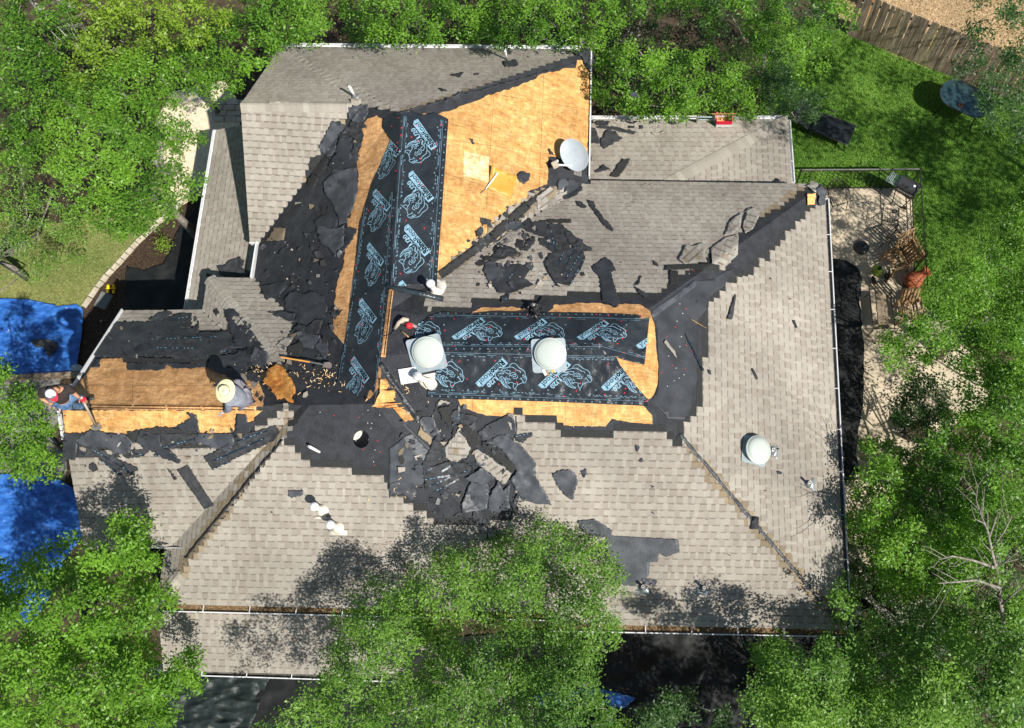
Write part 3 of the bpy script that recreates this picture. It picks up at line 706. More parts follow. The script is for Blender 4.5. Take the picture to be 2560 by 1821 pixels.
def logo(sh, a0, a1, a2, U20=True):
    e1 = (A1[0] - A0[0], A1[1] - A0[1]); e2 = (A2[0] - A0[0], A2[1] - A0[1]); det = e1[0] * e2[1] - e1[1] * e2[0]
    def X(p):
        dx, dy = p[0] - A0[0], p[1] - A0[1]; s = (dx * e2[1] - dy * e2[0]) / det; t = (e1[0] * dy - e1[1] * dx) / det
        return (a0[0] + (a1[0] - a0[0]) * s + (a2[0] - a0[0]) * t, a0[1] + (a1[1] - a0[1]) * s + (a2[1] - a0[1]) * t)
    V_, F_ = [], []
    for st_ in LOGO:
        a, b = stroke(st_, 22); i = len(V_); V_ += [X(q) for q in a]; F_ += [tuple(q + i for q in f) for f in b]
    tr = geometry.tessellate_polygon([[Vector((*X(p), 0)) for p in BOX]]); i = len(V_); V_ += [X(p) for p in BOX]; F_ += [tuple(q + i for q in t) for t in tr]
    def txt(T, s0, s1, t0, t1):
        f = lambda x, y: (a0[0] + (a1[0] - a0[0]) * (s0 + (s1 - s0) * x) + (a2[0] - a0[0]) * (t0 + (t1 - t0) * y), a0[1] + (a1[1] - a0[1]) * (s0 + (s1 - s0) * x) + (a2[1] - a0[1]) * (t0 + (t1 - t0) * y))
        return [f(*q) for q in T[0]], T[1]
    if U20:
        a, b = txt(T_U, .50, .83, 1.10, 1.74); i = len(V_); V_ += a; F_ += [tuple(q + i for q in f) for f in b]
    decal('printed_logo', V_, F_, sh, .0065, m_print, 8)
    V_, F_ = txt(T_RH, .06, .49, .10, .86); a, b = txt(T_RO, .505, .93, .10, .86); i = len(V_); V_ += a; F_ += [tuple(q + i for q in f) for f in b]
    decal('printed_name', V_, F_, sh, .0085, m_black, 7)
def lines(sh, rows, name='printed_line'):
    """thin printed edge lines and rows of small print along the roll: rows = (a, b, offset, width, dash) in px"""
    V_, F_ = [], []
    for a, b, off, wd, dash in rows:
        L = math.hypot(b[0] - a[0], b[1] - a[1]); nx, ny = -(b[1] - a[1]) / L, (b[0] - a[0]) / L; t = 0
        while t < L:
            l = min(12 if not dash else r_.uniform(*dash), L - t); wd = wd
            if not (dash and r_.random() < .45):
                for k in range(max(1, int(l / 12))):
                    m = max(1, int(l / 12)); s0 = (t + l * k / m) / L; s1 = (t + l * (k + 1) / m) / L; i = len(V_)
                    for s, o in ((s0, off), (s1, off), (s1, off + wd), (s0, off + wd)): V_.append((a[0] + (b[0] - a[0]) * s + nx * o, a[1] + (b[1] - a[1]) * s + ny * o))
                    F_.append((i, i + 1, i + 2, i + 3))
            t += l + (r_.uniform(1.5, 7) if dash else 0)
    o = decal(name, V_, F_, sh, .006, m_print, 8)
    if o: tag(o, kind='stuff')
def rings(sh, pts, name='nail_mark'):
    V_, F_ = [], []
    for x, y in pts:
        i = len(V_)
        for k in range(8):
            t = k * math.pi / 4
            for q in (1.7, .9): V_.append((x + q * math.cos(t), y + q * math.sin(t)))
        for k in range(8): a, b = i + 2 * k, i + 2 * ((k + 1) % 8); F_.append((a, b, b + 1, a + 1))
    o = decal(name, V_, F_, sh, .007, m_print, 50)
    if o: tag(o, kind='stuff')
def nails(sh, pts, mat=m_red, name='cap_nail', r=1.6):
    L, P, fn = SURF[sh.name] if isinstance(sh, bpy.types.Object) and sh.name in SURF else (lambda x, y: .004, None, lambda x, y, l: RP(x, y, l))
    V_, F_ = [], []
    for x, y in pts:
        if P and not inpoly(x, y, P): continue
        i = len(V_); l = L(x, y)
        for lf in (.0, .012):
            for k in range(8): t = k * math.pi / 4; V_.append(fn(x + r * math.cos(t), y + r * math.sin(t), l + lf))
        F_.append(tuple(range(i + 8, i + 16))[::-1]); F_ += [(i + k, i + (k + 1) % 8, i + 8 + (k + 1) % 8, i + 8 + k)[::-1] for k in range(8)]
    o = mobj(name, V_, F_, mat, sh); tag(o, kind='stuff'); return o
mk = dict(mat=m_memb, parent=house, cell=5, thk=.003)
# east-slope strip and west-slope strip beside the north-south ridge, then the two strips over the long ridge
sE = sheet('membrane_sheet', [(968, 288), (1000, 278), (1016, 274), (1060, 286), (1085, 279), (1112, 293), (1121, 298), (1093, 690), (1092, 716), (1040, 712), (972, 716), (978, 560), (1000, 300)], lift=.020, amp=.022, fr=24, **mk)
sW = sheet('membrane_sheet', [(1000, 285), (1010, 330), (985, 560), (970, 730), (955, 860), (936, 985), (915, 962), (896, 990), (842, 956), (868, 820), (890, 640), (898, 560), (928, 460), (977, 350), (955, 318), (957, 296)], lift=.018, amp=.020, fr=26, **mk)
sN = sheet('membrane_sheet', [(1035, 845), (1045, 810), (1075, 790), (1110, 778), (1170, 785), (1240, 777), (1330, 781), (1430, 781), (1540, 784), (1612, 789), (1624, 790), (1618, 850), (1611, 912), (1560, 900), (1540, 893), (1400, 882), (1030, 878)], lift=.024, amp=.026, fr=28, **mk)
sS = sheet('membrane_sheet', [(1090, 868), (1480, 874), (1541, 893), (1550, 912), (1590, 965), (1621, 1000), (1621, 1015), (1600, 1014), (1400, 1005), (1145, 997), (1066, 992), (1070, 965), (1088, 950)], lift=.018, amp=.022, fr=28, **mk)
logo(sE, (1093, 366.5), (1044.5, 296.7), (1077.6, 375.5)); logo(sE, (1085.8, 494.9), (1031.7, 426.2), (1071.2, 506.2)); logo(sE, (1075.7, 629.4), (1020.5, 559.5), (1061.4, 641.4)); logo(sE, (1061, 771), (1006.2, 700.3), (1047, 782))
logo(sW, (977.6, 514.1), (939.7, 471.7), (966.6, 529)); logo(sW, (960.7, 652), (923.4, 605.5), (952, 666.5)); logo(sW, (942.4, 795.2), (904.5, 744.5), (932, 810)); logo(sW, (923.4, 945.2), (885.5, 890), (911.4, 960)); logo(sW, (1002, 378), (965, 338), (990, 394))
logo(sN, (1202.8, 793.6), (1128.8, 841.6), (1214.6, 803.8)); logo(sN, (1356.5, 795.5), (1284.9, 841.6), (1368.8, 806.1)); logo(sN, (1510.7, 799.7), (1441.7, 842.8), (1523.3, 809.2)); logo(sN, (1661, 815), (1589.5, 863.6), (1674, 826)); logo(sN, (1048, 794), (974, 842), (1060, 804))
logo(sS, (1256.5, 894.3), (1188.1, 957.5), (1270.2, 907.8)); logo(sS, (1412, 900), (1344.7, 963), (1427.5, 911.8)); logo(sS, (1571, 904.5), (1502.7, 967.7), (1585, 918)); logo(sS, (1100.5, 889), (1032, 952), (1114, 903))
def side(sh, a, b, rows): lines(sh, [(a, b, o, w_ * .55, d) for o, w_, d in rows])
side(sE, (1108, 300), (1080, 716), [(-0, .9, None), (3.5, 1.6, (8, 30)), (6.5, .8, (5, 18)), (9, 2.2, (3, 6))])
side(sE, (1010, 290), (978, 716), [(0, .9, None), (-3.5, 2.0, (10, 40)), (-7, .8, (5, 20)), (-10, 2.2, (3, 6))])
side(sW, (982, 480), (941, 980), [(0, .9, None), (3, 1.4, (8, 30)), (6, 2, (3, 6))])
side(sW, (912, 520), (846, 950), [(0, .9, None), (-3, 1.4, (8, 30)), (-6, 2, (3, 6))])
side(sN, (1040, 786), (1624, 797), [(0, .9, None), (4, .8, (8, 30))]); side(sN, (1090, 864), (1505, 866), [(0, .9, None), (-4, 1.4, (10, 36)), (-8, 2, (3, 7))]); side(sN, (1505, 866), (1612, 896), [(0, .9, None), (-3, 1.2, (10, 36)), (-5, 1.2, (10, 30))])
side(sS, (1100, 881), (1540, 891), [(0, .9, None), (4, 1.3, (10, 36)), (8, 2, (3, 8))]); side(sS, (1070, 984), (1621, 1003), [(0, .9, None), (-4, 1.3, (10, 36)), (-8, 1.2, (6, 20)), (-11, 2.0, (3, 7))])
rings(sE, [(1115 - (y - 300) * .068 + dx, y) for y in range(305, 712, 19) for dx in (0,)] + [(1095 - (y - 300) * .068, y) for y in range(318, 712, 38)] + [(1020 - (y - 300) * .085, y) for y in range(310, 712, 30)])
rings(sW, [(902 - (y - 520) * .15, y) for y in range(540, 950, 20)] + [(985 - (y - 500) * .09, y) for y in range(500, 980, 20)] + [(940 - (y - 520) * .12, y) for y in range(560, 950, 58)])
rings(sN, [(x, 783 + (x - 1100) * .008) for x in range(1080, 1620, 20)] + [(x, 872) for x in range(1100, 1500, 20)] + [(x, 812) for x in range(1110, 1600, 76)])
rings(sS, [(x, 991 + (x - 1100) * .036) for x in range(1080, 1615, 20)] + [(x, 900) for x in range(1130, 1540, 40)] + [(x, 975) for x in range(1130, 1560, 40)])
rr = random.Random(4)
def scat(poly, n):
    xs = [p[0] for p in poly]; ys = [p[1] for p in poly]; out = []
    while len(out) < n:
        x, y = rr.uniform(min(xs), max(xs)), rr.uniform(min(ys), max(ys))
        if inpoly(x, y, poly): out.append((x, y))
    return out
for s_, k in ((sE, 16), (sW, 26), (sN, 34), (sS, 20)): nails(s_, scat(SURF[s_.name][1], k))
nails(house, scat([(775, 1020), (975, 1020), (1040, 1090), (960, 1170), (740, 1120)], 6) + scat(Z('G', [(1250, 300), (1700, 60), (1560, 480), (1480, 900), (1260, 1000)]), 9), r=1.3)
wn = nails(house, scat([(775, 1020), (975, 1020), (1040, 1090), (960, 1170), (740, 1120)], 12) + scat(Z('G', [(1250, 300), (1700, 60), (1560, 480), (1480, 900), (1260, 1000)]), 14) + scat([(680, 620), (800, 560), (860, 640), (820, 780), (700, 700)], 16) + [(1434, 1067), (1463, 1066), (1480, 1066)], m_white, 'white_nail', 1.1)
roll = RP(968, 716, .05), RP(1108, 748, .05)
ro = MB().tube([roll[0], roll[0].lerp(roll[1], .5), roll[1]], [.055, .052, .055], 14).build('membrane_roll', M('shiny_membrane', (.02, .03, .036), (.04, .055, .062), 8, .3, .5, 20, .6), None, True)
tag(ro, 'rolled-up black membrane tube lying across the end of the printed sheet beside the cream vent', 'roll')

# ------------------------------------------------------------------ felt laid on the deck (seams, laps, folds) — parts of the house
fk = dict(parent=house, cell=13)
sheet('felt_sheet', [(1627, 778), (1668, 752), (1735, 700), (1745, 712), (1640, 790), (1632, 795)], m_feltl, .010, .006, 30, **fk)
sheet('felt_sheet', Z('G', [(1195, 480), (1480, 270), (1600, 260), (1700, 200), (1740, 190), (1690, 300), (1590, 370), (1580, 440), (1505, 530), (1505, 900), (1440, 1200), (1300, 1190), (1200, 1060), (1240, 960), (1245, 850), (1225, 600)]), m_felt2, .006, .004, 60, **fk)
sheet('felt_sheet', Z('F', [(1045, 1390), (1200, 1280), (1310, 1400), (1270, 1624), (1100, 1700), (1060, 1700), (1045, 1624)]) , m_feltl, .014, .01, 60, jag=1.5, **fk)
sheet('felt_sheet', Z('F', [(520, 1108), (1068, 1112), (1160, 1210), (1300, 1390), (1045, 1400), (1040, 1560), (860, 1545), (690, 1490), (440, 1450), (330, 1370), (400, 1290)]) if False else Z('J', [(1045, 5), (1045, 100), (1090, 40), (1140, 60), (1190, 110), (1230, 60), (1200, 0), (1100, -20)]), m_feltl, .02, .02, 40, jag=1.5, **fk)
for k, (a, b) in enumerate([((1020, 560), (700, 700)), ]): pass
# drip-edge metal strip beside the wedge and the valley metal
def strip_on(name, a, b, w0, mat, lift=.012, thk=.004, jag=0, only=None, parent=house):
    L = math.hypot(b[0] - a[0], b[1] - a[1]); nx, ny = -(b[1] - a[1]) / L * w0 / 2, (b[0] - a[0]) / L * w0 / 2
    return sheet(name, [(a[0] + nx, a[1] + ny), (b[0] + nx, b[1] + ny), (b[0] - nx, b[1] - ny), (a[0] - nx, a[1] - ny)], mat, lift, cell=18, jag=jag, thk=thk, parent=parent, only=only)
strip_on('felt_strip', (951, 908), (1050, 1056), 13, m_memb, .022)
strip_on('valley_strip', (1100, 688), (1232, 590), 22, m_grit, .022, jag=1); strip_on('valley_strip', (1225, 596), (1320, 510), 24, m_grit, .022, jag=1); strip_on('valley_strip', (1316, 512), (1380, 470), 16, m_grit, .022, jag=2)
strip_on('hip_felt', (1700, 1085), (2100, 1560), 8, m_feltl, .030, jag=1.5); strip_on('hip_felt', (706, 1098), (462, 1395), 6, m_felt, .034, jag=1.5)
strip_on('hip_felt', (1020, 276), (1440, 158), 5, m_felt, .034, jag=1.5)
strip_on('valley_felt', (1000, 1050), (1100, 1150), 8, m_felt2, .02)
sheet('torn_cap', [(1738, 700 + 100), (1740, 800)] + [(1745, 805)], m_grit, .02, parent=house, cell=50) if False else None
sheet('stray_cap', Z('L', [(55, 215), (100, 220), (95, 300), (40, 300)]), m_shscrap, .04, parent=house, cell=30)

# ------------------------------------------------------------------ gutters, fascias, walls
def gutter(a, b, side_, fill=m_gutin, lip=m_white, brk=.9, w_=.115, name='gutter', drop=.05, nobr=False):
    a = Vector(a); b = Vector(b); d = (b - a).normalized(); s = Vector((d.y, -d.x, 0)).normalized() * side_
    dz = Vector((0, 0, -drop)); a = a + dz; b = b + dz
    m = MB(); m.bar(a + s * w_, b + s * w_, .022, .10); m.bar(a + s * .012, b + s * .012, .012, .09)
    for e in (a, b): m.bar(e + s * .0, e + s * w_, .012, .10)
    g = m.build(name, lip, house)
    MB().bar(a + s * w_ * .53 - Vector((0, 0, .028)), b + s * w_ * .53 - Vector((0, 0, .028)), w_ * .86, .02).build('gutter_litter', fill, g)
    n = int((b - a).length / brk)
    if not nobr:
        for k in range(1, n + 1):
            p = a.lerp(b, k / (n + .5)); MB().bar(p + s * .0 + Vector((0, 0, .046)), p + s * (w_ + .01) + Vector((0, 0, .046)), .018, .006).build('gutter_bracket', lip, g)
    return g
gutter(v['NWn'], v['NEn'] - Vector((.25, 0, 0)), -1, m_white, m_white, 1.0)
gutter(v['n1'], v['n2'], -1, m_white, m_white, 1.0)
gutter(v['n2'], U(1979, 455, 1.9), -1, m_white, m_white, 1.0, .08)
gutter(v['NE'] - Vector((0, .35, 0)), v['SE'], -1, m_gutin, m_white, .95, .11)
gutter(v['SWc'], v['JL'], 1, m_leaflit, m_white, .93, .16); gutter(v['JR'], v['SE'] + Vector((.15, 0, 0)), 1, m_leaflit, m_white, .93, .16)
gutter(v['p4'] + Vector((.8, 0, 0)), v['p3'], 1, m_gutin, m_white, .9, .12)
gutter(v['g1'], v['g2'], 1, m_white, m_white, 1.2, .10)
def fascia(a, b, s=0.02, h=.16, mat=m_white):
    a = Vector(a); b = Vector(b); d = (b - a).normalized(); q = Vector((-d.y, d.x, 0)).normalized() * s
    MB().bar(a + q + Vector((0, 0, -.02)), b + q + Vector((0, 0, -.02)), .03, h).build('fascia', mat, house)
fascia(v['NEn'] + Vector((.03, 0, 0)), v['C1'] + Vector((.03, .1, 0)), 0); fascia(v['SWn'], v['SWr'], -.03); fascia(v['SWr'], v['SWr'].lerp(v['SWs'], .2), -.03)
fascia(v['W1'], v['Q'] + Vector((-.02, 0, 0)), -.03, .22); fascia(v['NWs'], v['W1'], -.02, .12); 
def wallbox(x0, x1, y0, y1, h=2.62):
    MB().box(((x0 + x1) / 2, (y0 + y1) / 2, (h + GZ) / 2), (x1 - x0, y1 - y0, h - GZ)).build('wall', m_brick, house)
wallbox(-4.6, 3.75, .45, 9.4); wallbox(-9.35, -4.601, .9, 7.1); wallbox(-8.4, -1.6, 9.401, 13.0); wallbox(-8.4, -4.602, 7.101, 9.4); wallbox(-11.1, -9.351, 1.95, 6.3); wallbox(-1.6, 3.0, 9.402, 11.0, 1.7)
for (x, y0, y1, p0, p1, zt) in ((-8.45, 8.75, 13.1, v['NWs'], v['NWn'], v['G'].z), (-11.15, 1.9, 6.35, v['SWs'], v['SWn'], v['SWr'].z)):
    yc = (y0 + y1) / 2
    mobj('gable_wall', [(x, y0, 2.6), (x, y1, 2.6), (x, yc, zt - .15), (x + .12, y0, 2.6), (x + .12, y1, 2.6), (x + .12, yc, zt - .15)], [(0, 1, 2)[::-1], (3, 4, 5), (0, 2, 5, 3), (1, 4, 5, 2)], m_brick, house)
for x in (-8.6, -6.9):
    MB().box((x, -.75, .6), (.14, .14, 2.8)).build('porch_post', m_wood2, house)

# ------------------------------------------------------------------ loose felt, torn shingles and rubbish lying on the roof: each piece a thing
G_F = 'torn felt and shingle scraps lying on the roof'
SO = [0]
def S(label, poly, mat=None, lift=.012, amp=.014, fr=30, cell=9, jag=1.2, curl=.05, cw=10, cat='felt scrap', name='felt_scrap', group=G_F, thk=.004, **k):
    SO[0] += 1; lift = .027 + .12 * max(0, lift - .034) + SO[0] * .0001
    o = sheet(name, poly, mat or m_felt2, lift, amp * .55, fr * (1.35 if mat is m_feltl else 1), cell, jag * 1.9, 4.5, curl * .3, cw, .003, None, **k); tag(o, label, cat, group)
    if mat in (m_cap,): tabs(o)
    return o
def tabs(o):
    """the printed tabs of a torn shingle slab: thin tiles with a darker printed top edge, laid in rows across the piece"""
    L, P, fn = SURF[o.name]; a = rr0.uniform(-.9, .9); ca, sa = math.cos(a), math.sin(a); cx_ = sum(p[0] for p in P) / len(P); cy_ = sum(p[1] for p in P) / len(P); V_, F_, C_ = [], [], []
    row = -90
    while row < 90:
        x = -90 + rr0.uniform(0, 9)
        while x < 90:
            w_ = rr0.uniform(7, 17); c = rr0.choice(LT + DK[:2] + TAN[:1]); q4 = []
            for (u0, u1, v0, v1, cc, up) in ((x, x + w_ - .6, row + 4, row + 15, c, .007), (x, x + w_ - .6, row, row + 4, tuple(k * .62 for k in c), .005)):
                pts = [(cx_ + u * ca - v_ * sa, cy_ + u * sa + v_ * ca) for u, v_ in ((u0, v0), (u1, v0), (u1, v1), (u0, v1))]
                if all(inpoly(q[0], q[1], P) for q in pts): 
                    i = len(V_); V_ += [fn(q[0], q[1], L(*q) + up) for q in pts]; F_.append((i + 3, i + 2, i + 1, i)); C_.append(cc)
            x += w_
        row += 15.5
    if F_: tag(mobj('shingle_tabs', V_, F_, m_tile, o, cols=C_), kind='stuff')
rr0 = random.Random(5)
def strips(o, ab, wd=2.2, mat=None):
    """factory tar lines with pale release print on the back of torn shingles, following the scrap's own surface"""
    L, P, fn = SURF[o.name]
    V_, F_, V2, F2 = [], [], [], []
    for a, b in ab:
        D = math.hypot(b[0] - a[0], b[1] - a[1]); nx, ny = -(b[1] - a[1]) / D, (b[0] - a[0]) / D; n = max(2, int(D / 9))
        for i in range(n):
            j = len(V_); s0, s1 = i / n, (i + 1) / n
            for s, q in ((s0, -wd), (s1, -wd), (s1, wd), (s0, wd)): V_.append((a[0] + (b[0] - a[0]) * s + nx * q, a[1] + (b[1] - a[1]) * s + ny * q))
            F_.append((j, j + 1, j + 2, j + 3))
            if r_.random() < .55:
                j = len(V2); s1 = s0 + (s1 - s0) * r_.uniform(.3, .7)
                for s, q in ((s0, -.6), (s1, -.6), (s1, .7), (s0, .7)): V2.append((a[0] + (b[0] - a[0]) * s + nx * q, a[1] + (b[1] - a[1]) * s + ny * q))
                F2.append((j, j + 1, j + 2, j + 3))
    for nm, VV, FF, mt, up in (('tar_line', V_, F_, m_tar, .002), ('release_print', V2, F2, m_print, .004)):
        q = decal(nm, VV, FF, o, up, mt, 10)
        if q: tag(q, kind='stuff')
m_tar = M('tar_line_blue', (.008, .014, .024), (.02, .035, .055), 20, .35, spec=.5)
# north-west slope heap
S('grey felt flap lying highest in the heap, over the shingles beside the first printed logos', Z('B', [(665, 592), (770, 625), (770, 660), (700, 700), (690, 790), (640, 835), (600, 800), (575, 770), (610, 700)]), m_feltl, .03, .03)
S('curled metallic-looking felt roll end standing at the west end of the stripped ridge', Z('B', [(782, 485), (830, 495), (860, 475), (905, 490), (905, 540), (870, 600), (830, 600), (780, 580), (772, 540)]), m_feltl, .05, .08, 16, 6, curl=.12)
S('ragged brown-black felt rag below the curled roll end', Z('B', [(780, 600), (830, 590), (880, 610), (895, 640), (860, 645), (880, 690), (870, 710), (830, 720), (780, 690), (720, 705), (700, 680), (770, 640)]), m_shscrap, .03, .03, 14, 6, 2)
S('narrow torn felt tatters hanging along the edge of the west board strip', Z('B', [(800, 715), (860, 720), (860, 760), (840, 800), (845, 850), (800, 865), (785, 840), (800, 780)]), m_shscrap, .025, .03, 12, 6, 2.5)
S('long black felt sheet folded over on the west slope, upper half', Z('B', [(705, 720), (720, 695), (800, 700), (795, 850), (825, 880), (835, 960), (780, 900), (690, 925), (640, 890), (690, 790)]), m_felt2, .04, .03, 40, jag=1)
a_ = S('large smooth grey felt flap with a corner hanging down, middle of the west slope', Z('B', [(605, 1000), (690, 925), (830, 900), (840, 1055), (800, 1190), (765, 1230), (775, 1265), (715, 1285), (705, 1230), (660, 1130), (620, 1080)]), m_feltl, .06, .04, 50, jag=.6, curl=.12)
S('small dark shingle back with diagonal cut beside the shingle edge', Z('B', [(570, 820), (635, 835), (630, 900), (570, 960), (545, 945), (500, 880)]), m_grit, .03, .015)
S('black shingle strip piece poking out under the small cut one', Z('B', [(500, 990), (530, 940), (575, 975), (550, 1030), (515, 1030)]), m_grit, .02, .01)
S('crumpled grey felt with two folds at the lower end of the big smooth flap', Z('B', [(550, 1270), (600, 1290), (690, 1310), (750, 1280), (745, 1400), (700, 1470), (685, 1500), (640, 1430), (590, 1400)]), m_feltl, .05, .06, 22, 7, curl=.1)
S('dark felt layer spread under the crumpled folds on the west slope', Z('B', [(550, 1260), (640, 1160), (710, 1230), (700, 1300), (800, 1300), (835, 1310), (790, 1400), (720, 1500), (610, 1400)]), m_felt2, .02, .015)
S('lone tan-brown shingle pair on the felt beside the gutter corner', Z('B', [(280, 1300), (355, 1305), (345, 1385), (225, 1390)]), M('unweathered_shingle', (.17, .13, .085), (.24, .19, .125), 120, .95, .5, 150), .02, .004, jag=.5, curl=.02, cat='shingle', name='loose_shingle')
S('black torn shingles in the shadow on the low west roof', Z('O', [(505, 150), (640, 130), (720, 60), (880, 10), (950, 70), (900, 170), (1060, 240), (1000, 320), (720, 330), (560, 300)]), m_shscrap, .04, .05, 20, only=['F13'])
S('small square black scrap in the shadow on the low west roof', Z('O', [(335, 290), (370, 265), (425, 290), (400, 340), (370, 340)]), m_shscrap, .02, .01, only=['F13'])
for lab, P_, q in [
    ('wide black felt rag over the shingles next to the gutter corner', [(1170, 460), (1400, 430), (1590, 380), (1600, 480), (1530, 560), (1480, 660), (1420, 620), (1290, 690), (1230, 600)], m_felt2),
    ('deep blue-black felt sheet curving down in the heap, left of the printed strip', [(1560, 670), (1640, 570), (1740, 545), (1850, 600), (1990, 540), (2150, 620), (2249, 800), (2200, 950), (2050, 980), (1900, 1080), (1800, 1040), (1690, 1030), (1740, 900), (1600, 820)], m_felt2),
    ('pointed black felt tongue reaching left over the shingles', [(1280, 870), (1510, 845), (1740, 900), (1700, 1030), (1560, 990), (1420, 910)], m_felt2),
    ('dark torn felt with ragged holes in the middle of the heap', [(1640, 1190), (1770, 1050), (1850, 1080), (1900, 1100), (2080, 970), (2170, 1010), (2080, 1230), (1900, 1200), (1800, 1300), (1700, 1260)], m_shscrap),
    ('shiny grey felt piece bent over the heap beside the shovel', [(1790, 1300), (1910, 1170), (1990, 1210), (2130, 1230), (2080, 1340), (2020, 1440), (1860, 1420)], m_feltl),
    ('shiny grey felt corner pointing down beside the shovel blade', [(2040, 1390), (2140, 1270), (2249, 1330), (2249, 1540), (2200, 1600), (2120, 1500)], m_feltl),
    ('dark shingle back beneath the shiny felt pieces', [(1610, 1420), (1800, 1320), (1860, 1420), (1800, 1600), (1660, 1620), (1600, 1500)], m_grit),
    ('black felt flap with two staples draped from the cap shingles to the front wing', [(610, 830), (690, 808), (790, 830), (985, 1030), (970, 1080), (1080, 1190), (1200, 1370), (1240, 1400), (1000, 1420), (800, 1440), (760, 1250), (690, 1060), (620, 900)], m_felt2),
    ('small dark shingle chip at the top edge of the front wing', [(450, 850), (510, 808), (560, 890), (490, 935)], m_shscrap),
    ('grey felt with shiny plastic edge folded over beside the kneeling worker', [(1080, 1410), (1290, 1490), (1320, 1530), (1320, 1620), (1240, 1760), (1060, 1700), (1020, 1600)], m_feltl),
    ('lifted pale cap shingle pair at the lower end of the cap row', [(1430, 1390), (1560, 1270), (1690, 1300), (1600, 1440), (1500, 1460)], m_cap)]:
    S(lab, Z('O', P_), q, .035, .035, 26, jag=1.0, curl=.09)
# front wing, north side heap
o1 = S('broad black felt sheet covering the back slope of the front wing', Z('E', [(640, 775), (620, 760), (700, 640), (750, 575), (800, 545), (1000, 545), (1080, 520), (1180, 540), (1290, 620), (1520, 600), (1560, 700), (1400, 790), (1200, 775), (830, 778)]), m_felt2, .03, .035, 45, jag=1.5, curl=.05)
o2 = S('grey ribbed shingle backs spread along the lower edge of that felt sheet', Z('E', [(1000, 620), (1260, 640), (1530, 620), (1540, 740), (1400, 790), (1180, 790), (980, 730)]), m_shscrap, .06, .02, 40, jag=1.5)
strips(o2, [(Z('E', (1010, 660))[0], Z('E', (1500, 640))[0]), (Z('E', (990, 715))[0], Z('E', (1300, 720))[0]), (Z('E', (1330, 660))[0], Z('E', (1520, 745))[0]), (Z('E', (1400, 690))[0], Z('E', (1510, 750))[0])])
o3 = S('short dark shingle back with print rows sticking up at the eave of the front wing', Z('E', [(1085, 520), (1180, 490), (1278, 487), (1270, 590), (1150, 575), (1090, 570)]), m_shscrap, .05, .02)
strips(o3, [(Z('E', (1110, 530))[0], Z('E', (1260, 510))[0]), (Z('E', (1100, 560))[0], Z('E', (1240, 545))[0])])
S('bent grey felt lip hanging at the eave of the front wing', Z('E', [(985, 525), (1060, 480), (1110, 465), (1150, 490), (1080, 530), (1000, 540)]), m_feltl, .05, .03)
S('pale-edged felt triangle on the clean shingles of the front wing', Z('E', [(1215, 590), (1300, 580), (1320, 535), (1325, 620), (1270, 625)]), m_shscrap, .04, .03)
S('long dark starter strip lying on the board edge of the front wing', Z('E', [(820, 778), (1200, 785), (1400, 790), (1370, 825), (1200, 815), (820, 815)]), m_grit, .03, .006, jag=1, curl=.02)
S('torn black felt fringe below the starter strip on the front wing', Z('E', [(845, 815), (1080, 815), (1240, 820), (1390, 815), (1370, 850), (1245, 855), (1180, 860), (1110, 830), (1085, 865), (900, 865), (845, 860)]), m_felt2, .012, .006, jag=1.5, curl=.03)
S('black felt patch in the corner by the white rake board', Z('E', [(640, 790), (670, 795), (662, 850), (610, 850)]), m_felt2, .012, .006)
S('black felt torn off behind the kneeling worker', Z('E', [(1400, 770), (1560, 760), (1700, 700), (1760, 720), (1640, 870), (1620, 930), (1540, 920), (1380, 850)]), m_felt2, .05, .05, 24)
S('small grey shingle back lying beyond the front wing ridge', Z('E', [(1630, 870), (1700, 860), (1740, 930), (1700, 960), (1640, 930)]), m_shscrap, .03, .02)
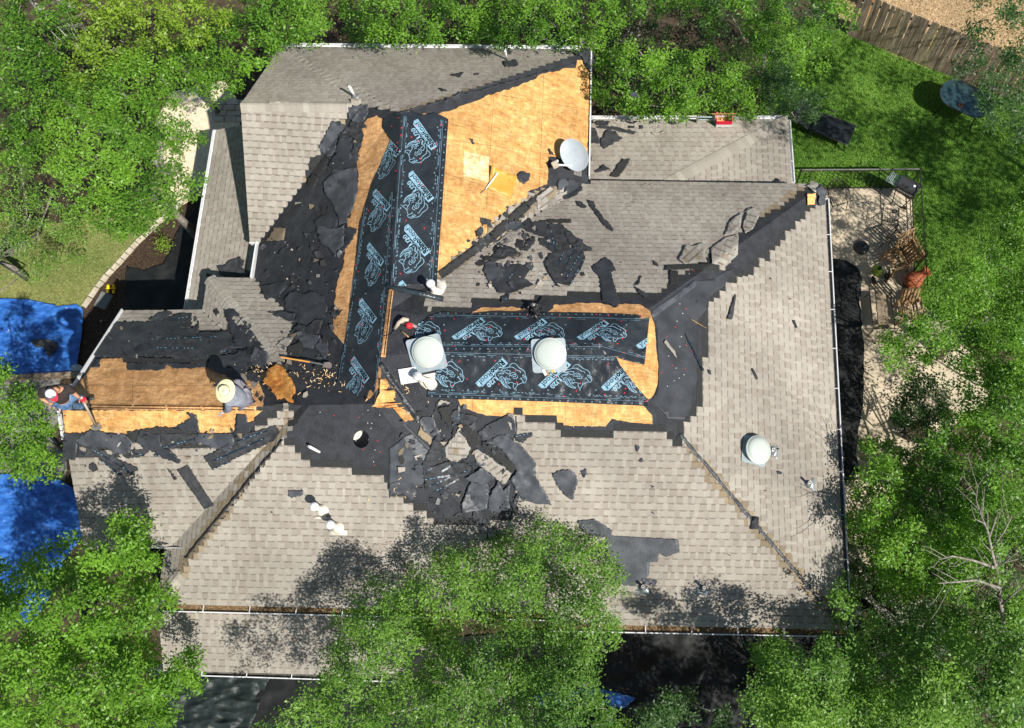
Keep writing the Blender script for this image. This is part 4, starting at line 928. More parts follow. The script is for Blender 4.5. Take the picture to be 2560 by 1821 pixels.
# front wing, south side heap
for lab, P_, q, a, st_ in [
    ('wide wrinkled black felt fold at the left end of the lower heap', [(415, 1290), (560, 1285), (620, 1270), (700, 1285), (520, 1330), (500, 1470), (420, 1440)], m_felt2, .04, []),
    ('smooth grey felt apron, widest piece of the lower heap', [(500, 1340), (600, 1260), (700, 1285), (830, 1295), (880, 1350), (860, 1430), (760, 1420), (700, 1380), (600, 1390)], m_feltl, .05, []),
    ('dark grey felt tongue drooping down the shingles, middle of the lower heap', [(930, 1260), (1060, 1300), (1080, 1380), (1150, 1420), (1205, 1470), (1190, 1488), (1100, 1460), (1000, 1400), (900, 1350)], m_felt2, .05, []),
    ('charcoal shingle back with slanting print, right of the drooping tongue', [(1050, 1290), (1310, 1290), (1310, 1340), (1180, 1370), (1030, 1445), (1020, 1430), (1080, 1390)], m_shscrap, .03, [((1080, 1385), (1300, 1320)), ((1030, 1440), (1120, 1390))]),
    ('folded grey felt with a sharp lower corner beside the long ribbed sheets', [(1310, 1290), (1540, 1290), (1560, 1340), (1530, 1410), (1420, 1380), (1290, 1340)], m_feltl, .05, []),
    ('long ribbed shingle sheet with three print rows pointing at the valley', [(1355, 1445), (1500, 1370), (1560, 1310), (1840, 1235), (1860, 1280), (1830, 1330), (1600, 1440), (1415, 1535)], m_shscrap, .02, [((1420, 1470), (1760, 1320)), ((1420, 1525), (1830, 1335)), ((1570, 1340), (1780, 1270))]),
    ('pair of slate-grey shingle strips sliding down the slope at left', [(520, 1330), (560, 1340), (920, 1525), (870, 1570), (640, 1440), (520, 1440)], m_shscrap, .02, [((540, 1350), (860, 1540)), ((540, 1420), (700, 1490))]),
    ('narrow shingle strip end beside the grey pair', [(640, 1445), (700, 1460), (830, 1560), (800, 1572)], m_shscrap, .02, [((660, 1460), (800, 1560))]),
    ('dark flap under the smooth apron with one blue print line', [(860, 1400), (1000, 1390), (960, 1440), (860, 1450)], m_shscrap, .02, [((870, 1420), (960, 1430))]),
    ('black starter shingle beneath the south heap', [(840, 1280), (1050, 1240), (1280, 1270), (1300, 1300), (900, 1340)], m_grit, .01, []),
    ('torn black felt island on the bright boards of the front wing', [(1180, 1235), (1270, 1190), (1240, 1150), (1310, 1165), (1330, 1280), (1200, 1270)], m_felt2, .01, []),
    ('black felt scrap with two white nails at the right end of the bright boards', [(1570, 1160), (1640, 1165), (1650, 1215), (1700, 1210), (1650, 1290), (1550, 1300), (1570, 1220)], m_felt2, .01, [])]:
    o_ = S(lab, Z('E', P_), q, .03 + a, a, 26, jag=1.2, curl=.05 + a)
    if st_: strips(o_, [(Z('E', p)[0], Z('E', q2)[0]) for p, q2 in st_])
S('dark stray shingle strip lying aslant on the clean shingles of the front wing', Z('E', [(1175, 1530), (1250, 1497), (1424, 1765), (1360, 1793)]), m_shscrap, .02, .008, jag=.4, curl=.02)
S('tiny torn scrap beside the top of the slanting stray strip', Z('E', [(1110, 1520), (1130, 1535), (1180, 1590), (1160, 1600)]), m_shscrap, .02, .01)
# centre-south heap
for lab, P_, q, a, st_ in [
    ('pale grey felt sheet with two dark holes, top left of the centre heap', [(425, 330), (475, 255), (640, 255), (760, 560), (640, 560), (510, 540), (470, 420)], m_feltl, .03, []),
    ('large pale felt sheet rolling down the slope at right of the centre heap', [(1470, 650), (1560, 650), (1560, 610), (1680, 545), (1800, 560), (2050, 740), (2190, 900), (2249, 990), (2249, 1200), (2500, 1640), (2249, 1624), (2040, 1570), (1850, 1260), (1950, 1100), (1700, 760)], m_feltl, .06, []),
    ('dark felt sheet laid flat, upper right of the centre heap', [(1340, 510), (1510, 380), (1620, 330), (1800, 230), (1900, 300), (1960, 460), (1890, 600), (1680, 545), (1560, 610), (1550, 650), (1400, 620)], m_felt2, .02, []),
    ('ribbed shingle backs with print rows low in the centre heap', [(480, 1050), (640, 1040), (900, 950), (1200, 1000), (1280, 1120), (1050, 1240), (900, 1330), (640, 1440), (520, 1390)], m_shscrap, .02, [((520, 1245), (900, 1180)), ((590, 1345), (1180, 1100)), ((640, 1440), (1040, 1240)), ((560, 1100), (640, 1060)), ((780, 1120), (1000, 980))]),
    ('upright grey shingle strip with a pale rim in the centre heap', [(465, 1020), (700, 520), (760, 600), (800, 780), (830, 860), (640, 980), (560, 1060)], m_shscrap, .05, []),
    ('patch of pale shingle tabs, biggest light piece of the centre heap', [(820, 750), (1060, 420), (1230, 760), (1160, 900), (1090, 910), (980, 1005), (840, 900)], m_tile0 if False else m_cap, .03, []),
    ('light shingle tabs in a slanting band right of the biggest light piece', [(1280, 790), (1350, 770), (1870, 1140), (1780, 1300), (1720, 1310), (1480, 1110), (1380, 1040), (1300, 900)], m_cap, .03, []),
    ('dark gritty shingle strip leaning between the light patches', [(1060, 420), (1210, 360), (1380, 680), (1240, 740), (1230, 770)], m_grit, .04, []),
    ('long dark gritty shingle strip along the slanting light band', [(1400, 640), (1480, 650), (1950, 1050), (1870, 1130), (1400, 740)], m_grit, .05, []),
    ('small purple-grey felt scrap between the two light bands', [(1300, 960), (1420, 850), (1500, 900), (1450, 1030), (1370, 1045)], m_feltl, .03, []),
    ('grey felt wedge folded under the slanting light band', [(1140, 1220), (1280, 1140), (1400, 1050), (1600, 1220), (1440, 1330), (1180, 1260)], m_feltl, .06, []),
    ('pale grey felt square in the leaf shadow, bottom of the centre heap', [(1080, 1624), (1230, 1285), (1500, 1310), (1510, 1500), (1480, 1700), (1100, 1780)], m_feltl, .05, []),
    ('curved pale felt edge at the bottom right of the centre heap', [(1510, 1530), (1660, 1260), (1740, 1420), (1850, 1300), (1820, 1560), (1850, 1700), (1600, 1780), (1500, 1700)], m_feltl, .05, []),
    ('gritty dark shingle piece near the top of the centre heap', [(715, 130), (900, 90), (960, 300), (890, 430), (780, 300)], m_grit, .03, []),
    ('bent black felt piece with a hooked corner, top of the centre heap', [(910, 240), (930, 180), (1050, 130), (1070, 300), (900, 430), (960, 340)], m_felt2, .04, [((1060, 220), (930, 430))]),
    ('dark felt flap right of the hooked corner', [(1060, 210), (1270, 240), (1340, 270), (1260, 370), (1100, 400), (1060, 330)], m_shscrap, .03, []),
    ('light shingle tab chip at the very top of the centre heap', [(700, 100), (750, 0), (850, 10), (910, 40), (870, 70), (820, 40)], m_cap, .03, []),
    ('stray light shingle tab overlapping the board edge', [(1805, 218), (1920, 222), (1925, 460), (1850, 460), (1805, 350)], m_cap, .03, []),
    ('small dark shingle piece with blue print right of the centre heap', [(1920, 550), (2190, 505), (2197, 560), (2110, 600), (2050, 680), (1930, 640)], m_shscrap, .02, [((1930, 570), (2160, 520))]),
    ('brown shingle tabs left in the heap beside the lone pale felt sheet', [(400, 540), (440, 410), (510, 500), (620, 580), (600, 700), (500, 620)], M('brown_tabs', (.25, .19, .12), (.34, .27, .18), 90, .95, .5, 150), .02, []),
    ('narrow grey felt finger in the lower right of the centre heap', [(1890, 1600), (2040, 1280), (2060, 1290), (2000, 1500), (1920, 1640)], m_feltl, .02, [])]:
    o_ = S(lab, Z('R', P_), q, .025 + a, a * .8, 20, jag=.9, curl=.04 + a, cw=12, cell=8)
    if st_: strips(o_, [(Z('R', p)[0], Z('R', q2)[0]) for p, q2 in st_])
S('rounded pale felt leaf under the right edge of the centre heap', Z('G', [(535, 1555), (600, 1530), (660, 1535), (700, 1570), (705, 1610), (685, 1680), (670, 1730), (620, 1700), (560, 1624)]), m_feltl, .02, .02)
S('small pointed grey scrap on the clean shingles below the bright boards', Z('G', [(720, 1540), (760, 1520), (772, 1560), (745, 1585)]), m_feltl, .02, .01)
S('tiny kite-shaped black scrap on the clean south slope', Z('G', [(1087, 1358), (1118, 1382), (1100, 1412), (1090, 1400)]), m_shscrap, .015, .01)
S('tiny round black scrap on the clean south slope', Z('G', [(1112, 1470), (1135, 1452), (1140, 1475), (1120, 1480)]), m_shscrap, .015, .005)
S('triangular black chip near the crown of the bottom tree', Z('K', [(1187, 8), (1218, 14), (1200, 30)]), m_shscrap, .015, .005)
S('short grey curl of felt above the two mushroom vents', Z('J', [(380, 40), (470, 38), (472, 72), (400, 95), (372, 80)]), m_feltl, .03, .03)
S('large flat grey felt sheet on the lower south slope with a torn right edge', Z('K', [(892, 342), (1115, 355), (1375, 372), (1383, 450), (1290, 488), (1245, 462), (1235, 520), (1185, 520), (1175, 610), (1150, 630), (1080, 680), (985, 668), (930, 600), (890, 540)]), m_feltl, .012, .005, jag=.5, curl=.02)
S('bent narrow felt flap at the lower corner of the large flat sheet', Z('K', [(1128, 628), (1190, 630), (1237, 645), (1220, 672), (1140, 668)]), m_feltl, .05, .03)
S('grey felt piece half hidden by the bottom tree', Z('K', [(700, 250), (810, 232), (935, 310), (920, 345), (850, 358), (740, 320)]), m_feltl, .015, .008)
# north slope scraps
for lab, P_, q, a, st_ in [
    ('long thin black felt splinter on the north slope, pointing down right', [(765, 1115), (810, 1125), (820, 1170), (915, 1275), (943, 1310), (935, 1330), (880, 1290), (800, 1180)], m_shscrap, .01, []),
    ('small leaf-shaped black scrap left of the long splinter', [(690, 1125), (730, 1130), (765, 1160), (755, 1172), (705, 1160)], m_shscrap, .01, []),
    ('dark felt rag with pale edge near the satellite dish foot', [(600, 1105), (640, 975), (730, 1000), (735, 1050), (690, 1090), (625, 1115)], m_felt2, .03, []),
    ('round-cornered grey felt scrap beside the dish foot', [(568, 1010), (590, 975), (630, 980), (645, 1010), (600, 1050), (570, 1050)], m_feltl, .03, []),
    ('light shingle tabs heaped beside the dish foot', [(430, 1100), (520, 1020), (570, 1080), (640, 1050), (600, 1120), (500, 1180), (440, 1180)], m_cap, .03, []),
    ('black felt lump covering the valley below the yellow sheet', [(240, 1270), (330, 1250), (340, 1300), (300, 1330), (255, 1320)], m_feltl, .05, []),
    ('fan-shaped black felt lying right of the valley', [(330, 1300), (360, 1270), (490, 1250), (515, 1310), (490, 1370), (420, 1350)], m_felt2, .03, []),
    ('dark starter strip across the top of the printed shingle stack', [(500, 1243), (660, 1243), (662, 1272), (510, 1275)], m_grit, .02, []),
    ('upper dark shingle stack with upright print lines on the north slope', [(510, 1275), (600, 1280), (640, 1340), (660, 1470), (560, 1478), (500, 1440), (450, 1410), (445, 1370), (485, 1370), (485, 1330)], m_shscrap, .02, [((525, 1320), (560, 1470)), ((487, 1330), (512, 1440))]),
    ('lower fan of black shingle strips with slanting print lines on the north slope', [(515, 1470), (580, 1475), (660, 1440), (700, 1380), (740, 1400), (730, 1450), (755, 1495), (735, 1560), (650, 1690), (555, 1665), (525, 1620), (500, 1580), (480, 1535)], m_shscrap, .03, [((568, 1560), (640, 1400)), ((595, 1610), (700, 1420)), ((620, 1650), (730, 1460)), ((650, 1690), (750, 1500))]),
    ('dark felt lobe at the right shoulder of the shingle stacks', [(600, 1280), (700, 1370), (740, 1380), (745, 1410), (800, 1440), (800, 1455), (760, 1460), (700, 1440), (640, 1400)], m_shscrap, .02, []),
    ('black felt strip bent like an arm, hanging onto the open boards', [(797, 1560), (885, 1495), (930, 1530), (960, 1590), (925, 1600), (985, 1800), (970, 1830), (870, 1790), (850, 1640), (820, 1600)], m_felt2, .015, []),
    ('twisted black scrap between the bent arm and the hip', [(1075, 1690), (1100, 1660), (1120, 1620), (1133, 1625), (1110, 1680)], m_shscrap, .02, []),
    ('thin felt sliver just above the gritty edge near the hip', [(1080, 1690), (1130, 1720), (1175, 1755), (1150, 1770), (1100, 1730)], m_shscrap, .01, []),
    ('tiny black scrap alone on the north slope left of the heaved shingles', [(1203, 1520), (1225, 1530), (1242, 1562), (1215, 1550)], m_shscrap, .01, []),
    ('dark rags in the first cluster below the valley', [(110, 1510), (200, 1410), (290, 1440), (330, 1480), (230, 1500), (130, 1540)], m_shscrap, .04, []),
    ('curved black felt blade right of the first cluster', [(335, 1440), (380, 1370), (420, 1360), (415, 1400), (370, 1460)], m_shscrap, .03, []),
    ('light shingle tabs scattered below the valley strip', [(160, 1400), (230, 1340), (300, 1350), (290, 1400), (200, 1430)], m_cap, .03, []),
    ('shiny black felt lump in the second cluster below the valley', [(85, 1540), (130, 1520), (190, 1560), (210, 1624), (150, 1680), (110, 1660), (75, 1590)], m_feltl, .06, []),
    ('dark felt spread across the second cluster', [(190, 1570), (320, 1540), (390, 1580), (350, 1640), (410, 1680), (310, 1720), (250, 1740), (180, 1740), (130, 1680)], m_felt2, .05, [((250, 1640), (290, 1580))]),
    ('small square print scrap under the second cluster', [(195, 1760), (250, 1740), (245, 1800), (195, 1800)], m_shscrap, .02, [((230, 1745), (225, 1795))]),
    ('bright black felt with a round shadow beside the dish bracket', [(300, 950), (330, 925), (385, 938), (380, 985), (345, 1015), (305, 975)], m_felt2, .03, []),
    ('thin black sliver on the boards near the dish', [(507, 780), (520, 775), (545, 820), (520, 815)], m_shscrap, .02, [])]:
    o_ = S(lab, Z('C', P_), q, .02 + a, a * .8, 22, jag=1.0, curl=.03 + a, cell=8)
    if st_: strips(o_, [(Z('C', p)[0], Z('C', q2)[0]) for p, q2 in st_])
# north-east wing scraps
for lab, P_, q, a in [
    ('round-ended black shingle rag, largest scrap on the small north-east roof', [(855, 720), (900, 650), (960, 660), (1002, 710), (960, 730), (880, 780), (860, 760)], m_shscrap, .05),
    ('long black strip at the top of the small north-east roof', [(830, 625), (960, 630), (1090, 662), (1080, 680), (960, 655), (840, 640)], m_shscrap, .02),
    ('upright brown-black shingle strip in the top corner by the white board', [(785, 630), (820, 640), (855, 740), (830, 742), (785, 735)], m_shscrap, .02),
    ('black bag-like scrap on the gutter of the small north-east roof', [(805, 600), (860, 588), (925, 592), (900, 625), (845, 622)], m_shscrap, .05),
    ('small flat black rectangle below the north-east gutter', [(1044, 622), (1083, 624), (1080, 640), (1046, 640)], m_shscrap, .02),
    ('tiny black square right of the flat rectangle', [(1115, 620), (1138, 620), (1136, 645), (1114, 645)], m_shscrap, .02),
    ('black tuft caught on the middle of the north-east gutter', [(1040, 590), (1105, 595), (1080, 608), (1050, 606)], m_shscrap, .05),
    ('black tuft caught on the gutter left of the red carton', [(1290, 592), (1350, 590), (1365, 606), (1330, 615)], m_shscrap, .05),
    ('dark diamond scrap low on the small north-east roof', [(815, 930), (875, 878), (922, 915), (860, 930)], m_shscrap, .02),
    ('dark slanting shingle strip with a brown torn edge on the small north-east roof', [(918, 958), (1000, 840), (1055, 845), (1020, 905), (970, 965)], m_grit, .02)]:
    S(lab, Z('C', P_), q, .02 + a, a * .8, 20, jag=1.2, curl=.03 + a, cell=8, only=['F14', 'F14E'])
S('curled brown shingle hoop on the small north-east roof', Z('C', [(1195, 665), (1240, 672), (1278, 655), (1283, 665), (1240, 684), (1200, 676)]), m_cap, .06, .02, only=['F14'])
# top slope scraps
for lab, P_, q in [
    ('thin bird-shaped black scrap on the top slope', [(1450, 285), (1500, 272), (1548, 262), (1520, 300), (1470, 292)], m_shscrap),
    ('small flat oval black scrap right of the bird-shaped one', [(1612, 275), (1645, 275), (1640, 284), (1615, 285)], m_shscrap),
    ('pointed black scrap above the torn cross-shaped one', [(1372, 370), (1405, 378), (1436, 398), (1400, 395)], m_shscrap),
    ('cross-shaped torn black scrap on the top slope', [(1408, 470), (1440, 435), (1480, 425), (1515, 394), (1520, 450), (1475, 452), (1430, 465)], m_shscrap),
    ('pair of black slivers on the bright boards', [(1578, 705), (1605, 712), (1617, 748), (1600, 745)], m_shscrap)]:
    S(lab, Z('B', P_), q, .03, .015, 15, cell=7)
S('black cloth-like felt draped over the top right roof corner', Z('C', [(630, 120), (700, 125), (740, 108), (800, 112), (818, 200), (815, 240), (786, 262), (745, 215), (735, 165), (650, 135)]), m_felt2, .05, .03, only=['F10', 'F1'])
S('leaf-shaped grey felt scrap lying on the tree crown beside the roof', Z('C', [(1048, 415), (1085, 393), (1118, 435), (1060, 428)]), m_feltl, .02, .02, at=lambda x, y, l: U(x, y, 4.55 + l))
# east slope scraps
for lab, P_, q in [
    ('long upright black felt splinter high on the east slope', [(1697, 525), (1715, 470), (1735, 400), (1758, 355), (1755, 400), (1735, 525), (1720, 530)], m_shscrap),
    ('pale torn shingle strip on the bare felt of the east slope', [(1278, 680), (1290, 662), (1350, 735), (1364, 785), (1345, 765), (1300, 710)], m_cap),
    ('narrow black strip with dotted print on the edge of the east slope', [(1415, 622), (1425, 625), (1548, 868), (1535, 872)], m_tar),
    ('thin brown splinter across the felt edge of the east slope', [(1455, 528), (1462, 525), (1565, 588), (1530, 572)], m_wood2),
    ('small grey chip beside the dotted strip', [(1570, 862), (1592, 868), (1592, 900), (1578, 890)], m_shscrap)]:
    S(lab, Z('G', P_), q, .02, .008, 20, cell=8, jag=.5)
for lab, P_ in [('short dark chip in the middle of the east slope', [(322, 530), (340, 535), (357, 580), (345, 588)]), ('slanting dark chip left on the east slope', [(50, 860), (60, 852), (95, 920), (82, 930)]),
                ('six-sided dark chip below the right round vent', [(218, 1545), (232, 1537), (255, 1545), (250, 1558), (230, 1560)])]:
    S(lab, Z('H', P_), m_shscrap, .015, .005, cell=8, jag=.4, curl=.01)
for lab, P_, q, a in [
    ('crumpled grey felt cluster at the top east roof corner', [(490, 1245), (520, 1235), (555, 1290), (540, 1310), (490, 1295), (480, 1260)], m_feltl, .06),
    ('dark felt lobe under the grey cluster at the top east corner', [(415, 1235), (450, 1200), (490, 1215), (500, 1290), (460, 1270)], m_cap, .04),
    ('grey felt end curling over the east gutter at the top corner', [(500, 1300), (545, 1310), (540, 1360), (505, 1370), (495, 1340)], m_feltl, .04)]:
    S(lab, Z('D', P_), q, .03 + a, a, 14, cell=7, jag=.6, only=['F8', 'F9'])
S('orange rag on the bare felt at the top east corner', Z('D', [(420, 1285), (450, 1292), (480, 1285), (472, 1360), (425, 1365)]), m_cloth_o, .05, .04, 14, 6, .6, .06, cat='rag', name='orange_rag', group=None, only=['F8', 'F9'])
# heaved shingle slabs on the north slope near the hip
for lab, P_, q, a in [
    ('heaved slab of light shingles tilted over the felt, left one of the pair near the hip', [(1375, 1510), (1398, 1470), (1418, 1418), (1470, 1425), (1535, 1400), (1560, 1430), (1548, 1480), (1565, 1530), (1490, 1528), (1420, 1545)], m_cap, .10),
    ('heaved slab of light shingle tabs right of the tilted one', [(1590, 1440), (1680, 1370), (1775, 1345), (1770, 1480), (1690, 1560), (1600, 1540)], m_cap, .08),
    ('dark gritty strip lying along the foot of the heaved slabs', [(1285, 1550), (1440, 1545), (1600, 1540), (1598, 1590), (1460, 1575), (1285, 1585)], m_grit, .03),
    ('dark upright strip joining the gritty strip near the hip', [(1313, 1585), (1372, 1590), (1375, 1660), (1390, 1680), (1318, 1680)], m_grit, .02),
    ('loose light shingle stack standing on edge near the hip, upper', [(1680, 1355), (1710, 1270), (1750, 1230), (1800, 1200), (1790, 1290), (1740, 1340)], m_cap, .12),
    ('loose light shingle stack standing on edge near the hip, lower', [(1800, 1290), (1830, 1190), (1880, 1160), (1910, 1230), (1870, 1310), (1820, 1340)], m_cap, .12)]:
    o_ = S(lab, Z('C', P_), q, .06 + a * .5, a * .18, 50, jag=.35, curl=a * .3, cw=20, cell=8, only=['F9', 'F8'], name='heaved_slab', cat='shingle slab', thk=.012)
S('single light shingle cap curled over the felt near the top hip', Z('D', [(0, 1410), (50, 1375), (115, 1410), (40, 1420)]), m_cap, .08, .04, only=['F9'])
# broken board and rubbish by the kneeling worker
pb = sheet('broken_board', Z('F', [(240, 860), (262, 845), (290, 822), (320, 830), (360, 880), (372, 895), (400, 930), (420, 985), (420, 1020), (398, 1040), (408, 1082), (385, 1080), (340, 1050), (300, 1062), (270, 1010), (240, 970), (205, 940), (220, 890)]), m_osbred, .05, .03, 40, 10, 2.2, 5, .03, 10, .018)
tag(pb, 'splintered orange strand board torn loose beside the kneeling worker', 'board')
for k, (x, y) in enumerate([(222, 925), (215, 955), (275, 1005), (300, 845)]):
    sheet('splinter', [(580 + (x + a) * .3755, 600 + (y + b) * .3755) for a, b in ((-14, 2), (12, -10), (16, -4), (-8, 8))], m_osb, .06, parent=pb, cell=60)
chips_V, chips_F = [], []
for k in range(200):
    cx_, cy_ = rr.choice([(690, 950), (650, 930), (830, 945), (790, 930), (650, 935), (1000, 1230), (1020, 960), (800, 950), (1320, 690), (640, 925)]); x, y = cx_ + rr.gauss(0, 30), cy_ + rr.gauss(0, 16)
    a = rr.uniform(0, 3.1); l = rr.uniform(.012, .035); p = RP(x, y, .045 if rr.random() < .5 else .02); d = Vector((math.cos(a) * l, math.sin(a) * l, rr.uniform(-.01, .01))); e = Vector((-d.y, d.x, 0)) * .22; i = len(chips_V)
    chips_V += [p - d - e, p + d - e, p + d + e, p - d + e]; chips_F.append((i, i + 1, i + 2, i + 3))
tag(mobj('wood_chips', chips_V, chips_F, m_osbpale), 'pale wood chips and splinters strewn over the felt', 'chips', kind='stuff')

HEAPS = [([(1000, 1010), (1150, 1010), (1290, 1100), (1290, 1290), (1090, 1310), (1000, 1200)], 150), ([(640, 620), (860, 560), (850, 850), (760, 1000), (600, 1000), (560, 900), (700, 860)], 130), ([(1150, 600), (1400, 560), (1480, 720), (1200, 740)], 90), ([(160, 1080), (640, 1070), (620, 1140), (200, 1170)], 80), ([(250, 790), (620, 800), (640, 900), (260, 890)], 70), ([(830, 300), (900, 300), (880, 480), (780, 560), (730, 500)], 50), ([(1180, 560), (1330, 480), (1360, 620), (1200, 700)], 50), ([(600, 420), (2060, 480), (2090, 1560), (420, 1480)], 150)]
for k_, mt_ in enumerate((m_shscrap, m_felt2, m_feltl, m_cap, m_grit)):
    V_, F_ = [], []
    for h_, (reg, n_) in enumerate(HEAPS):
        if h_ == 7 and k_ not in (0, 2): continue
        for x, y in scat(reg, int(n_ * (.30, .26, .16, .16, .12)[k_])):
            if y > 1320 and 640 < x < 1500: continue
            r0 = rr.choice((2, 3, 4, 6, 9, 13)) if h_ < 7 else rr.choice((1.2, 1.5, 2, 3)); i = len(V_); m_ = rr.randint(3, 6); a0 = rr.uniform(0, 6); el = rr.uniform(.35, 1); l_ = rr.uniform(.036, .056); tx, ty = rr.gauss(0, .0035), rr.gauss(0, .0035); ct_, st_ = math.cos(a0 * 3), math.sin(a0 * 3)
            for q in range(m_):
                a = a0 + 6.283 * q / m_; r1 = r0 * rr.uniform(.55, 1.3); dx, dy = r1 * math.cos(a), r1 * el * math.sin(a); dx, dy = dx * ct_ - dy * st_, dx * st_ + dy * ct_; V_.append(RP(x + dx, y + dy, max(.02, l_ + tx * dx + ty * dy)))
            F_.append(tuple(range(i + m_ - 1, i - 1, -1)))
    if mt_ is m_cap: o_ = mobj('debris_crumbs', V_, F_, m_tile, cols=[rr.choice(LT + DK + TAN) for _ in F_])
    else: o_ = mobj('debris_crumbs', V_, F_, mt_)
    tag(o_, ('small dark shingle-back crumbs strewn over the heaps', 'small black felt crumbs strewn over the heaps', 'small pale grey felt crumbs strewn over the heaps', 'small light shingle tab crumbs strewn over the heaps', 'small gritty black shingle crumbs strewn over the heaps')[k_], 'debris', kind='stuff')

# ------------------------------------------------------------------ vents, pipes, dish
def basis_at(px, py, ang=0, only=None): return RP(px, py, 0, only), rbasis(px, py, only, ang)
GV = 'round dome vents'
def round_vent(px, py, ang, label, plate=.62, size=.31, loose=.03, hh=.22, only=None):
    p, R = basis_at(px, py, ang, only); t = empty('round_vent', p, label, 'roof vent', GV)
    n = R @ Vector((0, 0, 1)); m = bmesh.new(); c = p + n * loose
    V_ = []; q = plate / 2; rr_ = .06
    for sx, sy, a0 in ((1, 1, 0), (-1, 1, 90), (-1, -1, 180), (1, -1, 270)):
        for k in range(5): a = math.radians(a0 + k * 22.5); V_.append(((q - rr_) * sx + rr_ * math.cos(a), (q - rr_) * sy + rr_ * math.sin(a)))
    W = [c + R @ Vector((x, y, .012)) for x, y in V_] + [c + R @ Vector((x, y, 0)) for x, y in V_]; N_ = len(V_)
    mobj('base_plate', W, [tuple(range(N_))] + [(i, N_ + i, N_ + (i + 1) % N_, (i + 1) % N_) for i in range(N_)], m_metal, t)
    if hh < .2: c = c + Vector((.035, .05, 0))
    MB().lathe([(size * .62, .01), (size * .60, hh * .8), (size * .7, hh * .82)], c, R, 32).build('throat', m_metal, t, True)
    MB().lathe([(size * .97, hh * .62), (size * 1.0, hh * .66), (size * 1.02, hh * .74), (size * .985, hh * .78), (size * .93, hh * .80), (size * .91, hh * .86), (size * .80, hh * 1.02), (size * .6, hh * 1.12), (size * .3, hh * 1.18), (.001, hh * 1.2)], c, R, 48).build('dome', m_dome, t, True)
    for k in range(6):
        a = k * math.pi / 3 + .4; MB().ell(c + R @ Vector((size * .9 * math.cos(a), size * .9 * math.sin(a), hh * .86)), (.008, .008, .006), R, 6, 4).build('screw', m_metal, t)
    return t
round_vent(1068, 884, math.radians(14), 'pale dome vent beside the small white square panel, west end of the membrane', .68, .30, .03, .15, only=['F7'])
round_vent(1373, 888, math.radians(3), 'pale dome vent standing on the middle of the printed black membrane', .66, .305, .03, .15, only=['F7'])
round_vent(1884, 1128, math.radians(-8), 'pale dome vent on the clean shingles of the east slope', .56, .29, .02)
p, R = basis_at(1022, 938, math.radians(10), ['F7']); MB().box(p + R @ Vector((0, 0, .05)), (.33, .30, .025), R).build('tmp', m_white); o_ = COL.objects['tmp']; o_.name = 'white_panel'; tag(o_, 'small white square sheet lying under the first dome vent', 'sheet')
p, R = basis_at(1075, 965, math.radians(8), ['F7'])
def poly_plate(name, pts, mat, lift, thk, label=None, cat=None, parent=None, only=None):
    return tag(sheet(name, pts, mat, lift, cell=80, thk=thk, parent=parent, only=only), label, cat)
GM = 'cream mushroom vents'
def mush(px, py, h, label, plate, tilt=None, r=.052, cap=.085, only=None, apron=True):
    p, R = basis_at(px, py, 0, only); t = empty('mushroom_vent', p, label, 'roof vent', GM)
    up = (tilt or Vector((0, 0, 1))).normalized(); x, y = frame(up); Ru = Matrix((x, y, up)).transposed()
    if plate: sheet('flashing', plate, m_cream, .02, cell=60, thk=.008, parent=t, only=only)
    MB().lathe([(r * 2.6, -.05), (r * 2.35, .03), (r * 1.5, .12), (r * 1.12, .16), (r, .2), (r, h - .03)], p + up * .0, Ru, 24).build('stack', m_cream, t, True)
    c = p + up * h
    MB().lathe([(cap * .8, -.075), (cap, -.06), (cap * 1.02, .0), (cap * .95, .015), (cap * .5, .03), (.001, .034)], c, Ru, 28).build('cap', m_white, t, True)
    for k in range(4):
        a = k * math.pi / 4 + .3; MB().bar(c + Ru @ Vector((math.cos(a) * cap * .7, math.sin(a) * cap * .7, .028)), c - Ru @ Vector((math.cos(a) * cap * .7, math.sin(a) * cap * .7, -.028)), .007, .006).build('cap_rib', m_pipe, t)
    return t
mush(1090, 731, .50, 'cream mushroom vent with a torn collar beside the end of the printed strip', [(1072, 720), (1088, 697), (1113, 700), (1116, 716), (1108, 732), (1096, 741), (1080, 735)], only=['F9', 'F10'])
mush(1077, 958, .42, 'cream mushroom vent leaning on a loose plate below the first dome vent', [(1042, 946), (1048, 938), (1098, 930), (1103, 964), (1066, 973), (1052, 962)], Vector((-.45, .12, .85)), only=['F7'])
mush(806, 1274, .47, 'upper of the two cream mushroom vents on the clean left shingles', [(782, 1292), (815, 1292), (815, 1297), (784, 1297)])
mush(845, 1318, .47, 'lower of the two cream mushroom vents, with a wide apron on the left shingles', [(820, 1326), (868, 1326), (868, 1338), (820, 1337)])
GP = 'plumbing vent pipes'
def pipe(px, py, h, label, rad=.028, lean=None, plate=None, boot=True, mat=None, only=None):
    p, R = basis_at(px, py, 0, only); t = empty('vent_pipe', p, label, 'vent pipe', GP)
    if plate: sheet('flashing', plate, m_metal, .018, cell=60, thk=.005, parent=t)
    if boot: MB().lathe([(.085, .0), (.08, .025), (.05, .055), (rad + .006, .075), (.001, .076)], p, R, 22).build('rubber_boot', m_rubber, t, True)
    up = (lean or Vector((0, 0, 1))).normalized(); a = p + up * .02; b = p + up * h; x, y = frame(up); Ru = Matrix((x, y, up)).transposed()
    MB().lathe([(rad, 0), (rad, h - .02), (rad * .78, h - .02), (rad * .76, h - .08)], a, Ru, 18).build('tube', mat or m_pipe, t, True)
    MB().lathe([(rad * .75, h - .075), (.001, h - .074)], a, Ru, 12).build('bore', m_rust, t)
    return t
pipe(888, 243, .40, 'white pipe with grey boot just above the west ridge', plate=[(878, 243), (899, 236), (894, 246), (880, 247)])
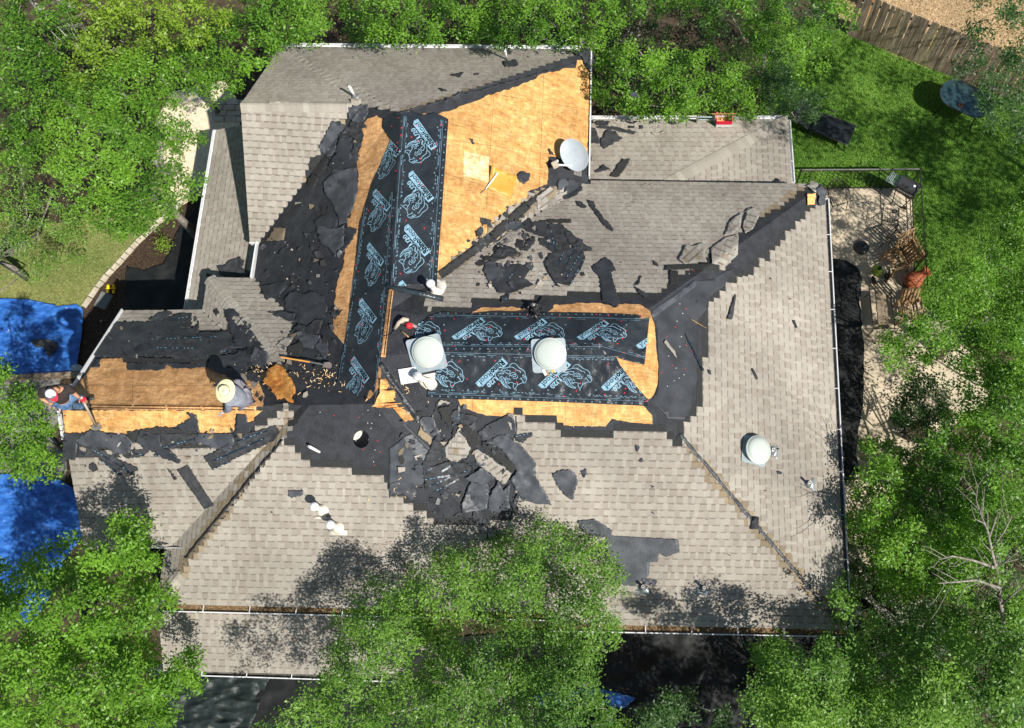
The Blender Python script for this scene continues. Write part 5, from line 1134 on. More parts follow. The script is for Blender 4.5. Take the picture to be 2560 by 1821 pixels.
pipe(1268, 150, .50, 'tall white pipe near the top right of the top slope', boot=False); S('black felt square under the tall white pipe', Z('C', [(205, 192), (290, 182), (308, 222), (228, 232)]), m_shscrap, .02, .01)
pipe(801, 1131, .30, 'short white pipe lying aslant on the bare felt beside the round hole', boot=False, lean=Vector((-.5, .25, .9)))
pipe(1607, 1467, .26, 'left of the two booted pipes above the south gutter', plate=[(1594, 1462), (1617, 1462), (1617, 1474), (1623, 1475), (1623, 1484), (1588, 1484), (1588, 1475), (1594, 1474)])
pipe(1758, 1470, .30, 'right of the two booted pipes above the south gutter', plate=[(1747, 1462), (1768, 1462), (1768, 1476), (1775, 1477), (1775, 1487), (1740, 1487), (1740, 1477), (1747, 1476)])
pipe(1929, 1129, .26, 'white pipe half under the east dome vent', plate=[(1925, 1117), (1939, 1114), (1944, 1114), (1945, 1147), (1940, 1147), (1939, 1139), (1922, 1139)])
pipe(2019, 1210, .28, 'lone booted pipe low on the east slope', plate=[(2009, 1200), (2030, 1200), (2030, 1194), (2036, 1195), (2037, 1228), (2032, 1227), (2030, 1221), (2012, 1217)])
# satellite dish
p = RP(1444, 428, 0); t = empty('satellite_dish', p, 'large grey oval satellite dish facing down beside the east edge of the bright boards', 'satellite dish')
dc = RP(1437, 388, .45); ax = Vector((-.12, -.38, .92)).normalized(); x_ = (Vector((.5, -.86, 0)) - ax * Vector((.5, -.86, 0)).dot(ax)).normalized(); y_ = ax.cross(x_); Rd = Matrix((x_, y_, ax)).transposed()
prof = [(.001, -.0), (.12, .006), (.22, .02), (.31, .045), (.365, .07), (.372, .072)]
V_, F_ = [], []; n_ = 40
for r0, z0 in prof + [(r0, z0 - .008) for r0, z0 in prof[::-1]]:
    for k in range(n_): a = 2 * math.pi * k / n_; V_.append(dc + Rd @ Vector((r0 * 1.05 * math.cos(a), r0 * .80 * math.sin(a), z0)))
for j in range(len(prof) * 2 - 1):
    for k in range(n_): b = (k + 1) % n_; F_.append((j * n_ + k, j * n_ + b, (j + 1) * n_ + b, (j + 1) * n_ + k))
mobj('reflector', V_, F_, m_dish, t, True)
for dx, dy in ((.1, .05), (-.1, .05), (.1, -.06), (-.1, -.06)): MB().ell(dc + Rd @ Vector((dx, dy, .012)), (.008, .008, .004), Rd, 8, 4).build('bolt', m_rubber, t)
lp = U(1391, 412, dc.z + .12); a_s = U(1430, 414, dc.z - .05)
MB().bar(a_s, lp, .03, .03).build('feed_arm', m_pipe, t); MB().box(lp + Vector((-.03, 0, 0)), (.13, .13, .09), Matrix.Rotation(.5, 3, 'Z')).build('feed_box', m_beige, t)
MB().ell(lp + Vector((.02, .08, .02)), (.03, .03, .05)).build('feed_horn', m_white, t)
MB().tube([p, p + Vector((0, 0, .3)), dc - ax * .03], .028, 10).build('mast', m_steel, t)
MB().box(p + Vector((0, 0, .02)), (.2, .25, .02), rbasis(1444, 428)).build('foot', m_steel, t)
# amber sheet with pry bar
am = sheet('yellow_sheet', Z('C', [(132, 885), (210, 925), (298, 960), (260, 1100), (190, 1075), (105, 1040)]), m_amber, .02, .02, 60, 12, curl=.10, curlw=12); tag(am, 'flat dull-yellow sheet curled at its left edge on the bright boards', 'sheet')
a = RP(*Z('C', (170, 940))[0], .10); b = RP(*Z('C', (92, 1045))[0], .05); MB().tube([a, a.lerp(b, .4), b], [.022, .02, .012], 8).build('tmp', m_pipe); o_ = COL.objects['tmp']; o_.name = 'knife_handle'
t = empty('utility_knife', a, 'long grey-handled knife across the left edge of the yellow sheet', 'knife'); o_.parent = t; o_.location = o_.location - t.location; o_.name = 'handle'
c_ = RP(*Z('C', (55, 1072))[0], .03); MB().bar(b, c_, .012, .004).build('blade', m_rubber, t)
# shovel
t = empty('roof_shovel', RP(720, 895, .1), 'flat shovel with an orange handle lying across the felt heap', 'shovel')
a = RP(703, 893, .12); b = RP(775, 905, .16); c_ = RP(812, 912, .14); MB().tube([a, b], [.017, .017], 10).build('handle', m_orange, t); MB().tube([b, c_], [.014, .016], 8).build('socket', m_steel, t)
bl = [RP(x, y, l) for x, y, l in [(810, 906, .13), (824, 905, .10), (829, 910, .08), (829, 918, .08), (822, 921, .10), (808, 917, .13)]]
mobj('blade', bl + [q - Vector((0, 0, .012)) for q in bl], [tuple(range(6))[::-1], tuple(range(6, 12))] + [(i, (i + 1) % 6, 6 + (i + 1) % 6, 6 + i) for i in range(6)], M('pinkish_steel', (.30, .24, .22), (.38, .32, .3), 20, .5, metal=.3), t)
# nail gun with red canister near the slot
p = RP(1012, 811, 0, ['F9', 'F7']); t = empty('nail_gun', p, 'grey roofing nail gun with a red coil canister and wooden handle beside the open ridge', 'nail gun')
def tb(name, pts, r, mat, only=None, n=10): return MB().tube([RP(x, y, l, only) for x, y, l in pts], r, n).build(name, mat, t, True)
tb('body', [(987, 822, .06), (998, 806, .16), (1010, 798, .20), (1022, 800, .18)], [.03, .045, .05, .03], m_beige); tb('motor', [(1000, 810, .12), (1014, 801, .13)], [.06, .055], m_grey_d)
tb('canister', [(1018, 812, .05), (1025, 815, .15)], [.055, .055], m_red, n=16); tb('magazine', [(1022, 808, .08), (1042, 818, .07)], [.04, .03], M('pinkgrey_metal', (.3, .2, .2), rough=.4))
tb('handle', [(1004, 828, .04), (1022, 843, .04)], [.016, .014], m_wood2); tb('hose', [(987, 822, .05), (980, 835, .03), (966, 838, .02), (960, 840, .02)], .009, m_iron)
# bundle of black straps
t = empty('strap_bundle', RP(1340, 770, .05), 'tangled bundle of black straps and harness on the board edge', 'harness')
for k in range(16):
    a = rr.uniform(0, 6.28); pts = [RP(1338 + rr.gauss(0, 9), 772 + rr.gauss(0, 10), rr.uniform(.03, .2)) for _ in range(4)]
    if k > 10: pts.append(RP(1338 + rr.gauss(0, 20), 772 + rr.gauss(5, 16), .03))
    MB().tube(pts, rr.uniform(.012, .03), 6).build('strap', rr.choice([m_iron, m_grey_d, m_shscrap]), t, True)
MB().ell(RP(1334, 762, .18), (.06, .04, .03)).build('buckle', m_steel, t); MB().bar(RP(1352, 760, .1), RP(1371, 747, .2), .03, .02).build('handle', m_iron, t)
# cutter and bits under the second dome vent
t = empty('snips', RP(1362, 932, .04), 'white-handled snips and brown scraps below the membrane dome vent', 'snips')
MB().bar(RP(1357, 924, .04), RP(1366, 938, .05), .06, .03).build('handle', m_white, t); MB().bar(RP(1367, 927, .05), RP(1372, 940, .05), .035, .03).build('grip', m_wood2, t); MB().bar(RP(1380, 919, .05), RP(1383, 931, .05), .05, .02).build('block', m_orange, t)
# red carton and ladder head at the north-east eave
c = U(1809, 303, 2.02); t = empty('carton', c, 'open red and white cardboard carton on the north-east gutter', 'carton')
x0, x1, y0, y1, z0, z1 = c.x - .19, c.x + .19, c.y - .13, c.y + .13, 1.98, 2.22
for (a, b, sz, mt, mt2) in (((c.x, y0, 0), 'front', (x1 - x0, .012), m_white, m_cardr), ((c.x, y1, 0), 'back', (x1 - x0, .012), m_white, m_cardb), ((x0, c.y, 0), 'side', (.012, y1 - y0 - .013), m_white, m_cardr), ((x1, c.y, 0), 'side', (.012, y1 - y0 - .013), m_white, m_cardr)):
    w_ = MB().box((a[0], a[1], z0 + .05), (sz[0], sz[1], .1)).build(b + '_panel', mt, t); MB().box((a[0], a[1], z0 + .17), (sz[0] + .002, sz[1] + .002, .14)).build(b + '_print', mt2, t)
MB().box((c.x, c.y, z0 + .01), (.36, .24, .01)).build('bottom', m_cardb, t)
bf = [U(1782, 288, 2.22), U(1836, 288, 2.22), U(1842, 284, 2.38), U(1778, 284, 2.38)]; mobj('back_flap', bf + [q + Vector((0, .006, .002)) for q in bf], [(0, 1, 2, 3), (7, 6, 5, 4), (0, 4, 5, 1), (3, 2, 6, 7)], m_cardb, t)
lt = textmesh('GAF'); lv = [(c.x - .075 + x * .15, y0 - .009, z0 + .14 + y * .05) for x, y in lt[0]]
t2 = mobj('lettering', lv, lt[1], m_white, t) if False else None
t = empty('ladder', U(1760, 291, 2.1), 'top of an aluminium ladder leaning on the north-east gutter beside the red carton', 'ladder')
d = Vector((0, .36, -1)).normalized()
for px_ in (1743, 1787):
    a = U(px_, 296, 2.2) + Vector((0, -.02, .02)); MB().bar(a + d * -.25, a + d * 2.7, .03, .07).build('rail', m_steel, t)
for k in range(9):
    a = U(1743, 296, 2.2) + d * (k * .3 - .15); b = U(1787, 296, 2.2) + d * (k * .3 - .15); MB().tube([a, b], .016, 8).build('rung', m_metal, t)

# ------------------------------------------------------------------ people
def skinmesh(name, J, E, mat, parent, sub=2, root=0):
    """one continuous surface grown over a skeleton: J = [(Vector, rx, ry)]"""
    me = bpy.data.meshes.new(name); me.from_pydata([j[0] for j in J], E, []); me.materials.append(mat)
    o = bpy.data.objects.new(name, me); link(o, parent)
    m = o.modifiers.new('skin', 'SKIN'); m.use_smooth_shade = True
    for i, j in enumerate(J): me.skin_vertices[0].data[i].radius = (j[1], j[2])
    for q in me.skin_vertices[0].data: q.use_root = False
    me.skin_vertices[0].data[root].use_root = True
    s = o.modifiers.new('sub', 'SUBSURF'); s.levels = sub; s.render_levels = sub
    return o
def head(px, py, z, parent, look, r=.098):
    c = U(px, py, z); look = Vector(look).normalized(); x, y = frame(look); R = Matrix((x, look, y)).transposed()   # local y = face direction, z = up of head
    b = MB(); b.ell(c, (r * .78, r * .95, r * 1.15), R, 20, 14)
    b.ell(c + R @ Vector((0, r * .93, -r * .15)), (.014, .022, .026), R, 8, 6)             # nose
    b.ell(c + R @ Vector((0, r * .80, -r * .62)), (.028, .012, .010), R, 8, 6)             # mouth
    for s in (-1, 1): b.ell(c + R @ Vector((s * r * .80, 0, -r * .05)), (.012, .024, .034), R, 8, 6); b.ell(c + R @ Vector((s * r * .34, r * .84, r * .08)), (.014, .008, .008), R, 8, 6)
    b.build('head', m_skin, parent, True)
    return c, R
def hand(w_, d, parent, mat=m_skin, up=(0, 0, 1), spread=.35, curl=.4):
    w_ = Vector(w_); d = Vector(d).normalized(); x, y = frame(d, up)
    J = [(w_, .026, .02), (w_ + d * .045, .036, .016), (w_ + d * .085, .038, .015)]; E = [(0, 1), (1, 2)]
    skinmesh('palm', J, E, mat, parent, 1)
    for k, l in enumerate((.06, .072, .078, .066)):
        s = (k - 1.5) * .021; dd = (d + x * (k - 1.5) * spread * .35).normalized(); a = w_ + d * .088 + x * s; b = a + dd * l * .5; c = b + (dd - y * curl).normalized() * l * .5
        skinmesh('finger', [(a, .010, .010), (b, .009, .009), (c, .007, .007)], [(0, 1), (1, 2)], mat, parent, 1)
    a = w_ + d * .03 + x * .03; b = a + (d * .5 + x * .8).normalized() * .035; c = b + (d * .9 + x * .3).normalized() * .03
    skinmesh('thumb', [(a, .012, .012), (b, .011, .011), (c, .008, .008)], [(0, 1), (1, 2)], mat, parent, 1)
# worker standing at the gable end
zr = RP(205, 1012).z; q = lambda x, y, h: U(x, y, zr + h)
t = empty('person', RP(205, 1012), 'person in black shirt, jeans and white and red cap standing at the gable end', 'person')
pel, chest, neck = q(160, 1002, .90), q(142, 980, 1.27), q(133, 976, 1.40)
hipL, hipR = q(165, 994, .88), q(158, 1010, .88); knL, knR = q(186, 990, .50), q(183, 1012, .50); anL, anR = q(210, 997, .08), q(207, 1016, .08)
shL, shR = q(170, 969, 1.28), q(106, 976, 1.28); elL, elR = q(186, 984, 1.05), q(104, 996, 1.06); haL, haR = q(199, 995, .98), q(122, 1008, .98)
skinmesh('body', [(pel, .12, .1), (chest, .14, .11), (neck, .055, .055), (q(131, 981, 1.46), .05, .05), (shL, .05, .05), (elL, .042, .042), (haL, .028, .028), (shR, .05, .05), (elR, .042, .042), (haR, .028, .028), (hipL, .08, .08), (knL, .055, .055), (anL, .04, .04), (hipR, .08, .08), (knR, .055, .055), (anR, .04, .04)],
    [(0, 1), (1, 2), (2, 3), (1, 4), (4, 5), (5, 6), (1, 7), (7, 8), (8, 9), (0, 10), (10, 11), (11, 12), (0, 13), (13, 14), (14, 15)], m_skin, t)
mid = pel.lerp(chest, .5)
skinmesh('shirt', [(pel.lerp(chest, .15), .15, .13), (mid, .165, .14), (chest, .175, .14), (neck.lerp(chest, .45), .10, .10), (shL, .085, .085), (shL.lerp(elL, .8), .075, .075), (shR, .085, .085), (shR.lerp(elR, .8), .075, .075)],
    [(0, 1), (1, 2), (2, 3), (2, 4), (4, 5), (2, 6), (6, 7)], m_blackcl, t)
skinmesh('jeans', [(pel, .145, .125), (hipL, .105, .105), (knL, .078, .078), (anL, .07, .07), (hipR, .105, .105), (knR, .078, .078), (anR, .07, .07)], [(0, 1), (1, 2), (2, 3), (0, 4), (4, 5), (5, 6)], m_jeans, t)
for a in (anL, anR):
    skinmesh('shoe', [(a + Vector((-.03, 0, -.02)), .045, .04), (a + Vector((.09, .02, -.05)), .045, .03), (a + Vector((.17, .03, -.06)), .036, .025)], [(0, 1), (1, 2)], m_grey_d, t, 1)
hc_, Rh = head(130, 984, zr + 1.50, t, (.35, -.75, -.55))
cz = hc_ + Rh @ Vector((0, -.01, .035)); MB().lathe([(.088, 0), (.088, .02), (.078, .055), (.05, .082), (.001, .092)], cz, Rh, 24, 1.08).build('cap', m_whitec, t, True)
pn = MB(); pn.lathe([(.0895, .0), (.0895, .02), (.0795, .056), (.051, .083), (.002, .0935)], cz, Rh, 24, 1.08)
fr_ = [f for f in pn.f if len(f) == 4 and (sum((pn.v[i] for i in f), Vector()) / 4 - cz).dot(Rh @ Vector((.35, 1, 0)).normalized()) > .035]; mobj('cap_front', pn.v, fr_, M('slate_cloth', (.16, .15, .19), rough=.8), t)
br = [cz + Rh @ Vector((.088 * math.cos(a), .095 * math.sin(a) + (.07 * math.sin(a)), -.004 - .0)) for a in [math.pi * k / 12 for k in range(13)]] + [cz + Rh @ Vector((.080 * math.cos(a), .08 * math.sin(a), .006)) for a in [math.pi * k / 12 for k in range(13)]]
mobj('cap_brim', br + [b_ - Rh @ Vector((0, 0, .005)) for b_ in br], [(k, k + 1, 14 + k, 13 + k) for k in range(12)] + [(26 + k + 1, 26 + k, 39 + k, 40 + k) for k in range(12)], m_redc, t)
MB().tube([hc_ + Vector((-.05, .09, -.05)), hc_ + Vector((.02, .10, -.05)), hc_ + Vector((.075, .07, -.06))], [.035, .045, .035], 10).build('nape', m_skin, t, True)
hand(haL, q(207, 1001, .93) - haL, t, curl=1.4); hand(haR, q(130, 1011, .95) - haR, t, curl=1.4)
MB().ell(q(208, 998, .95), (.06, .05, .03)).build('red_glove', m_redc, t, True)
t2 = empty('pry_tool', RP(241, 1067), 'long pale wooden-handled tear-off tool held by the worker in the cap', 'tool')
MB().tube([q(203, 992, 1.02), q(216, 1018, .70), RP(240, 1066, .06)], [.019, .021, .024], 10).build('handle', m_beige, t2, True)
f0 = RP(241, 1068, .03); MB().box(f0, (.20, .14, .012), rbasis(241, 1068, None, .5)).build('blade', m_steel, t2)
hz = [q(212, 996, .9), q(222, 1012, .5), RP(225, 1022, .1), RP(216, 1028, .05)]; MB().tube(hz, .006, 6).build('cord', m_rubber, t2, True)
# worker crouching
zr = RP(598, 992, 0, ['F11', 'F12']).z - .05; q = lambda x, y, h: U(x, y, zr + h)
t = empty('person', RP(598, 992, 0, ['F11', 'F12']), 'person in a wide straw hat and grey shirt crouching on the front wing ridge', 'person')
pel, chest, neck = q(608, 1000, .38), q(585, 992, .66), q(571, 984, .78)
shL, shR = q(571, 966, .70), q(572, 1008, .66); elL, elR = q(552, 957, .44), q(572, 1024, .38); haL, haR = q(541, 963, .13), q(560, 1029, .10)
hipL, hipR = q(606, 988, .36), q(612, 1006, .36); knL, knR = q(588, 951, .50), q(590, 1000, .40); anL, anR = q(621, 978, .10), q(622, 1002, .08)
skinmesh('body', [(pel, .13, .11), (chest, .14, .12), (neck, .055, .055), (q(566, 981, .83), .05, .05), (shL, .05, .05), (elL, .042, .042), (haL, .028, .028), (shR, .05, .05), (elR, .042, .042), (haR, .028, .028), (hipL, .08, .08), (knL, .055, .055), (anL, .04, .04), (hipR, .08, .08), (knR, .055, .055), (anR, .04, .04)],
    [(0, 1), (1, 2), (2, 3), (1, 4), (4, 5), (5, 6), (1, 7), (7, 8), (8, 9), (0, 10), (10, 11), (11, 12), (0, 13), (13, 14), (14, 15)], m_skin, t)
skinmesh('shirt', [(pel, .17, .15), (pel.lerp(chest, .5), .19, .16), (chest, .185, .15), (neck.lerp(chest, .4), .10, .10), (shL, .085, .085), (elL, .062, .062), (elL.lerp(haL, .75), .05, .05), (shR, .085, .085), (elR, .068, .068), (elR.lerp(haR, .75), .05, .05)],
    [(0, 1), (1, 2), (2, 3), (2, 4), (4, 5), (5, 6), (2, 7), (7, 8), (8, 9)], m_greycl, t)
skinmesh('trousers', [(pel, .155, .14), (hipL, .11, .11), (knL, .088, .088), (anL, .075, .075), (hipR, .11, .11), (knR, .088, .088), (anR, .075, .075)], [(0, 1), (1, 2), (2, 3), (0, 4), (4, 5), (5, 6)], m_pants, t)
for a, d in ((anL + q(627, 985, .04) * 0, Vector((.01, -.12, 0))), (anR, Vector((.02, -.1, 0)))):
    skinmesh('shoe', [(a + Vector((.03, .03, -.02)), .042, .04), (a + Vector((.05, -.06, -.03)), .045, .035), (a + Vector((.04, -.15, -.04)), .038, .03)], [(0, 1), (1, 2)], m_shoe, t, 1)
hand(haL, Vector((-.8, .1, -.5)), t, m_rubber); hand(haR, Vector((-.85, -.35, -.25)), t, M('grey_glove', (.4, .42, .5), rough=.8), spread=1.2, curl=.15)
hc_, Rh = head(563, 979, zr + .90, t, (-.75, -.1, -.6))
hb = U(563, 977, zr + 1.0); ax = Vector((-.16, -.12, 1)).normalized(); x, y = frame(ax); Rb = Matrix((x, y, ax)).transposed()
MB().lathe([(.215, -.012), (.222, -.004), (.215, .0), (.16, .004), (.108, .004), (.106, .03), (.098, .075), (.08, .10), (.055, .105), (.001, .088), (.001, .08), (.08, .08), (.10, -.002), (.16, -.006)], hb, Rb, 40, .9).build('straw_hat', m_straw_h, t, True)
MB().lathe([(.1085, .006), (.1095, .012), (.1075, .026), (.1065, .028)], hb, Rb, 32, .9).build('hat_band', m_rubber, t, True)

# ------------------------------------------------------------------ ground, paths, beds
G = lambda px, py, z=0.0: U(px, py, z + GZ)
def at0(z0): return lambda x, y, l: U(x, y, z0 + GZ + l)
def flat(name, poly, mat, z, kind='structure', cell=400, parent=None, **k):
    o = sheet(name, poly, mat, 0, cell=cell, at=at0(z), roof=False, parent=parent, thk=.003, **k); 
    if kind: tag(o, kind=kind)
    return o
gr = mobj('ground', [(-70, -60, GZ), (70, -60, GZ), (70, 80, GZ), (-70, 80, GZ)], [(0, 1, 2, 3)], m_soil); tag(gr, kind='structure')
flat('lawn', [(1900, 60), (2150, 80), (2420, 205), (2620, 270), (2700, 300), (2700, 900), (2400, 860), (2290, 745), (2282, 469), (2040, 468), (1900, 470)], m_lawn, .008)
flat('lawn', [(140, 560), (250, 520), (400, 440), (440, 480), (447, 515), (345, 608), (300, 662), (246, 720), (215, 765), (150, 775), (-40, 745), (-60, 520)], m_lawnd, .008)
flat('sand_path', [(390, 300), (430, 230), (560, 200), (600, 260), (600, 420), (560, 500), (450, 515), (380, 400)], m_sand, .012)
flat('dry_field', [(2050, -200), (2900, -200), (2900, 420), (2620, 268), (2415, 204), (2258, 148), (2166, 106), (2100, 60)], m_straw, .010)
flat('patio', [(2040, 468), (2279, 470), (2285, 740), (2420, 870), (2480, 1000), (2300, 1120), (2250, 1180), (2200, 1300), (2180, 1480), (2100, 1500), (2040, 1200)], m_patio, .016)
flat('mulch_bed', [(447, 517), (520, 480), (560, 600), (520, 700), (480, 790), (330, 800), (250, 860), (190, 960), (150, 960), (180, 850), (213, 765), (246, 722), (300, 664), (345, 610)], m_mulch, .014)
flat('concrete_path', [(-40, 950), (215, 935), (200, 1000), (120, 1080), (170, 1140), (160, 1220), (-40, 1200)], M('old_concrete', (.16, .15, .14), (.24, .23, .21), 6, .9, .3, 40), .012)
flat('flagstone_path', [(520, 250), (660, 240), (670, 300), (530, 305)], M('grout', (.05, .045, .04), rough=.95), .010)
fs = empty('flagstones', G(590, 275), 'row of pale flagstones by the wall under the top left gable', 'paving'); k = 0
for ry in range(4):
    x = 530 + rr.uniform(-8, 8)
    while x < 650:
        w_ = rr.uniform(20, 40); P = [(x + 1, 249 + ry * 14 + rr.uniform(-1, 1)), (x + w_ - 1, 248 + ry * 14 + rr.uniform(-1, 1)), (x + w_ - 1, 260 + ry * 14), (x + 1, 261 + ry * 14)]
        sheet('stone', P, m_stone, .0, cell=200, at=at0(.05 + rr.uniform(0, .015)), parent=fs, thk=.04); x += w_
# stone edging, each stone its own piece
ed = empty('stone_edging', G(345, 610), 'curved row of pale edging stones between the lawn and the mulch bed', 'edging')
cur = [(520, 462), (480, 488), (447, 515), (395, 560), (345, 608), (320, 636), (297, 662), (270, 690), (246, 720), (228, 745), (212, 770)]
cl = [G(*p_) for p_ in cur]; acc = 0
for i in range(len(cl) - 1):
    a, b = cl[i], cl[i + 1]; n = max(1, round((b - a).length / .22))
    for k in range(n):
        p0, p1 = a.lerp(b, k / n), a.lerp(b, (k + 1) / n); d = (p1 - p0).normalized(); ang = math.atan2(d.y, d.x)
        MB().box(p0.lerp(p1, .5) + Vector((0, 0, .045)), ((p1 - p0).length - .012, .12 + rr.uniform(-.012, .012), .09 + rr.uniform(-.01, .01)), Matrix.Rotation(ang + rr.uniform(-.06, .06), 3, 'Z'), .93).build('stone', m_stone, ed)
# fabric and tarps on the ground
def gsheet(name, poly, mat, label, cat, z=.03, amp=.05, fr=45, jag=1.5, group=None, cell=9, **k):
    o = sheet(name, poly, mat, .02, amp, fr, cell, jag, 9, .03, 10, .004, None, at=at0(z), roof=False, **k); tag(o, label, cat, group); return o
gsheet('blue_tarp', [(-40, 745), (60, 747), (85, 752), (150, 765), (190, 760), (208, 775), (206, 820), (198, 880), (190, 925), (175, 938), (100, 944), (-40, 950)], m_tarp, 'wrinkled blue tarp on the lawn with a dark jacket on it', 'tarp', fr=17, amp=.07, cell=6)
gsheet('blue_tarp', [(-40, 1190), (60, 1180), (150, 1200), (200, 1230), (215, 1330), (160, 1400), (120, 1500), (80, 1560), (-40, 1540)], m_tarp, 'wrinkled blue tarp below the front wing, half under the lower left tree', 'tarp', fr=18, amp=.07, cell=7)
gsheet('blue_tarp', [(1330, 1740), (1420, 1710), (1540, 1730), (1590, 1745), (1560, 1770), (1450, 1760), (1350, 1770)], m_tarp, 'blue tarp glimpsed through the branches of the bottom middle tree', 'tarp', fr=20, amp=.06)
gsheet('jacket', [(75, 850), (110, 847), (145, 857), (143, 870), (125, 892), (115, 885), (108, 868), (88, 868)], m_shscrap, 'dark crumpled jacket or felt lying on the upper blue tarp', 'cloth', z=.09, amp=.06, fr=14, cell=6)
gsheet('weed_fabric', Z('E', [(840, 170), (960, 200), (1080, 160), (1130, 80), (1140, 20), (1180, -60), (1230, -140), (1300, -200), (1340, -300), (1350, 0), (1290, 300), (1260, 560), (830, 560), (835, 300)]), m_cloth_d, 'black ground fabric between the mulch bed and the low west roof', 'ground fabric', fr=60, amp=.05)
gsheet('weed_fabric', Z('H', [(500, 120), (620, 125), (700, 145), (760, 190), (788, 260), (780, 350), (768, 420), (790, 500), (782, 590), (800, 680), (802, 780), (795, 900), (797, 1080), (775, 1200), (757, 1300), (750, 1440), (775, 1540), (720, 1600), (640, 1610), (520, 1600)]), m_cloth_d, 'black ground fabric strip on the patio along the east gutter', 'ground fabric', fr=60, amp=.06)
gsheet('shade_cloth', [(360, 1660), (560, 1660), (700, 1665), (672, 1700), (655, 1740), (630, 1810), (600, 1870), (340, 1870), (350, 1790), (400, 1740)], m_cloth_s, 'dark green woven fabric sheet on the ground below the porch gutter', 'ground fabric', fr=32, amp=.12)
gsheet('weed_fabric', [(640, 1640), (1400, 1570), (1440, 1870), (600, 1870)], m_cloth_d, 'black ground fabric right of the green woven sheet by the porch', 'ground fabric', z=.01, fr=60, amp=.04)
gsheet('weed_fabric', [(1400, 1480), (2160, 1500), (2160, 1600), (1900, 1870), (1450, 1870), (1380, 1700)], m_cloth_d, 'broad black ground fabric in shade south of the main gutter', 'ground fabric', z=.01, fr=70, amp=.07)
MB().box(G(259, 751, .05), (.34, .44, .05), Matrix.Rotation(-.35, 3, 'Z'), .96).build('stone_slab', M('grey_stone', (.14, .15, .14), (.2, .21, .2), 9, .9, .3)); tag(COL.objects['stone_slab'], 'flat grey stone slab lying on the shaded mulch bed', 'stone slab')
t = empty('yellow_connector', G(277, 720, .05), 'pair of bright yellow plastic hose connectors lying above the grey slab', 'connector')
for dx in (-7, 7):
    for dy, r_2 in ((-8, .035), (6, .035)): MB().tube([G(277 + dx, 720 + dy, .07), G(277 + dx, 727 + dy, .07)], r_2, 10).build('socket', m_yellow, t, True)
    MB().tube([G(277 + dx - 5, 721, .07), G(277 + dx + 5, 721, .07)], .025, 8).build('collar', m_yellow, t, True)
MB().bar(G(-40, 948, .12), G(205, 936, .12), .12, .2).build('timber_edge', m_wood); tag(COL.objects['timber_edge'], 'weathered brown timber edging beside the upper blue tarp', 'timber')
gsheet('plastic_heap', [(175, 918), (190, 908), (205, 915), (206, 928), (192, 934), (178, 930)], m_metal, 'small crumpled grey plastic on the soil beside the upper blue tarp', 'plastic', z=.05, amp=.12, fr=9, cell=4)

# ------------------------------------------------------------------ board fence
fA, fB, fC = G(2166, 109), G(2258, 150), G(2415, 207); fD = fC + (fC - fB) * 1.6; f0 = fA + (fA - fB) * .55
fe = empty('board_fence', fA, 'weathered brown board fence between the shaded lawn and the dry field', 'fence')
L_ = (fD - f0).length; dr = (fC - f0).normalized(); pk = None; nb = int(L_ / .129)
for k in range(nb):
    p = f0 + dr * (k * .129 + .065); h = 1.80 + rr.uniform(-.015, .02); ang = math.atan2(dr.y, dr.x)
    R = Matrix.Rotation(ang, 3, 'Z') @ Matrix.Rotation(rr.uniform(-.02, .02), 3, 'Y'); w_ = .122 + rr.uniform(-.01, .006)
    pts = [(-w_ / 2, 0), (w_ / 2, 0), (w_ / 2, h - .03), (w_ / 2 - .025, h), (-w_ / 2 + .025, h), (-w_ / 2, h - .03)]
    tn = rr.uniform(.7, 1.25); V_ = [p + R @ Vector((x, y, z)) for y in (-.009 + rr.uniform(-.004, .004), .009) for x, z in pts]
    mobj('plank', V_, [tuple(range(6)), tuple(range(6, 12))[::-1]] + [(i, 6 + i, 6 + (i + 1) % 6, (i + 1) % 6) for i in range(6)], m_plank if k else globals().setdefault('m_plank', M('fence_plank', (.19, .145, .10), (.40, .34, .26), 2.2, .85, .5, 20, stretch=(7, 7, .7), attr=True, wscale=2)), fe, cols=[(tn, tn * rr.uniform(.9, 1.0), tn * rr.uniform(.8, 1.0))] * 8)
for hz_ in (.35, 1.5): MB().bar(f0 + Vector((.02, .05, hz_)), fD + Vector((.02, .05, hz_)), .04, .09).build('rail', m_wood, fe)
t = empty('gate_post', G(2178, 0), 'short grey and orange post head beyond the left end of the board fence', 'post')
MB().box(G(2188, 2, .5), (.12, .12, 1.0)).build('shaft', m_metal, t); MB().box(G(2182, 8, .4), (.10, .10, .8)).build('brace', m_orange, t)

# ------------------------------------------------------------------ iron fence round the patio
fe = empty('iron_fence', G(2283, 470), 'black iron picket fence round the corner of the patio', 'fence')
c0, c1, c2 = G(1985, 476), G(2270, 474), G(2287, 760)
for a, b in ((c0, c1), (c1, c2)):
    for z in (.12, 1.12): MB().bar(a + Vector((0, 0, z)), b + Vector((0, 0, z)), .022, .022).build('rail', m_iron, fe)
    n = int((b - a).length / .15)
    for k in range(n + 1):
        p = a.lerp(b, k / n); big = k % 16 == 0
        MB().bar(p + Vector((0, 0, .02)), p + Vector((0, 0, 1.2 if big else 1.14)), .034 if big else .012, .034 if big else .012, (1, 0, 0)).build('post' if big else 'picket', m_iron, fe)
MB().bar(c0 + Vector((0, 0, 1.16)), c1 + Vector((0, 0, 1.16)), .028, .02).build('handrail', m_steel, fe)

# ------------------------------------------------------------------ patio and garden things (built in their own frames, then set down)
def put(name, px, py, rz, label, cat, group=None):
    e = empty(name, G(px, py, .02), label, cat, group); e.rotation_euler = (0, 0, rz); return e
def lo(mb, name, mat, e, smooth=False): return mb.build(name, mat, e, smooth, local=True)
def ring(pts_, r, n=6): return MB().tube(pts_ + [pts_[0]], r, n, False)
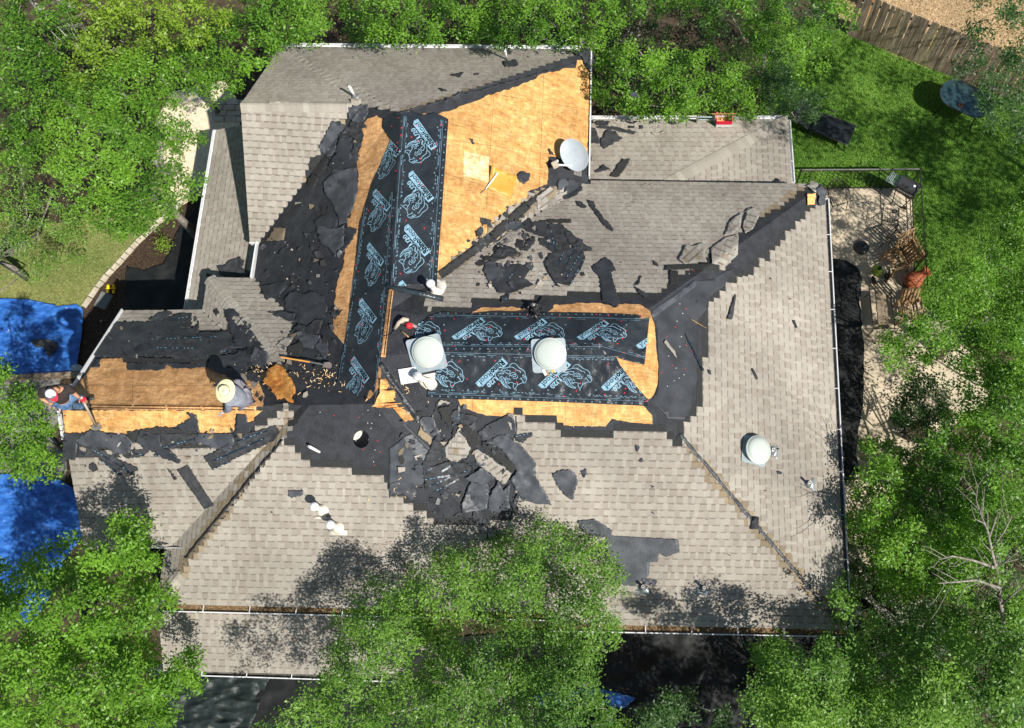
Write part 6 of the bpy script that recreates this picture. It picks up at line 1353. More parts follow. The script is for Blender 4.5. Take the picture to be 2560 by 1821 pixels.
# glass table
t = put('glass_table', 2393, 282, math.radians(-30), 'oval smoked glass garden table with a small red pot on the lawn', 'table')
ov = []
for k in range(48):
    a = 2 * math.pi * k / 48; ov.append(Vector((.31 * (1 if math.cos(a) > 0 else -1) + .44 * math.cos(a), .46 * math.sin(a), .72)))
mobj('glass_top', ov + [q_ - Vector((0, 0, .01)) for q_ in ov], [tuple(range(48)), tuple(range(48, 96))[::-1]] + [(i, 48 + i, 48 + (i + 1) % 48, (i + 1) % 48) for i in range(48)], m_glass, t, local=True)
lo(MB().tube([q_ - Vector((0, 0, .004)) for q_ in ov] + [ov[0] - Vector((0, 0, .004))], .014, 8, False), 'rim', m_iron, t, True)
for sx in (-1, 1):
    for sy in (-1, 1): lo(MB().tube([(sx * .45, sy * .3, .71), (sx * .5, sy * .36, .3), (sx * .56, sy * .4, 0)], .018, 8), 'leg', m_iron, t, True)
lo(MB().tube([(-.5, -.02, .70), (.5, .02, .70)], .012, 6), 'crossbar', m_iron, t)
t = empty('flower_pot', G(2400, 266, .73), 'small red pot standing on the glass garden table', 'pot'); MB().lathe([(.035, 0), (.05, .07), (.053, .075), (.045, .075), (.04, .02)], t.location, None, 18).build('pot', m_terra, t, True); MB().lathe([(.04, .055), (.001, .056)], t.location, None, 12).build('soil', m_soil, t)
# lounger
t = put('lounge_chair', 2060, 330, math.radians(-24), 'black mesh lounge chair in deep shade beside the north-east roof', 'lounge chair')
for s in (-1, 1): lo(MB().tube([(-.95, s * .33, .62), (-.42, s * .33, .34), (.75, s * .33, .34), (.82, s * .30, .3)], .018, 8), 'side_rail', m_iron, t, True)
lo(MB().box((.18, 0, .34), (1.16, .62, .015)), 'seat', m_mesh, t); lo(MB().box((-.69, 0, .48), (.60, .62, .015), Matrix.Rotation(math.radians(28), 3, 'Y')), 'backrest', m_mesh, t)
for sx in (-.35, .65):
    for s in (-1, 1): lo(MB().tube([(sx, s * .33, .33), (sx + .08, s * .35, 0)], .016, 8), 'leg', m_iron, t)
for s in (-1, 1): lo(MB().tube([(-.4, s * .36, .36), (-.3, s * .38, .52), (.1, s * .38, .52), (.2, s * .36, .36)], .016, 8), 'armrest', m_iron, t, True)
# grill
t = put('gas_grill', 2240, 495, math.radians(-32), 'black gas grill with a stainless side rack at the patio corner', 'grill')
lo(MB().box((.12, 0, .72), (.56, .40, .18)), 'firebox', m_grey_d, t); b = MB(); 
for k in range(9):
    a0 = math.pi * k / 8; b.v += [Vector((-.16, .20 * math.cos(a0), .81 + .17 * math.sin(a0))), Vector((.40, .20 * math.cos(a0), .81 + .17 * math.sin(a0)))]
b.f += [(2 * k, 2 * k + 1, 2 * k + 3, 2 * k + 2) for k in range(8)] + [tuple(range(0, 18, 2)), tuple(range(1, 18, 2))[::-1]]; lo(b, 'lid', m_grey_d, t, False)
lo(MB().tube([(-.08, -.22, .86), (-.08, -.27, .87), (.32, -.27, .87), (.32, -.22, .86)], .012, 8), 'handle', m_steel, t); lo(MB().lathe([(.035, 0), (.036, .012), (.001, .013)], Vector((.26, -.02, .982)), None, 16), 'gauge', m_white, t)
for k in range(7): lo(MB().bar((-.46 + k * .045, -.15, .80), (-.46 + k * .045, .15, .80), .02, .012), 'rack_bar', m_metal, t)
lo(ring([Vector(p_) for p_ in ((-.48, -.16, .80), (-.17, -.16, .80), (-.17, .16, .80), (-.48, .16, .80))], .012), 'rack_frame', m_metal, t)
for sx in (-.12, .36):
    for s in (-1, 1): lo(MB().tube([(sx, s * .16, .63), (sx + (.1 if sx < 0 else -.1), s * .2, 0)], .015, 8), 'leg', m_iron, t)
for s in (-.18, .18): lo(MB().lathe([(.07, -.015), (.07, .015)], Vector((.34, s, .07)), Matrix.Rotation(math.pi / 2, 3, 'X'), 18), 'wheel', m_iron, t)
# wire chairs: one made, the rest copied
GW = 'wrought iron patio chairs'
def wire_chair():
    e = empty('iron_chair', (0, 0, 0)); s = MB(); s.tube([(-.22, -.22, .43), (.22, -.22, .43), (.24, .2, .43), (-.24, .2, .43), (-.22, -.22, .43)], .010, 6, False); lo(s, 'seat_frame', m_iron, e)
    b = MB()
    for k in range(8): b.tube([(-.21 + k * .06, -.22, .43), (-.21 + k * .06, .2, .43)], .004, 4)
    for k in range(6): b.tube([(-.22, -.2 + k * .07, .43), (.22, -.2 + k * .07, .43)], .004, 4)
    lo(b, 'seat_mesh', m_iron, e)
    lo(MB().tube([(-.24, .2, .43), (-.23, .28, .75), (-.12, .31, .92), (.12, .31, .92), (.23, .28, .75), (.24, .2, .43)], .011, 6), 'back_frame', m_iron, e, True); b = MB()
    for k in range(6): b.tube([(-.18 + k * .072, .21, .45), (-.17 + k * .068, .3, .88)], .005, 4)
    lo(b, 'back_bars', m_iron, e)
    for sx in (-1, 1):
        lo(MB().tube([(sx * .22, -.22, .43), (sx * .25, -.26, 0)], .010, 6), 'leg', m_iron, e); lo(MB().tube([(sx * .24, .2, .43), (sx * .25, .27, 0)], .010, 6), 'leg', m_iron, e)
        lo(MB().tube([(sx * .24, .24, .64), (sx * .28, 0, .66), (sx * .27, -.2, .62), (sx * .23, -.22, .44)], .010, 6), 'armrest', m_iron, e, True)
    return e
def dup(root, loc, rz, label, group, tilt=0):
    r = root.copy(); COL.objects.link(r); r.location = loc; r.rotation_euler = (tilt, 0, rz); r['label'] = label; r['group'] = group
    for ch in list(root.children):
        c_ = ch.copy(); COL.objects.link(c_); c_.parent = r
    return r
wc = wire_chair(); tag(wc, None, 'chair'); spots = [(2215, 560, 1.4, 'black iron mesh chair nearest below the grill'), (2250, 590, 1.9, 'black iron mesh chair against the iron fence'), (2232, 618, 2.4, 'black iron mesh chair between the fence and the round base'), (2085, 512, .3, 'thin iron chair by the top east roof corner')]
for k, (x, y, rz, lb) in enumerate(spots):
    if k == 0: wc.location = G(x, y, .02); wc.rotation_euler = (0, 0, rz); tag(wc, lb, 'chair', GW)
    else: dup(wc, G(x, y, .02), rz, lb, GW)
# wooden slatted chairs
GS = 'slatted wooden patio chairs'
def slat_chair():
    e = empty('wooden_chair', (0, 0, 0))
    for k in range(6): lo(MB().box((-.22 + k * .088, 0, .40), (.055, .50, .018)), 'seat_slat', m_wood2, e)
    for k in range(6): lo(MB().box((-.22 + k * .088, .34, .66), (.05, .018, .56), Matrix.Rotation(-.35, 3, 'X')), 'back_slat', m_wood2, e)
    for s in (-1, 1):
        lo(MB().box((s * .29, .02, .56), (.06, .55, .025)), 'armrest', m_wood2, e); lo(MB().bar((s * .28, -.24, 0), (s * .28, -.24, .56), .045, .045, (1, 0, 0)), 'leg', m_wood2, e); lo(MB().bar((s * .28, .3, 0), (s * .28, .22, .56), .045, .045, (1, 0, 0)), 'leg', m_wood2, e)
    for z_ in (.42, .90): lo(MB().box((0, .26 + (z_ - .42) * .36, z_), (.56, .03, .05)), 'back_rail', m_wood2, e)
    return e
scr = slat_chair(); tag(scr, 'slatted brown wooden chair turned toward the fence, above the chiminea', 'chair', GS); scr.location = G(2232, 665, .02); scr.rotation_euler = (0, 0, -1.2)
dup(scr, G(2262, 648, .02), .4, 'slatted brown wooden chair jammed against the iron fence', GS); dup(scr, G(2262, 790, .02), 0.1, 'slatted wooden chair half under the right tree, beside the iron bench', GS)
t = put('umbrella_base', 2153, 620, 0, 'round dark umbrella base standing alone on the patio', 'umbrella base'); lo(MB().lathe([(.20, 0), (.21, .02), (.20, .05), (.14, .09), (.05, .11), (.04, .11)], (0, 0, 0), None, 32), 'disc', m_grey_d, t, True); lo(MB().tube([(.02, 0, .1), (.03, .0, .34)], .022, 12), 'tube', m_iron, t)
# iron bench frame
t = put('iron_bench', 2195, 790, 0.02, 'black iron bench with a cushionless slatted seat under the right tree', 'bench')
lo(ring([Vector(p_) for p_ in ((-.28, -.5, .42), (.28, -.5, .42), (.28, .5, .42), (-.28, .5, .42))], .014), 'seat_frame', m_iron, t); lo(MB().box((0, 0, .43), (.26, .92, .02)), 'seat_board', m_wood, t)
for k in range(9): lo(MB().tube([(-.28, -.45 + k * .112, .43), (-.4, -.45 + k * .112, .85)], .007, 5), 'back_bar', m_iron, t)
lo(MB().tube([(-.28, -.5, .42), (-.41, -.5, .88), (-.41, .5, .88), (-.28, .5, .42)], .014, 8), 'back_frame', m_iron, t)
for sx in (-1, 1):
    for sy in (-1, 1): lo(MB().tube([(sx * .28, sy * .5, .42), (sx * .31, sy * .54, 0)], .013, 6), 'leg', m_iron, t)
for s in (-1, 1): lo(MB().tube([(-.35, s * .52, .66), (.1, s * .56, .66), (.3, s * .52, .5), (.28, s * .5, .42)], .012, 6), 'armrest', m_iron, t)
# terracotta chiminea lying over, pot beside
t = put('chiminea', 2272, 712, .5, 'tipped terracotta chiminea with a wide round mouth at the patio edge', 'chiminea')
Rx = Matrix.Rotation(math.radians(48), 3, 'Y'); lo(MB().lathe([(.10, 0), (.20, .08), (.25, .22), (.22, .36), (.13, .46), (.11, .58), (.15, .66), (.155, .69), (.12, .69), (.09, .56)], Vector((-.1, 0, .08)), Rx, 32), 'body', m_terra, t, True)
lo(MB().lathe([(.105, .60), (.001, .601)], Vector((-.1, 0, .08)), Rx, 20), 'flue', m_black, t); lo(MB().lathe([(.14, 0), (.16, .02), (.12, .12)], (-.05, -.05, 0), None, 20), 'stand', m_iron, t, True)
t = put('small_stove', 2272, 752, 0, 'glossy black round pot with greenish reflections below the chiminea', 'pot'); lo(MB().lathe([(.10, 0), (.16, .1), (.17, .22), (.14, .3), (.08, .34), (.001, .35)], (0, 0, 0), None, 28), 'bowl', M('black_glaze', (.008, .01, .006), rough=.08, spec=.8, coat=1), t, True); lo(MB().lathe([(.165, .22), (.175, .225), (.165, .24)], (0, 0, 0), None, 28), 'rim', m_iron, t, True)
t = put('garden_sprayer', 2192, 690, .3, 'lime green and black garden machine standing left of the chiminea', 'sprayer')
lo(MB().lathe([(.12, .2), (.14, .3), (.13, .42), (.08, .48), (.001, .49)], (-.06, .04, 0), None, 24), 'tank', m_green, t, True); lo(MB().lathe([(.055, .48), (.055, .52), (.001, .53)], (-.04, .03, 0), None, 16), 'cap', m_iron, t)
for k in range(5): lo(MB().tube([(.0, -.05, .4), (.15 + k * .04, -.16 + k * .05, .3), (.1 + k * .05, -.3 + .04 * k, .05)], .012, 6), 'frame_tube', m_iron, t, True)
for s in (-.17, .2): lo(MB().lathe([(.11, -.02), (.12, 0), (.11, .02)], Vector((s, -.12, .12)), Matrix.Rotation(math.pi / 2, 3, 'Y'), 20), 'wheel', m_iron, t)
t = put('sign_board', 2237, 530, .4, 'small black metal trivet with pale cut-out marks below the grill', 'trivet'); lo(MB().box((0, 0, .03), (.12, .09, .02)), 'plate', m_grey_d, t)
for k in range(3): lo(MB().box((-.03 + k * .03, .01, .042), (.012, .035, .004)), 'mark', m_white, t)
t = put('planter', 2283, 1085, 0, 'large grey round planter under the dark shrub on the patio', 'planter'); lo(MB().lathe([(.22, 0), (.30, .3), (.32, .42), (.325, .45), (.29, .45), (.27, .36)], (0, 0, 0), None, 40), 'pot', M('aged_pot', (.13, .12, .10), (.2, .19, .16), 8, .6), t, True); lo(MB().lathe([(.28, .37), (.001, .38)], (0, 0, 0), None, 24), 'soil', m_soil, t)
t = put('deck_step', 2250, 1500, .0, 'weathered low wooden landing under the right trees', 'deck')
for k in range(9): lo(MB().box((0, -.35 + k * .09, .3), (.75, .08, .03)), 'plank', m_wood, t)
for sx in (-.33, .33): lo(MB().box((sx, 0, .14), (.08, .75, .28)), 'bearer', m_wood, t)
t = empty('downspout', U(1975, 1590, 2.6), 'short beige downspout elbow below the main south gutter', 'downspout'); a = U(1990, 1572, 2.72); MB().bar(a, U(1975, 1592, 2.3), .07, .05).build('elbow', m_beige, t); MB().bar(U(1975, 1592, 2.3), U(1975, 1592, 2.3) - Vector((0, 0, 2.2)), .07, .05, (1, 0, 0)).build('pipe', m_beige, t)

# ------------------------------------------------------------------ trees: leaf-sized faces on twigs through a lobed crown
def npoly(x, y, P):
    c = np.zeros(len(x), bool); j = len(P) - 1
    for i in range(len(P)):
        xi, yi = P[i]; xj, yj = P[j]
        if yi != yj: c ^= ((yi > y) != (yj > y)) & (x < (xj - xi) * (y - yi) / (yj - yi) + xi)
        j = i
    return c
def npd(x, y, P):
    d = np.full(len(x), 1e9)
    for i in range(len(P)):
        ax_, ay_ = P[i]; bx_, by_ = P[(i + 1) % len(P)]; dx, dy = bx_ - ax_, by_ - ay_; L = dx * dx + dy * dy + 1e-9
        t_ = np.clip(((x - ax_) * dx + (y - ay_) * dy) / L, 0, 1); d = np.minimum(d, np.hypot(x - ax_ - dx * t_, y - ay_ - dy * t_))
    return d
def nU(px, py, z):
    x = (px - CX) / CF; y = -(py - CY) / CF; dy = y * ct + st; dz = y * st - ct; t_ = (z - CH) / dz
    return np.stack([x * t_, dy * t_, z], 1)
GT = 'broadleaf trees round the house'
NL = [0]
def tree(name, poly, ztop, mat, label, cat='tree', group=GT, S=85, dens=150, per=26, leaf=.037, depth=.5, edge=.9, gap=.0, seed=1, twig=.07, zvar=.5, base=None, rad=.085, trunk=True, tonebias=0., off=False, gs=60., void=-.10):
    g_ = np.random.default_rng(seed); P = poly if off else jagged(poly, 13, 10, seed); xs = [p_[0] for p_ in P]; ys = [p_[1] for p_ in P]
    def sample(n):
        X, Y = [], []
        while sum(map(len, X)) < n:
            x = g_.uniform(min(xs), max(xs), n * 2); y = g_.uniform(min(ys), max(ys), n * 2); k = npoly(x, y, P) & (off | ((x > -50) & (x < 2610) & (y > -50) & (y < 1870))); X.append(x[k]); Y.append(y[k])
        return np.concatenate(X)[:n], np.concatenate(Y)[:n]
    A = abs(sum(P[i][0] * P[(i + 1) % len(P)][1] - P[(i + 1) % len(P)][0] * P[i][1] for i in range(len(P)))) / 2
    if not off:
        q_ = [(min(max(a, -50), 2610), min(max(b, -50), 1870)) for a, b in P]; A = abs(sum(q_[i][0] * q_[(i + 1) % len(q_)][1] - q_[(i + 1) % len(q_)][0] * q_[i][1] for i in range(len(q_)))) / 2
    sc_ = CF / ((CH - ztop) * 1.03); area = A / sc_ ** 2
    lx, ly = sample(max(3, int(A / S ** 2 * 1.3))); lz = ztop + g_.normal(0, zvar, len(lx)); ltone = g_.normal(0, .16, len(lx))
    n = max(10, int(area * dens)); x, y = sample(n); d = npd(x, y, P)
    D = np.hypot(x[:, None] - lx[None], (y[:, None] - ly[None])) / S; H_ = lz[None] - 1.1 * D ** 2; li = H_.argmax(1); h = H_.max(1)
    und = np.exp(g_.normal(0, .3, n)); nf_ = np.array([noise.noise(Vector((a / 30, b / 30, seed * 2.3))) + .5 * noise.noise(Vector((a / 12, b / 12, seed * 1.3))) for a, b in zip(x, y)]); z = h + .95 * nf_ - edge * np.exp(-d / (S * .45)) - np.where(g_.random(n) < .20, g_.uniform(.6, .7 + depth * 2.4, n), g_.exponential(.08, n))
    k0 = (nf_ > void) | (g_.random(n) < .10); x, y, z, li, d, nf_ = x[k0], y[k0], z[k0], li[k0], d[k0], nf_[k0]; n = len(x)
    if gap:
        nz_ = np.array([noise.noise(Vector((a / gs, b / gs, seed * 5.1))) for a, b in zip(x, y)]); keep = nz_ > gap - .5
        x, y, z, li, d, nf_ = x[keep], y[keep], z[keep], li[keep], d[keep], nf_[keep]; n = len(x)
    z = np.maximum(z, .3 + GZ); C = nU(x, y, z)
    m_ = per; ctr = np.repeat(C, m_, 0); offs = g_.normal(0, 1, (n * m_, 3)) * rad * np.array([1, 1, .6]); c = ctr + offs
    tone = np.repeat(np.clip(.5 + ltone[li] + .25 * nf_ + g_.normal(0, .14, n), 0, 1), m_) + g_.normal(0, .18, n * m_) + tonebias
    dirs = offs / (np.linalg.norm(offs, axis=1, keepdims=True) + 1e-6) * .8 + g_.normal(0, .6, (n * m_, 3)); dirs[:, 2] *= .5; dirs /= np.linalg.norm(dirs, axis=1, keepdims=True)
    cn = g_.normal(0, .42, (n, 3)); cn[:, 2] += 1.0; nrm = np.repeat(cn, m_, 0) + g_.normal(0, .34, (n * m_, 3)); side_ = np.cross(dirs, nrm); side_ /= np.linalg.norm(side_, axis=1, keepdims=True) + 1e-6
    up_ = np.cross(side_, dirs)
    L = leaf * g_.uniform(.7, 1.25, (n * m_, 1)); W_ = L * .46
    Vs = np.stack([c - dirs * L, c + side_ * W_ + up_ * L * .12, c + dirs * L, c - side_ * W_ + up_ * L * .12], 1).reshape(-1, 3)
    nf = n * m_; me = bpy.data.meshes.new('crown'); me.vertices.add(nf * 4); me.vertices.foreach_set('co', Vs.astype(np.float32).ravel()); me.loops.add(nf * 4); me.loops.foreach_set('vertex_index', np.arange(nf * 4, dtype=np.int32))
    me.polygons.add(nf); me.polygons.foreach_set('loop_start', np.arange(0, nf * 4, 4, dtype=np.int32))
    me.update(calc_edges=True); at_ = me.attributes.new('tone', 'FLOAT', 'FACE'); at_.data.foreach_set('value', np.clip(tone, 0, 1.3).astype(np.float32)); me.materials.append(mat)
    NL[0] += nf
    bx, by = (base if base else (sum(xs) / len(xs), sum(ys) / len(ys))); zc = min(1.0, ztop * .3)
    b0 = U(bx, by, ztop * .5) if not base or not off else G(bx, by); b0.z = GZ
    e = empty(name, b0, label, cat, group); o = bpy.data.objects.new('crown', me); link(o, e)
    # trunk, limbs to every lobe, twigs to some leaf clusters
    mt = max(.05, min(.2, math.sqrt(area) * .03)); fork = b0 + Vector((0, 0, ztop * .4))
    if trunk: MB().tube([b0, b0.lerp(fork, .5) + Vector((.05, .03, 0)), fork], [mt * 1.25, mt, mt * .8], 10).build('trunk', m_bark, e, True)
    lm = MB()
    for k in range(len(lx)):
        T_ = U(lx[k], ly[k], lz[k] - .75)
        if (T_ - fork).length > 3.0: continue
        mid_ = fork.lerp(T_, .5) + Vector((g_.normal(0, .2), g_.normal(0, .2), -.45)); lm.tube([fork, mid_, T_], [mt * .45, mt * .26, .014], 6)
    if len(lx): lm.build('limbs', m_bark, e, True)
    kt = np.where(g_.random(n) < twig)[0]; V2, F2 = [], []
    for i in kt:
        a = U(lx[li[i]], ly[li[i]], lz[li[i]] - .35); b = Vector(C[i]) + Vector((g_.normal(0, .04), g_.normal(0, .04), .03)); a = a.lerp(b, g_.uniform(.55, .85)); dd = b - a
        if dd.length > .5 or dd.length < .05: continue
        s_ = frame(dd)[0] * .005; s2 = frame(dd)[1] * .006; md = a.lerp(b, .5) + Vector((g_.normal(0, .03), g_.normal(0, .03), .02)); j = len(V2)
        V2 += [a + s_ * 1.6, a - s_ * 1.6, a + s2 * 1.6, md + s_, md - s_, md + s2, b + s_ * .4, b - s_ * .4, b + s2 * .4]
        for r0 in (0, 3): F2 += [(j + r0, j + r0 + 1, j + r0 + 4, j + r0 + 3), (j + r0 + 1, j + r0 + 2, j + r0 + 5, j + r0 + 4), (j + r0 + 2, j + r0, j + r0 + 3, j + r0 + 5)]
    if V2: tag(mobj('twigs', V2, F2, m_twig, e), kind='stuff')
    return e
m_twig = M('twig_bark', (.22, .20, .17), (.40, .37, .32), 14, .85)
tree('oak_tree', [(180, -60), (560, -60), (600, 40), (540, 90), (420, 120), (330, 160), (290, 200), (250, 225), (200, 225), (165, 200), (150, 140), (190, 100), (180, 40)], 6.5, m_oaky, 'bright yellow-green oak crown at the top left', seed=2)
tree('oak_tree', [(210, 170), (330, 130), (560, 50), (640, -60), (822, -60), (824, 30), (812, 80), (745, 100), (692, 138), (655, 172), (612, 206), (578, 232), (556, 236), (548, 262), (520, 262), (500, 240), (470, 225), (455, 235), (450, 262), (425, 268), (420, 290), (445, 300), (470, 320), (505, 330), (512, 350), (490, 372), (490, 398), (445, 380), (440, 400), (470, 420), (480, 440), (500, 428), (520, 440), (505, 455), (490, 470), (475, 500), (440, 520), (425, 545), (380, 570), (340, 585), (300, 597), (270, 600), (235, 580), (215, 545), (180, 500), (130, 440), (100, 360), (110, 260), (160, 200)], 6.0, m_oak, 'largest oak crown left of the house, reaching the pale sand path', seed=3, base=(300, 420))
tree('oak_tree', [(-60, -60), (190, -60), (185, 60), (160, 130), (150, 210), (120, 290), (100, 380), (60, 400), (-60, 400)], 5.6, m_oak, 'oak crown with dead grey limbs in the top left corner', seed=4, zvar=.7)
tree('shrub_tree', [(-60, 330), (60, 330), (110, 430), (190, 500), (225, 560), (215, 610), (190, 650), (150, 680), (90, 700), (40, 745), (-60, 740)], 3.4, m_oakl, 'thin grey-green tree above the left lawn and the upper blue tarp', seed=5, dens=95, gap=.25, twig=.2, zvar=.6, leaf=.029, base=(-100, 600))
tree('oak_tree', [(855, -60), (1200, -60), (1230, 20), (1210, 112), (1060, 112), (880, 112), (866, 60), (850, 20)], 4.6, m_oak, 'tree crown behind the white top gutter, left one', seed=6)
tree('oak_tree', [(1190, -60), (1740, -60), (1720, 20), (1620, 40), (1560, 60), (1540, 100), (1500, 125), (1400, 112), (1200, 112), (1180, 60)], 4.8, m_oak, 'tree crown behind the white top gutter, right one', seed=7)
tree('oak_tree', [(690, -60), (826, -60), (820, 60), (806, 104), (760, 108), (705, 110)], 3.9, m_oak, 'small crown filling the corner between the big left oak and the top gutter', seed=21)
tree('oak_tree', [(1480, 150), (1500, 120), (1540, 130), (1580, 95), (1640, 105), (1700, 130), (1760, 110), (1830, 120), (1870, 170), (1900, 210), (1940, 262), (1938, 296), (1850, 300), (1760, 296), (1650, 300), (1600, 298), (1565, 296), (1550, 268), (1520, 250), (1500, 262), (1482, 262)], 3.3, m_oak, 'round green tree above the small north-east roof', seed=8, S=75, zvar=.6)
tree('oak_tree', [(1690, -60), (2150, -60), (2140, 60), (2105, 100), (2090, 130), (2068, 200), (2030, 220), (1995, 205), (1960, 160), (1920, 150), (1880, 180), (1850, 110), (1760, 90), (1715, 40)], 5.6, m_oak, 'tall tree shading the lawn by the board fence', seed=9, gap=.22, zvar=1.1, edge=1.5, S=95)
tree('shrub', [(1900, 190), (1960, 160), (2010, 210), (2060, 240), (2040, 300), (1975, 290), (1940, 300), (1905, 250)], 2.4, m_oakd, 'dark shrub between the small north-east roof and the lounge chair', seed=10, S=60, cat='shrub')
tree('elm_tree', [(2400, -60), (2620, -60), (2620, 420), (2560, 400), (2500, 350), (2450, 300), (2410, 230), (2395, 180), (2385, 160), (2430, 140), (2440, 100), (2385, 80), (2450, 40)], 7.0, m_oakd, 'thin dark-leaved tree over the dry field in the top right corner', seed=11, dens=140, gap=.30, twig=.25, leaf=.033, zvar=.5, edge=.4, base=(2900, 300))
tree('oak_tree', [(2620, 400), (2550, 470), (2500, 540), (2430, 600), (2390, 650), (2340, 690), (2318, 740), (2290, 760), (2290, 800), (2240, 790), (2215, 830), (2195, 850), (2220, 880), (2215, 915), (2240, 950), (2265, 940), (2285, 900), (2340, 915), (2400, 925), (2450, 960), (2620, 980)], 4.2, m_oak, 'big tree right of the patio, overhanging the iron bench', seed=12, base=(2450, 800))
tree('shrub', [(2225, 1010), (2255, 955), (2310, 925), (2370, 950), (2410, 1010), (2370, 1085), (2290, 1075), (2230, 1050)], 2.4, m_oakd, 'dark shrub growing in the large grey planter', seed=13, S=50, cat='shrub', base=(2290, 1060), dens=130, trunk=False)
tree('oak_tree', [(2400, 950), (2620, 930), (2620, 1300), (2520, 1330), (2420, 1440), (2380, 1500), (2300, 1490), (2230, 1500), (2190, 1480), (2170, 1430), (2160, 1400), (2185, 1375), (2130, 1345), (2110, 1300), (2150, 1260), (2118, 1205), (2170, 1165), (2150, 1115), (2200, 1090), (2260, 1118), (2330, 1090), (2380, 1020)], 3.9, m_oak, 'tree overhanging the east gutter in the lower right', seed=14, zvar=.7, base=(2400, 1250))
tree('oak_tree', [(2380, 1380), (2500, 1320), (2620, 1280), (2620, 1600), (2480, 1560), (2400, 1500), (2330, 1480)], 4.4, m_oak, 'tree behind the leafless grey tree at the right edge', seed=15, gap=.35, zvar=.9, depth=.9)
tree('young_tree', [(2062, 1495), (2085, 1445), (2110, 1430), (2140, 1445), (2158, 1480), (2152, 1530), (2125, 1562), (2085, 1555), (2060, 1525)], 4.2, m_oakl, 'light green young treetop over the lower right roof corner', seed=16, S=48, zvar=.3, dens=120)
tree('oak_tree', [(1880, 1605), (1920, 1585), (1980, 1620), (2030, 1650), (2060, 1600), (2110, 1570), (2180, 1540), (2260, 1560), (2330, 1500), (2420, 1500), (2620, 1560), (2620, 1900), (2230, 1900), (2200, 1760), (2100, 1720), (1960, 1740), (1890, 1720)], 4.6, m_oakl, 'wide crown along the bottom right of the frame', seed=17, gap=.18, zvar=.7)
tree('oak_tree', [(1860, 1700), (1960, 1690), (2100, 1700), (2250, 1720), (2320, 1780), (2330, 1900), (1870, 1900), (1850, 1800)], 4.8, m_oakl, 'lower crown at the bottom edge, right of the black fabric', seed=18, gap=.15, zvar=.6)
tree('shrub', [(1540, 1840), (1600, 1780), (1690, 1700), (1740, 1730), (1800, 1760), (1830, 1840), (1840, 1900), (1560, 1900)], 2.6, m_oakd, 'dark thin shrub over the shaded black fabric at the bottom', seed=19, gap=.35, twig=.3, cat='shrub', S=60)
tree('oak_tree', [(1185, 1352), (1240, 1318), (1290, 1325), (1330, 1300), (1370, 1290), (1400, 1310), (1440, 1285), (1470, 1300), (1490, 1335), (1520, 1350), (1505, 1400), (1560, 1375), (1550, 1420), (1582, 1452), (1560, 1490), (1545, 1550), (1540, 1600), (1500, 1615), (1525, 1640), (1480, 1680), (1500, 1760), (1560, 1800), (1600, 1900), (580, 1900), (640, 1820), (700, 1790), (760, 1730), (760, 1690), (830, 1670), (790, 1630), (850, 1600), (830, 1560), (880, 1540), (870, 1480), (930, 1475), (905, 1430), (950, 1435), (1000, 1480), (1010, 1420), (1060, 1410), (1100, 1440), (1080, 1380), (1130, 1372)], 5.1, m_oakl, 'big twiggy tree overhanging the south gutter at the bottom centre', seed=20, dens=140, twig=.22, gap=.06, void=-.24, zvar=.6, base=(1150, 1750), edge=.7, leaf=.029)
tree('oak_tree', [(-60, 1420), (60, 1395), (110, 1365), (160, 1345), (190, 1310), (205, 1365), (250, 1350), (290, 1290), (335, 1285), (375, 1300), (360, 1350), (388, 1400), (380, 1450), (440, 1500), (430, 1540), (370, 1570), (385, 1620), (420, 1660), (470, 1620), (500, 1660), (490, 1730), (450, 1750), (420, 1800), (370, 1840), (340, 1900), (-60, 1900)], 5.6, m_oak, 'tree at the bottom left with a branch reaching over the front wing', seed=22, tonebias=.18, zvar=.6, base=(100, 1700))
tree('young_tree', [(-60, 880), (10, 895), (40, 940), (75, 985), (110, 1030), (130, 1080), (100, 1110), (150, 1155), (165, 1185), (100, 1210), (-60, 1190)], 5.0, m_oak, 'small tree beside the standing worker at the left edge', seed=23, S=55, gap=.1, tonebias=.15, dens=130, base=(-80, 1050))
# bare branches
def bare_tree(name, segs, label, cat='tree', mat=None):
    e = empty(name, Vector((segs[0][0][0].x, segs[0][0][0].y, GZ)), label, cat, GT); tr = MB(); tr.tube([Vector((segs[0][0][0].x, segs[0][0][0].y, GZ))] + segs[0][0][:1], [segs[0][1] * 1.3, segs[0][1]], 8); tr.build('trunk', mat or m_twig, e, True)
    for pts_, r0 in segs:
        n = len(pts_); MB().tube(pts_, [r0 * (1 - .75 * k / (n - 1)) for k in range(n)], 7).build('branch', mat or m_twig, e, True)
        for k in range(1, n):
            for _ in range(3):
                a = pts_[k - 1].lerp(pts_[k], rr.random()); d_ = (pts_[k] - pts_[k - 1]).normalized(); s_ = Vector((-d_.y, d_.x, .3)) * rr.choice((-1, 1)); b = a + (d_ + s_ * rr.uniform(.5, 1.1)) * rr.uniform(.15, .5); c_ = b + (d_ + s_ * rr.uniform(-.3, .9) + Vector((0, 0, .2))) * rr.uniform(.08, .3)
                MB().tube([a, b, c_], [r0 * .28, r0 * .18, .003], 5).build('twig', mat or m_twig, e, True)
    return e
UU = lambda *a: [U(x, y, z) for x, y, z in a]
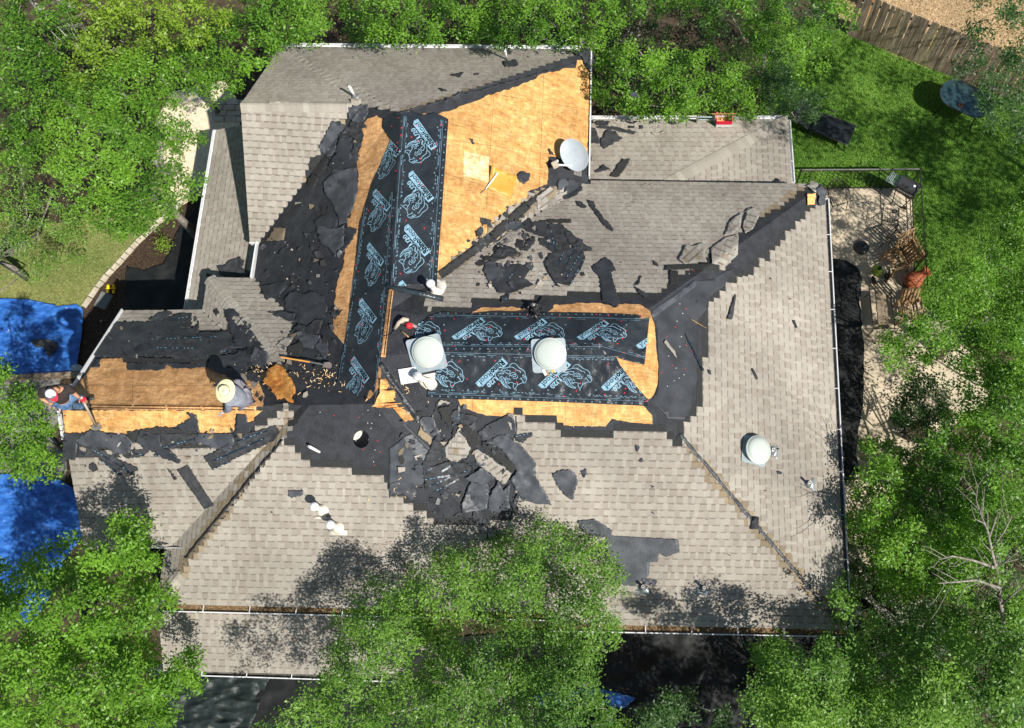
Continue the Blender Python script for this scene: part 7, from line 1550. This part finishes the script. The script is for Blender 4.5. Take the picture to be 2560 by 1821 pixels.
bare_tree('bare_tree', [(UU((2515, 1575, 3.5), (2500, 1500, 4.4), (2495, 1440, 5.0), (2480, 1380, 5.4), (2470, 1330, 5.6), (2450, 1280, 5.8)), .045), (UU((2500, 1470, 4.9), (2440, 1450, 5.2), (2390, 1455, 5.5), (2345, 1458, 5.7)), .03), (UU((2490, 1420, 5.1), (2430, 1400, 5.4), (2380, 1390, 5.6), (2345, 1400, 5.8)), .028), (UU((2478, 1370, 5.3), (2510, 1330, 5.5), (2530, 1290, 5.7)), .024), (UU((2505, 1510, 4.6), (2540, 1480, 5.0), (2570, 1460, 5.2)), .024), (UU((2460, 1310, 5.6), (2440, 1250, 5.8), (2445, 1210, 5.9)), .02)], 'leafless grey tree in the lower right corner', mat=m_bark)
bare_tree('bare_branches', [(UU((60, -20, 5.9), (90, 20, 6.1), (130, 50, 6.2), (165, 90, 6.3)), .035), (UU((95, 25, 6.1), (110, 60, 6.2), (150, 100, 6.2)), .02), (UU((130, 50, 6.3), (170, 60, 6.3), (190, 75, 6.2)), .018), (UU((135, -10, 6.4), (165, 15, 6.3), (190, 20, 6.2)), .03)], 'dead grey branches sticking out of the top left tree', 'branches')
print('leaves', NL[0])
# grass blades
def blades(poly, n, mat, h=.05, seed=1, label=None):
    g_ = np.random.default_rng(seed); xs = [p_[0] for p_ in poly]; ys = [p_[1] for p_ in poly]; x = g_.uniform(min(xs), max(xs), n * 2); y = g_.uniform(min(ys), max(ys), n * 2); k = npoly(x, y, poly); x, y = x[k][:n], y[k][:n]; n = len(x)
    nz_ = np.array([noise.noise(Vector((a / 70, b / 70, 3.3))) for a, b in zip(x, y)])
    C = nU(x, y, np.full(n, GZ + .009)); a = g_.uniform(0, 6.28, n); W_ = .010; H_ = h * g_.uniform(.5, 1.3, n); ln = g_.normal(0, .03, (n, 2))
    V_ = np.zeros((n, 3, 3)); V_[:, 0] = C + np.stack([np.cos(a) * W_, np.sin(a) * W_, a * 0], 1); V_[:, 1] = C - np.stack([np.cos(a) * W_, np.sin(a) * W_, a * 0], 1); V_[:, 2] = C + np.stack([ln[:, 0], ln[:, 1], H_], 1)
    me = bpy.data.meshes.new('grass'); me.vertices.add(n * 3); me.vertices.foreach_set('co', V_.astype(np.float32).ravel()); me.loops.add(n * 3); me.loops.foreach_set('vertex_index', np.arange(n * 3, dtype=np.int32)); me.polygons.add(n); me.polygons.foreach_set('loop_start', np.arange(0, n * 3, 3, dtype=np.int32)); me.update(calc_edges=True)
    at_ = me.attributes.new('tone', 'FLOAT', 'FACE'); at_.data.foreach_set('value', np.clip(.5 + nz_ * .7 + g_.normal(0, .25, n), 0, 1).astype(np.float32)); me.materials.append(mat); o = bpy.data.objects.new('grass', me); link(o); tag(o, label, 'grass', kind='stuff')
blades([(1900, 60), (2150, 80), (2420, 205), (2620, 270), (2620, 900), (2400, 860), (2290, 745), (2282, 469), (2040, 468), (1900, 470)], 150000, m_blade, label='green lawn grass in the shaded right garden')
blades([(140, 560), (250, 520), (450, 500), (345, 604), (297, 658), (243, 716), (212, 762), (150, 770), (-40, 742), (-60, 520)], 45000, m_bladed, .04, 2, 'short dry lawn grass on the left')
blades([(2100, 60), (2166, 104), (2258, 146), (2415, 202), (2620, 268), (2620, -60), (2060, -60)], 40000, M('straw_blades', (.42, .30, .16), (.62, .48, .30), 5, .9), .04, 3, 'dry straw-coloured grass beyond the board fence')

def shadecrown(poly, h):
    h -= GZ; off_ = Vector((sd.x, sd.y, 0)) / sd.z * h; return [PR(G(x, y) + off_ + Vector((0, 0, h))) for x, y in poly]  # crown outside the view, shaped back from the shade wanted on the ground
tree('oak_tree', shadecrown([(1880, 130), (1990, 130), (2080, 190), (2200, 260), (2400, 330), (2560, 420), (2620, 600), (2560, 700), (2400, 640), (2300, 540), (2150, 400), (2050, 350), (1950, 370)], 7.5), 7.5, m_oak, 'tall tree east of the garden whose shade falls across the lawn', seed=40, S=260, dens=56, per=30, gap=.27, gs=130., off=True, leaf=.06, rad=.22, base=(2900, 900), zvar=.4)
tree('oak_tree', shadecrown([(-60, 740), (60, 745), (130, 780), (150, 860), (90, 900), (-60, 900)], 5.5), 5.5, m_oak, 'tree west of the house shading the upper blue tarp', seed=41, S=120, dens=28, gap=.48, off=True, leaf=.045, rad=.18, base=(-60, 1000)) if False else None
tree('oak_tree', shadecrown([(2070, 440), (2200, 480), (2270, 560), (2280, 700), (2240, 860), (2180, 1000), (2080, 1300), (2060, 900), (2060, 640)], 5.2), 5.2, m_oak, 'tree east of the patio whose leaf shade dapples the paving', seed=42, S=150, dens=44, per=28, gap=.36, gs=110., off=True, leaf=.05, rad=.17, base=(2700, 1100))

tree('oak_tree', shadecrown([(1330, 1600), (1900, 1600), (2150, 1640), (2200, 1750), (1900, 1900), (1400, 1900), (1280, 1750)], 5.5), 5.5, m_oak, 'tree south of the house whose shade covers the broad black fabric', seed=43, S=200, dens=60, per=28, gap=.20, gs=120., off=True, leaf=.05, rad=.18, base=(1800, 2300), zvar=.5)
tree('shrub', [(405, 585), (425, 590), (432, 610), (420, 630), (403, 625), (398, 600)], GZ + .5, m_oaky, 'small bright green plant growing in the mulch bed', seed=44, S=25, dens=200, per=18, leaf=.03, cat='plant', zvar=.1, edge=.2, trunk=False, depth=.1)

sheet('eave_gap_black', Z('I', [(1003, 428), (1092, 428), (1088, 486), (1015, 460)]), m_black, .03, cell=60, parent=house, thk=.002)  # black sheet put in for the dark opening below the eave
sheet('drip_edge', Z('I', [(930, 422), (1195, 423), (1195, 428), (930, 427)]), m_white, .045, cell=200, parent=house, thk=.02)

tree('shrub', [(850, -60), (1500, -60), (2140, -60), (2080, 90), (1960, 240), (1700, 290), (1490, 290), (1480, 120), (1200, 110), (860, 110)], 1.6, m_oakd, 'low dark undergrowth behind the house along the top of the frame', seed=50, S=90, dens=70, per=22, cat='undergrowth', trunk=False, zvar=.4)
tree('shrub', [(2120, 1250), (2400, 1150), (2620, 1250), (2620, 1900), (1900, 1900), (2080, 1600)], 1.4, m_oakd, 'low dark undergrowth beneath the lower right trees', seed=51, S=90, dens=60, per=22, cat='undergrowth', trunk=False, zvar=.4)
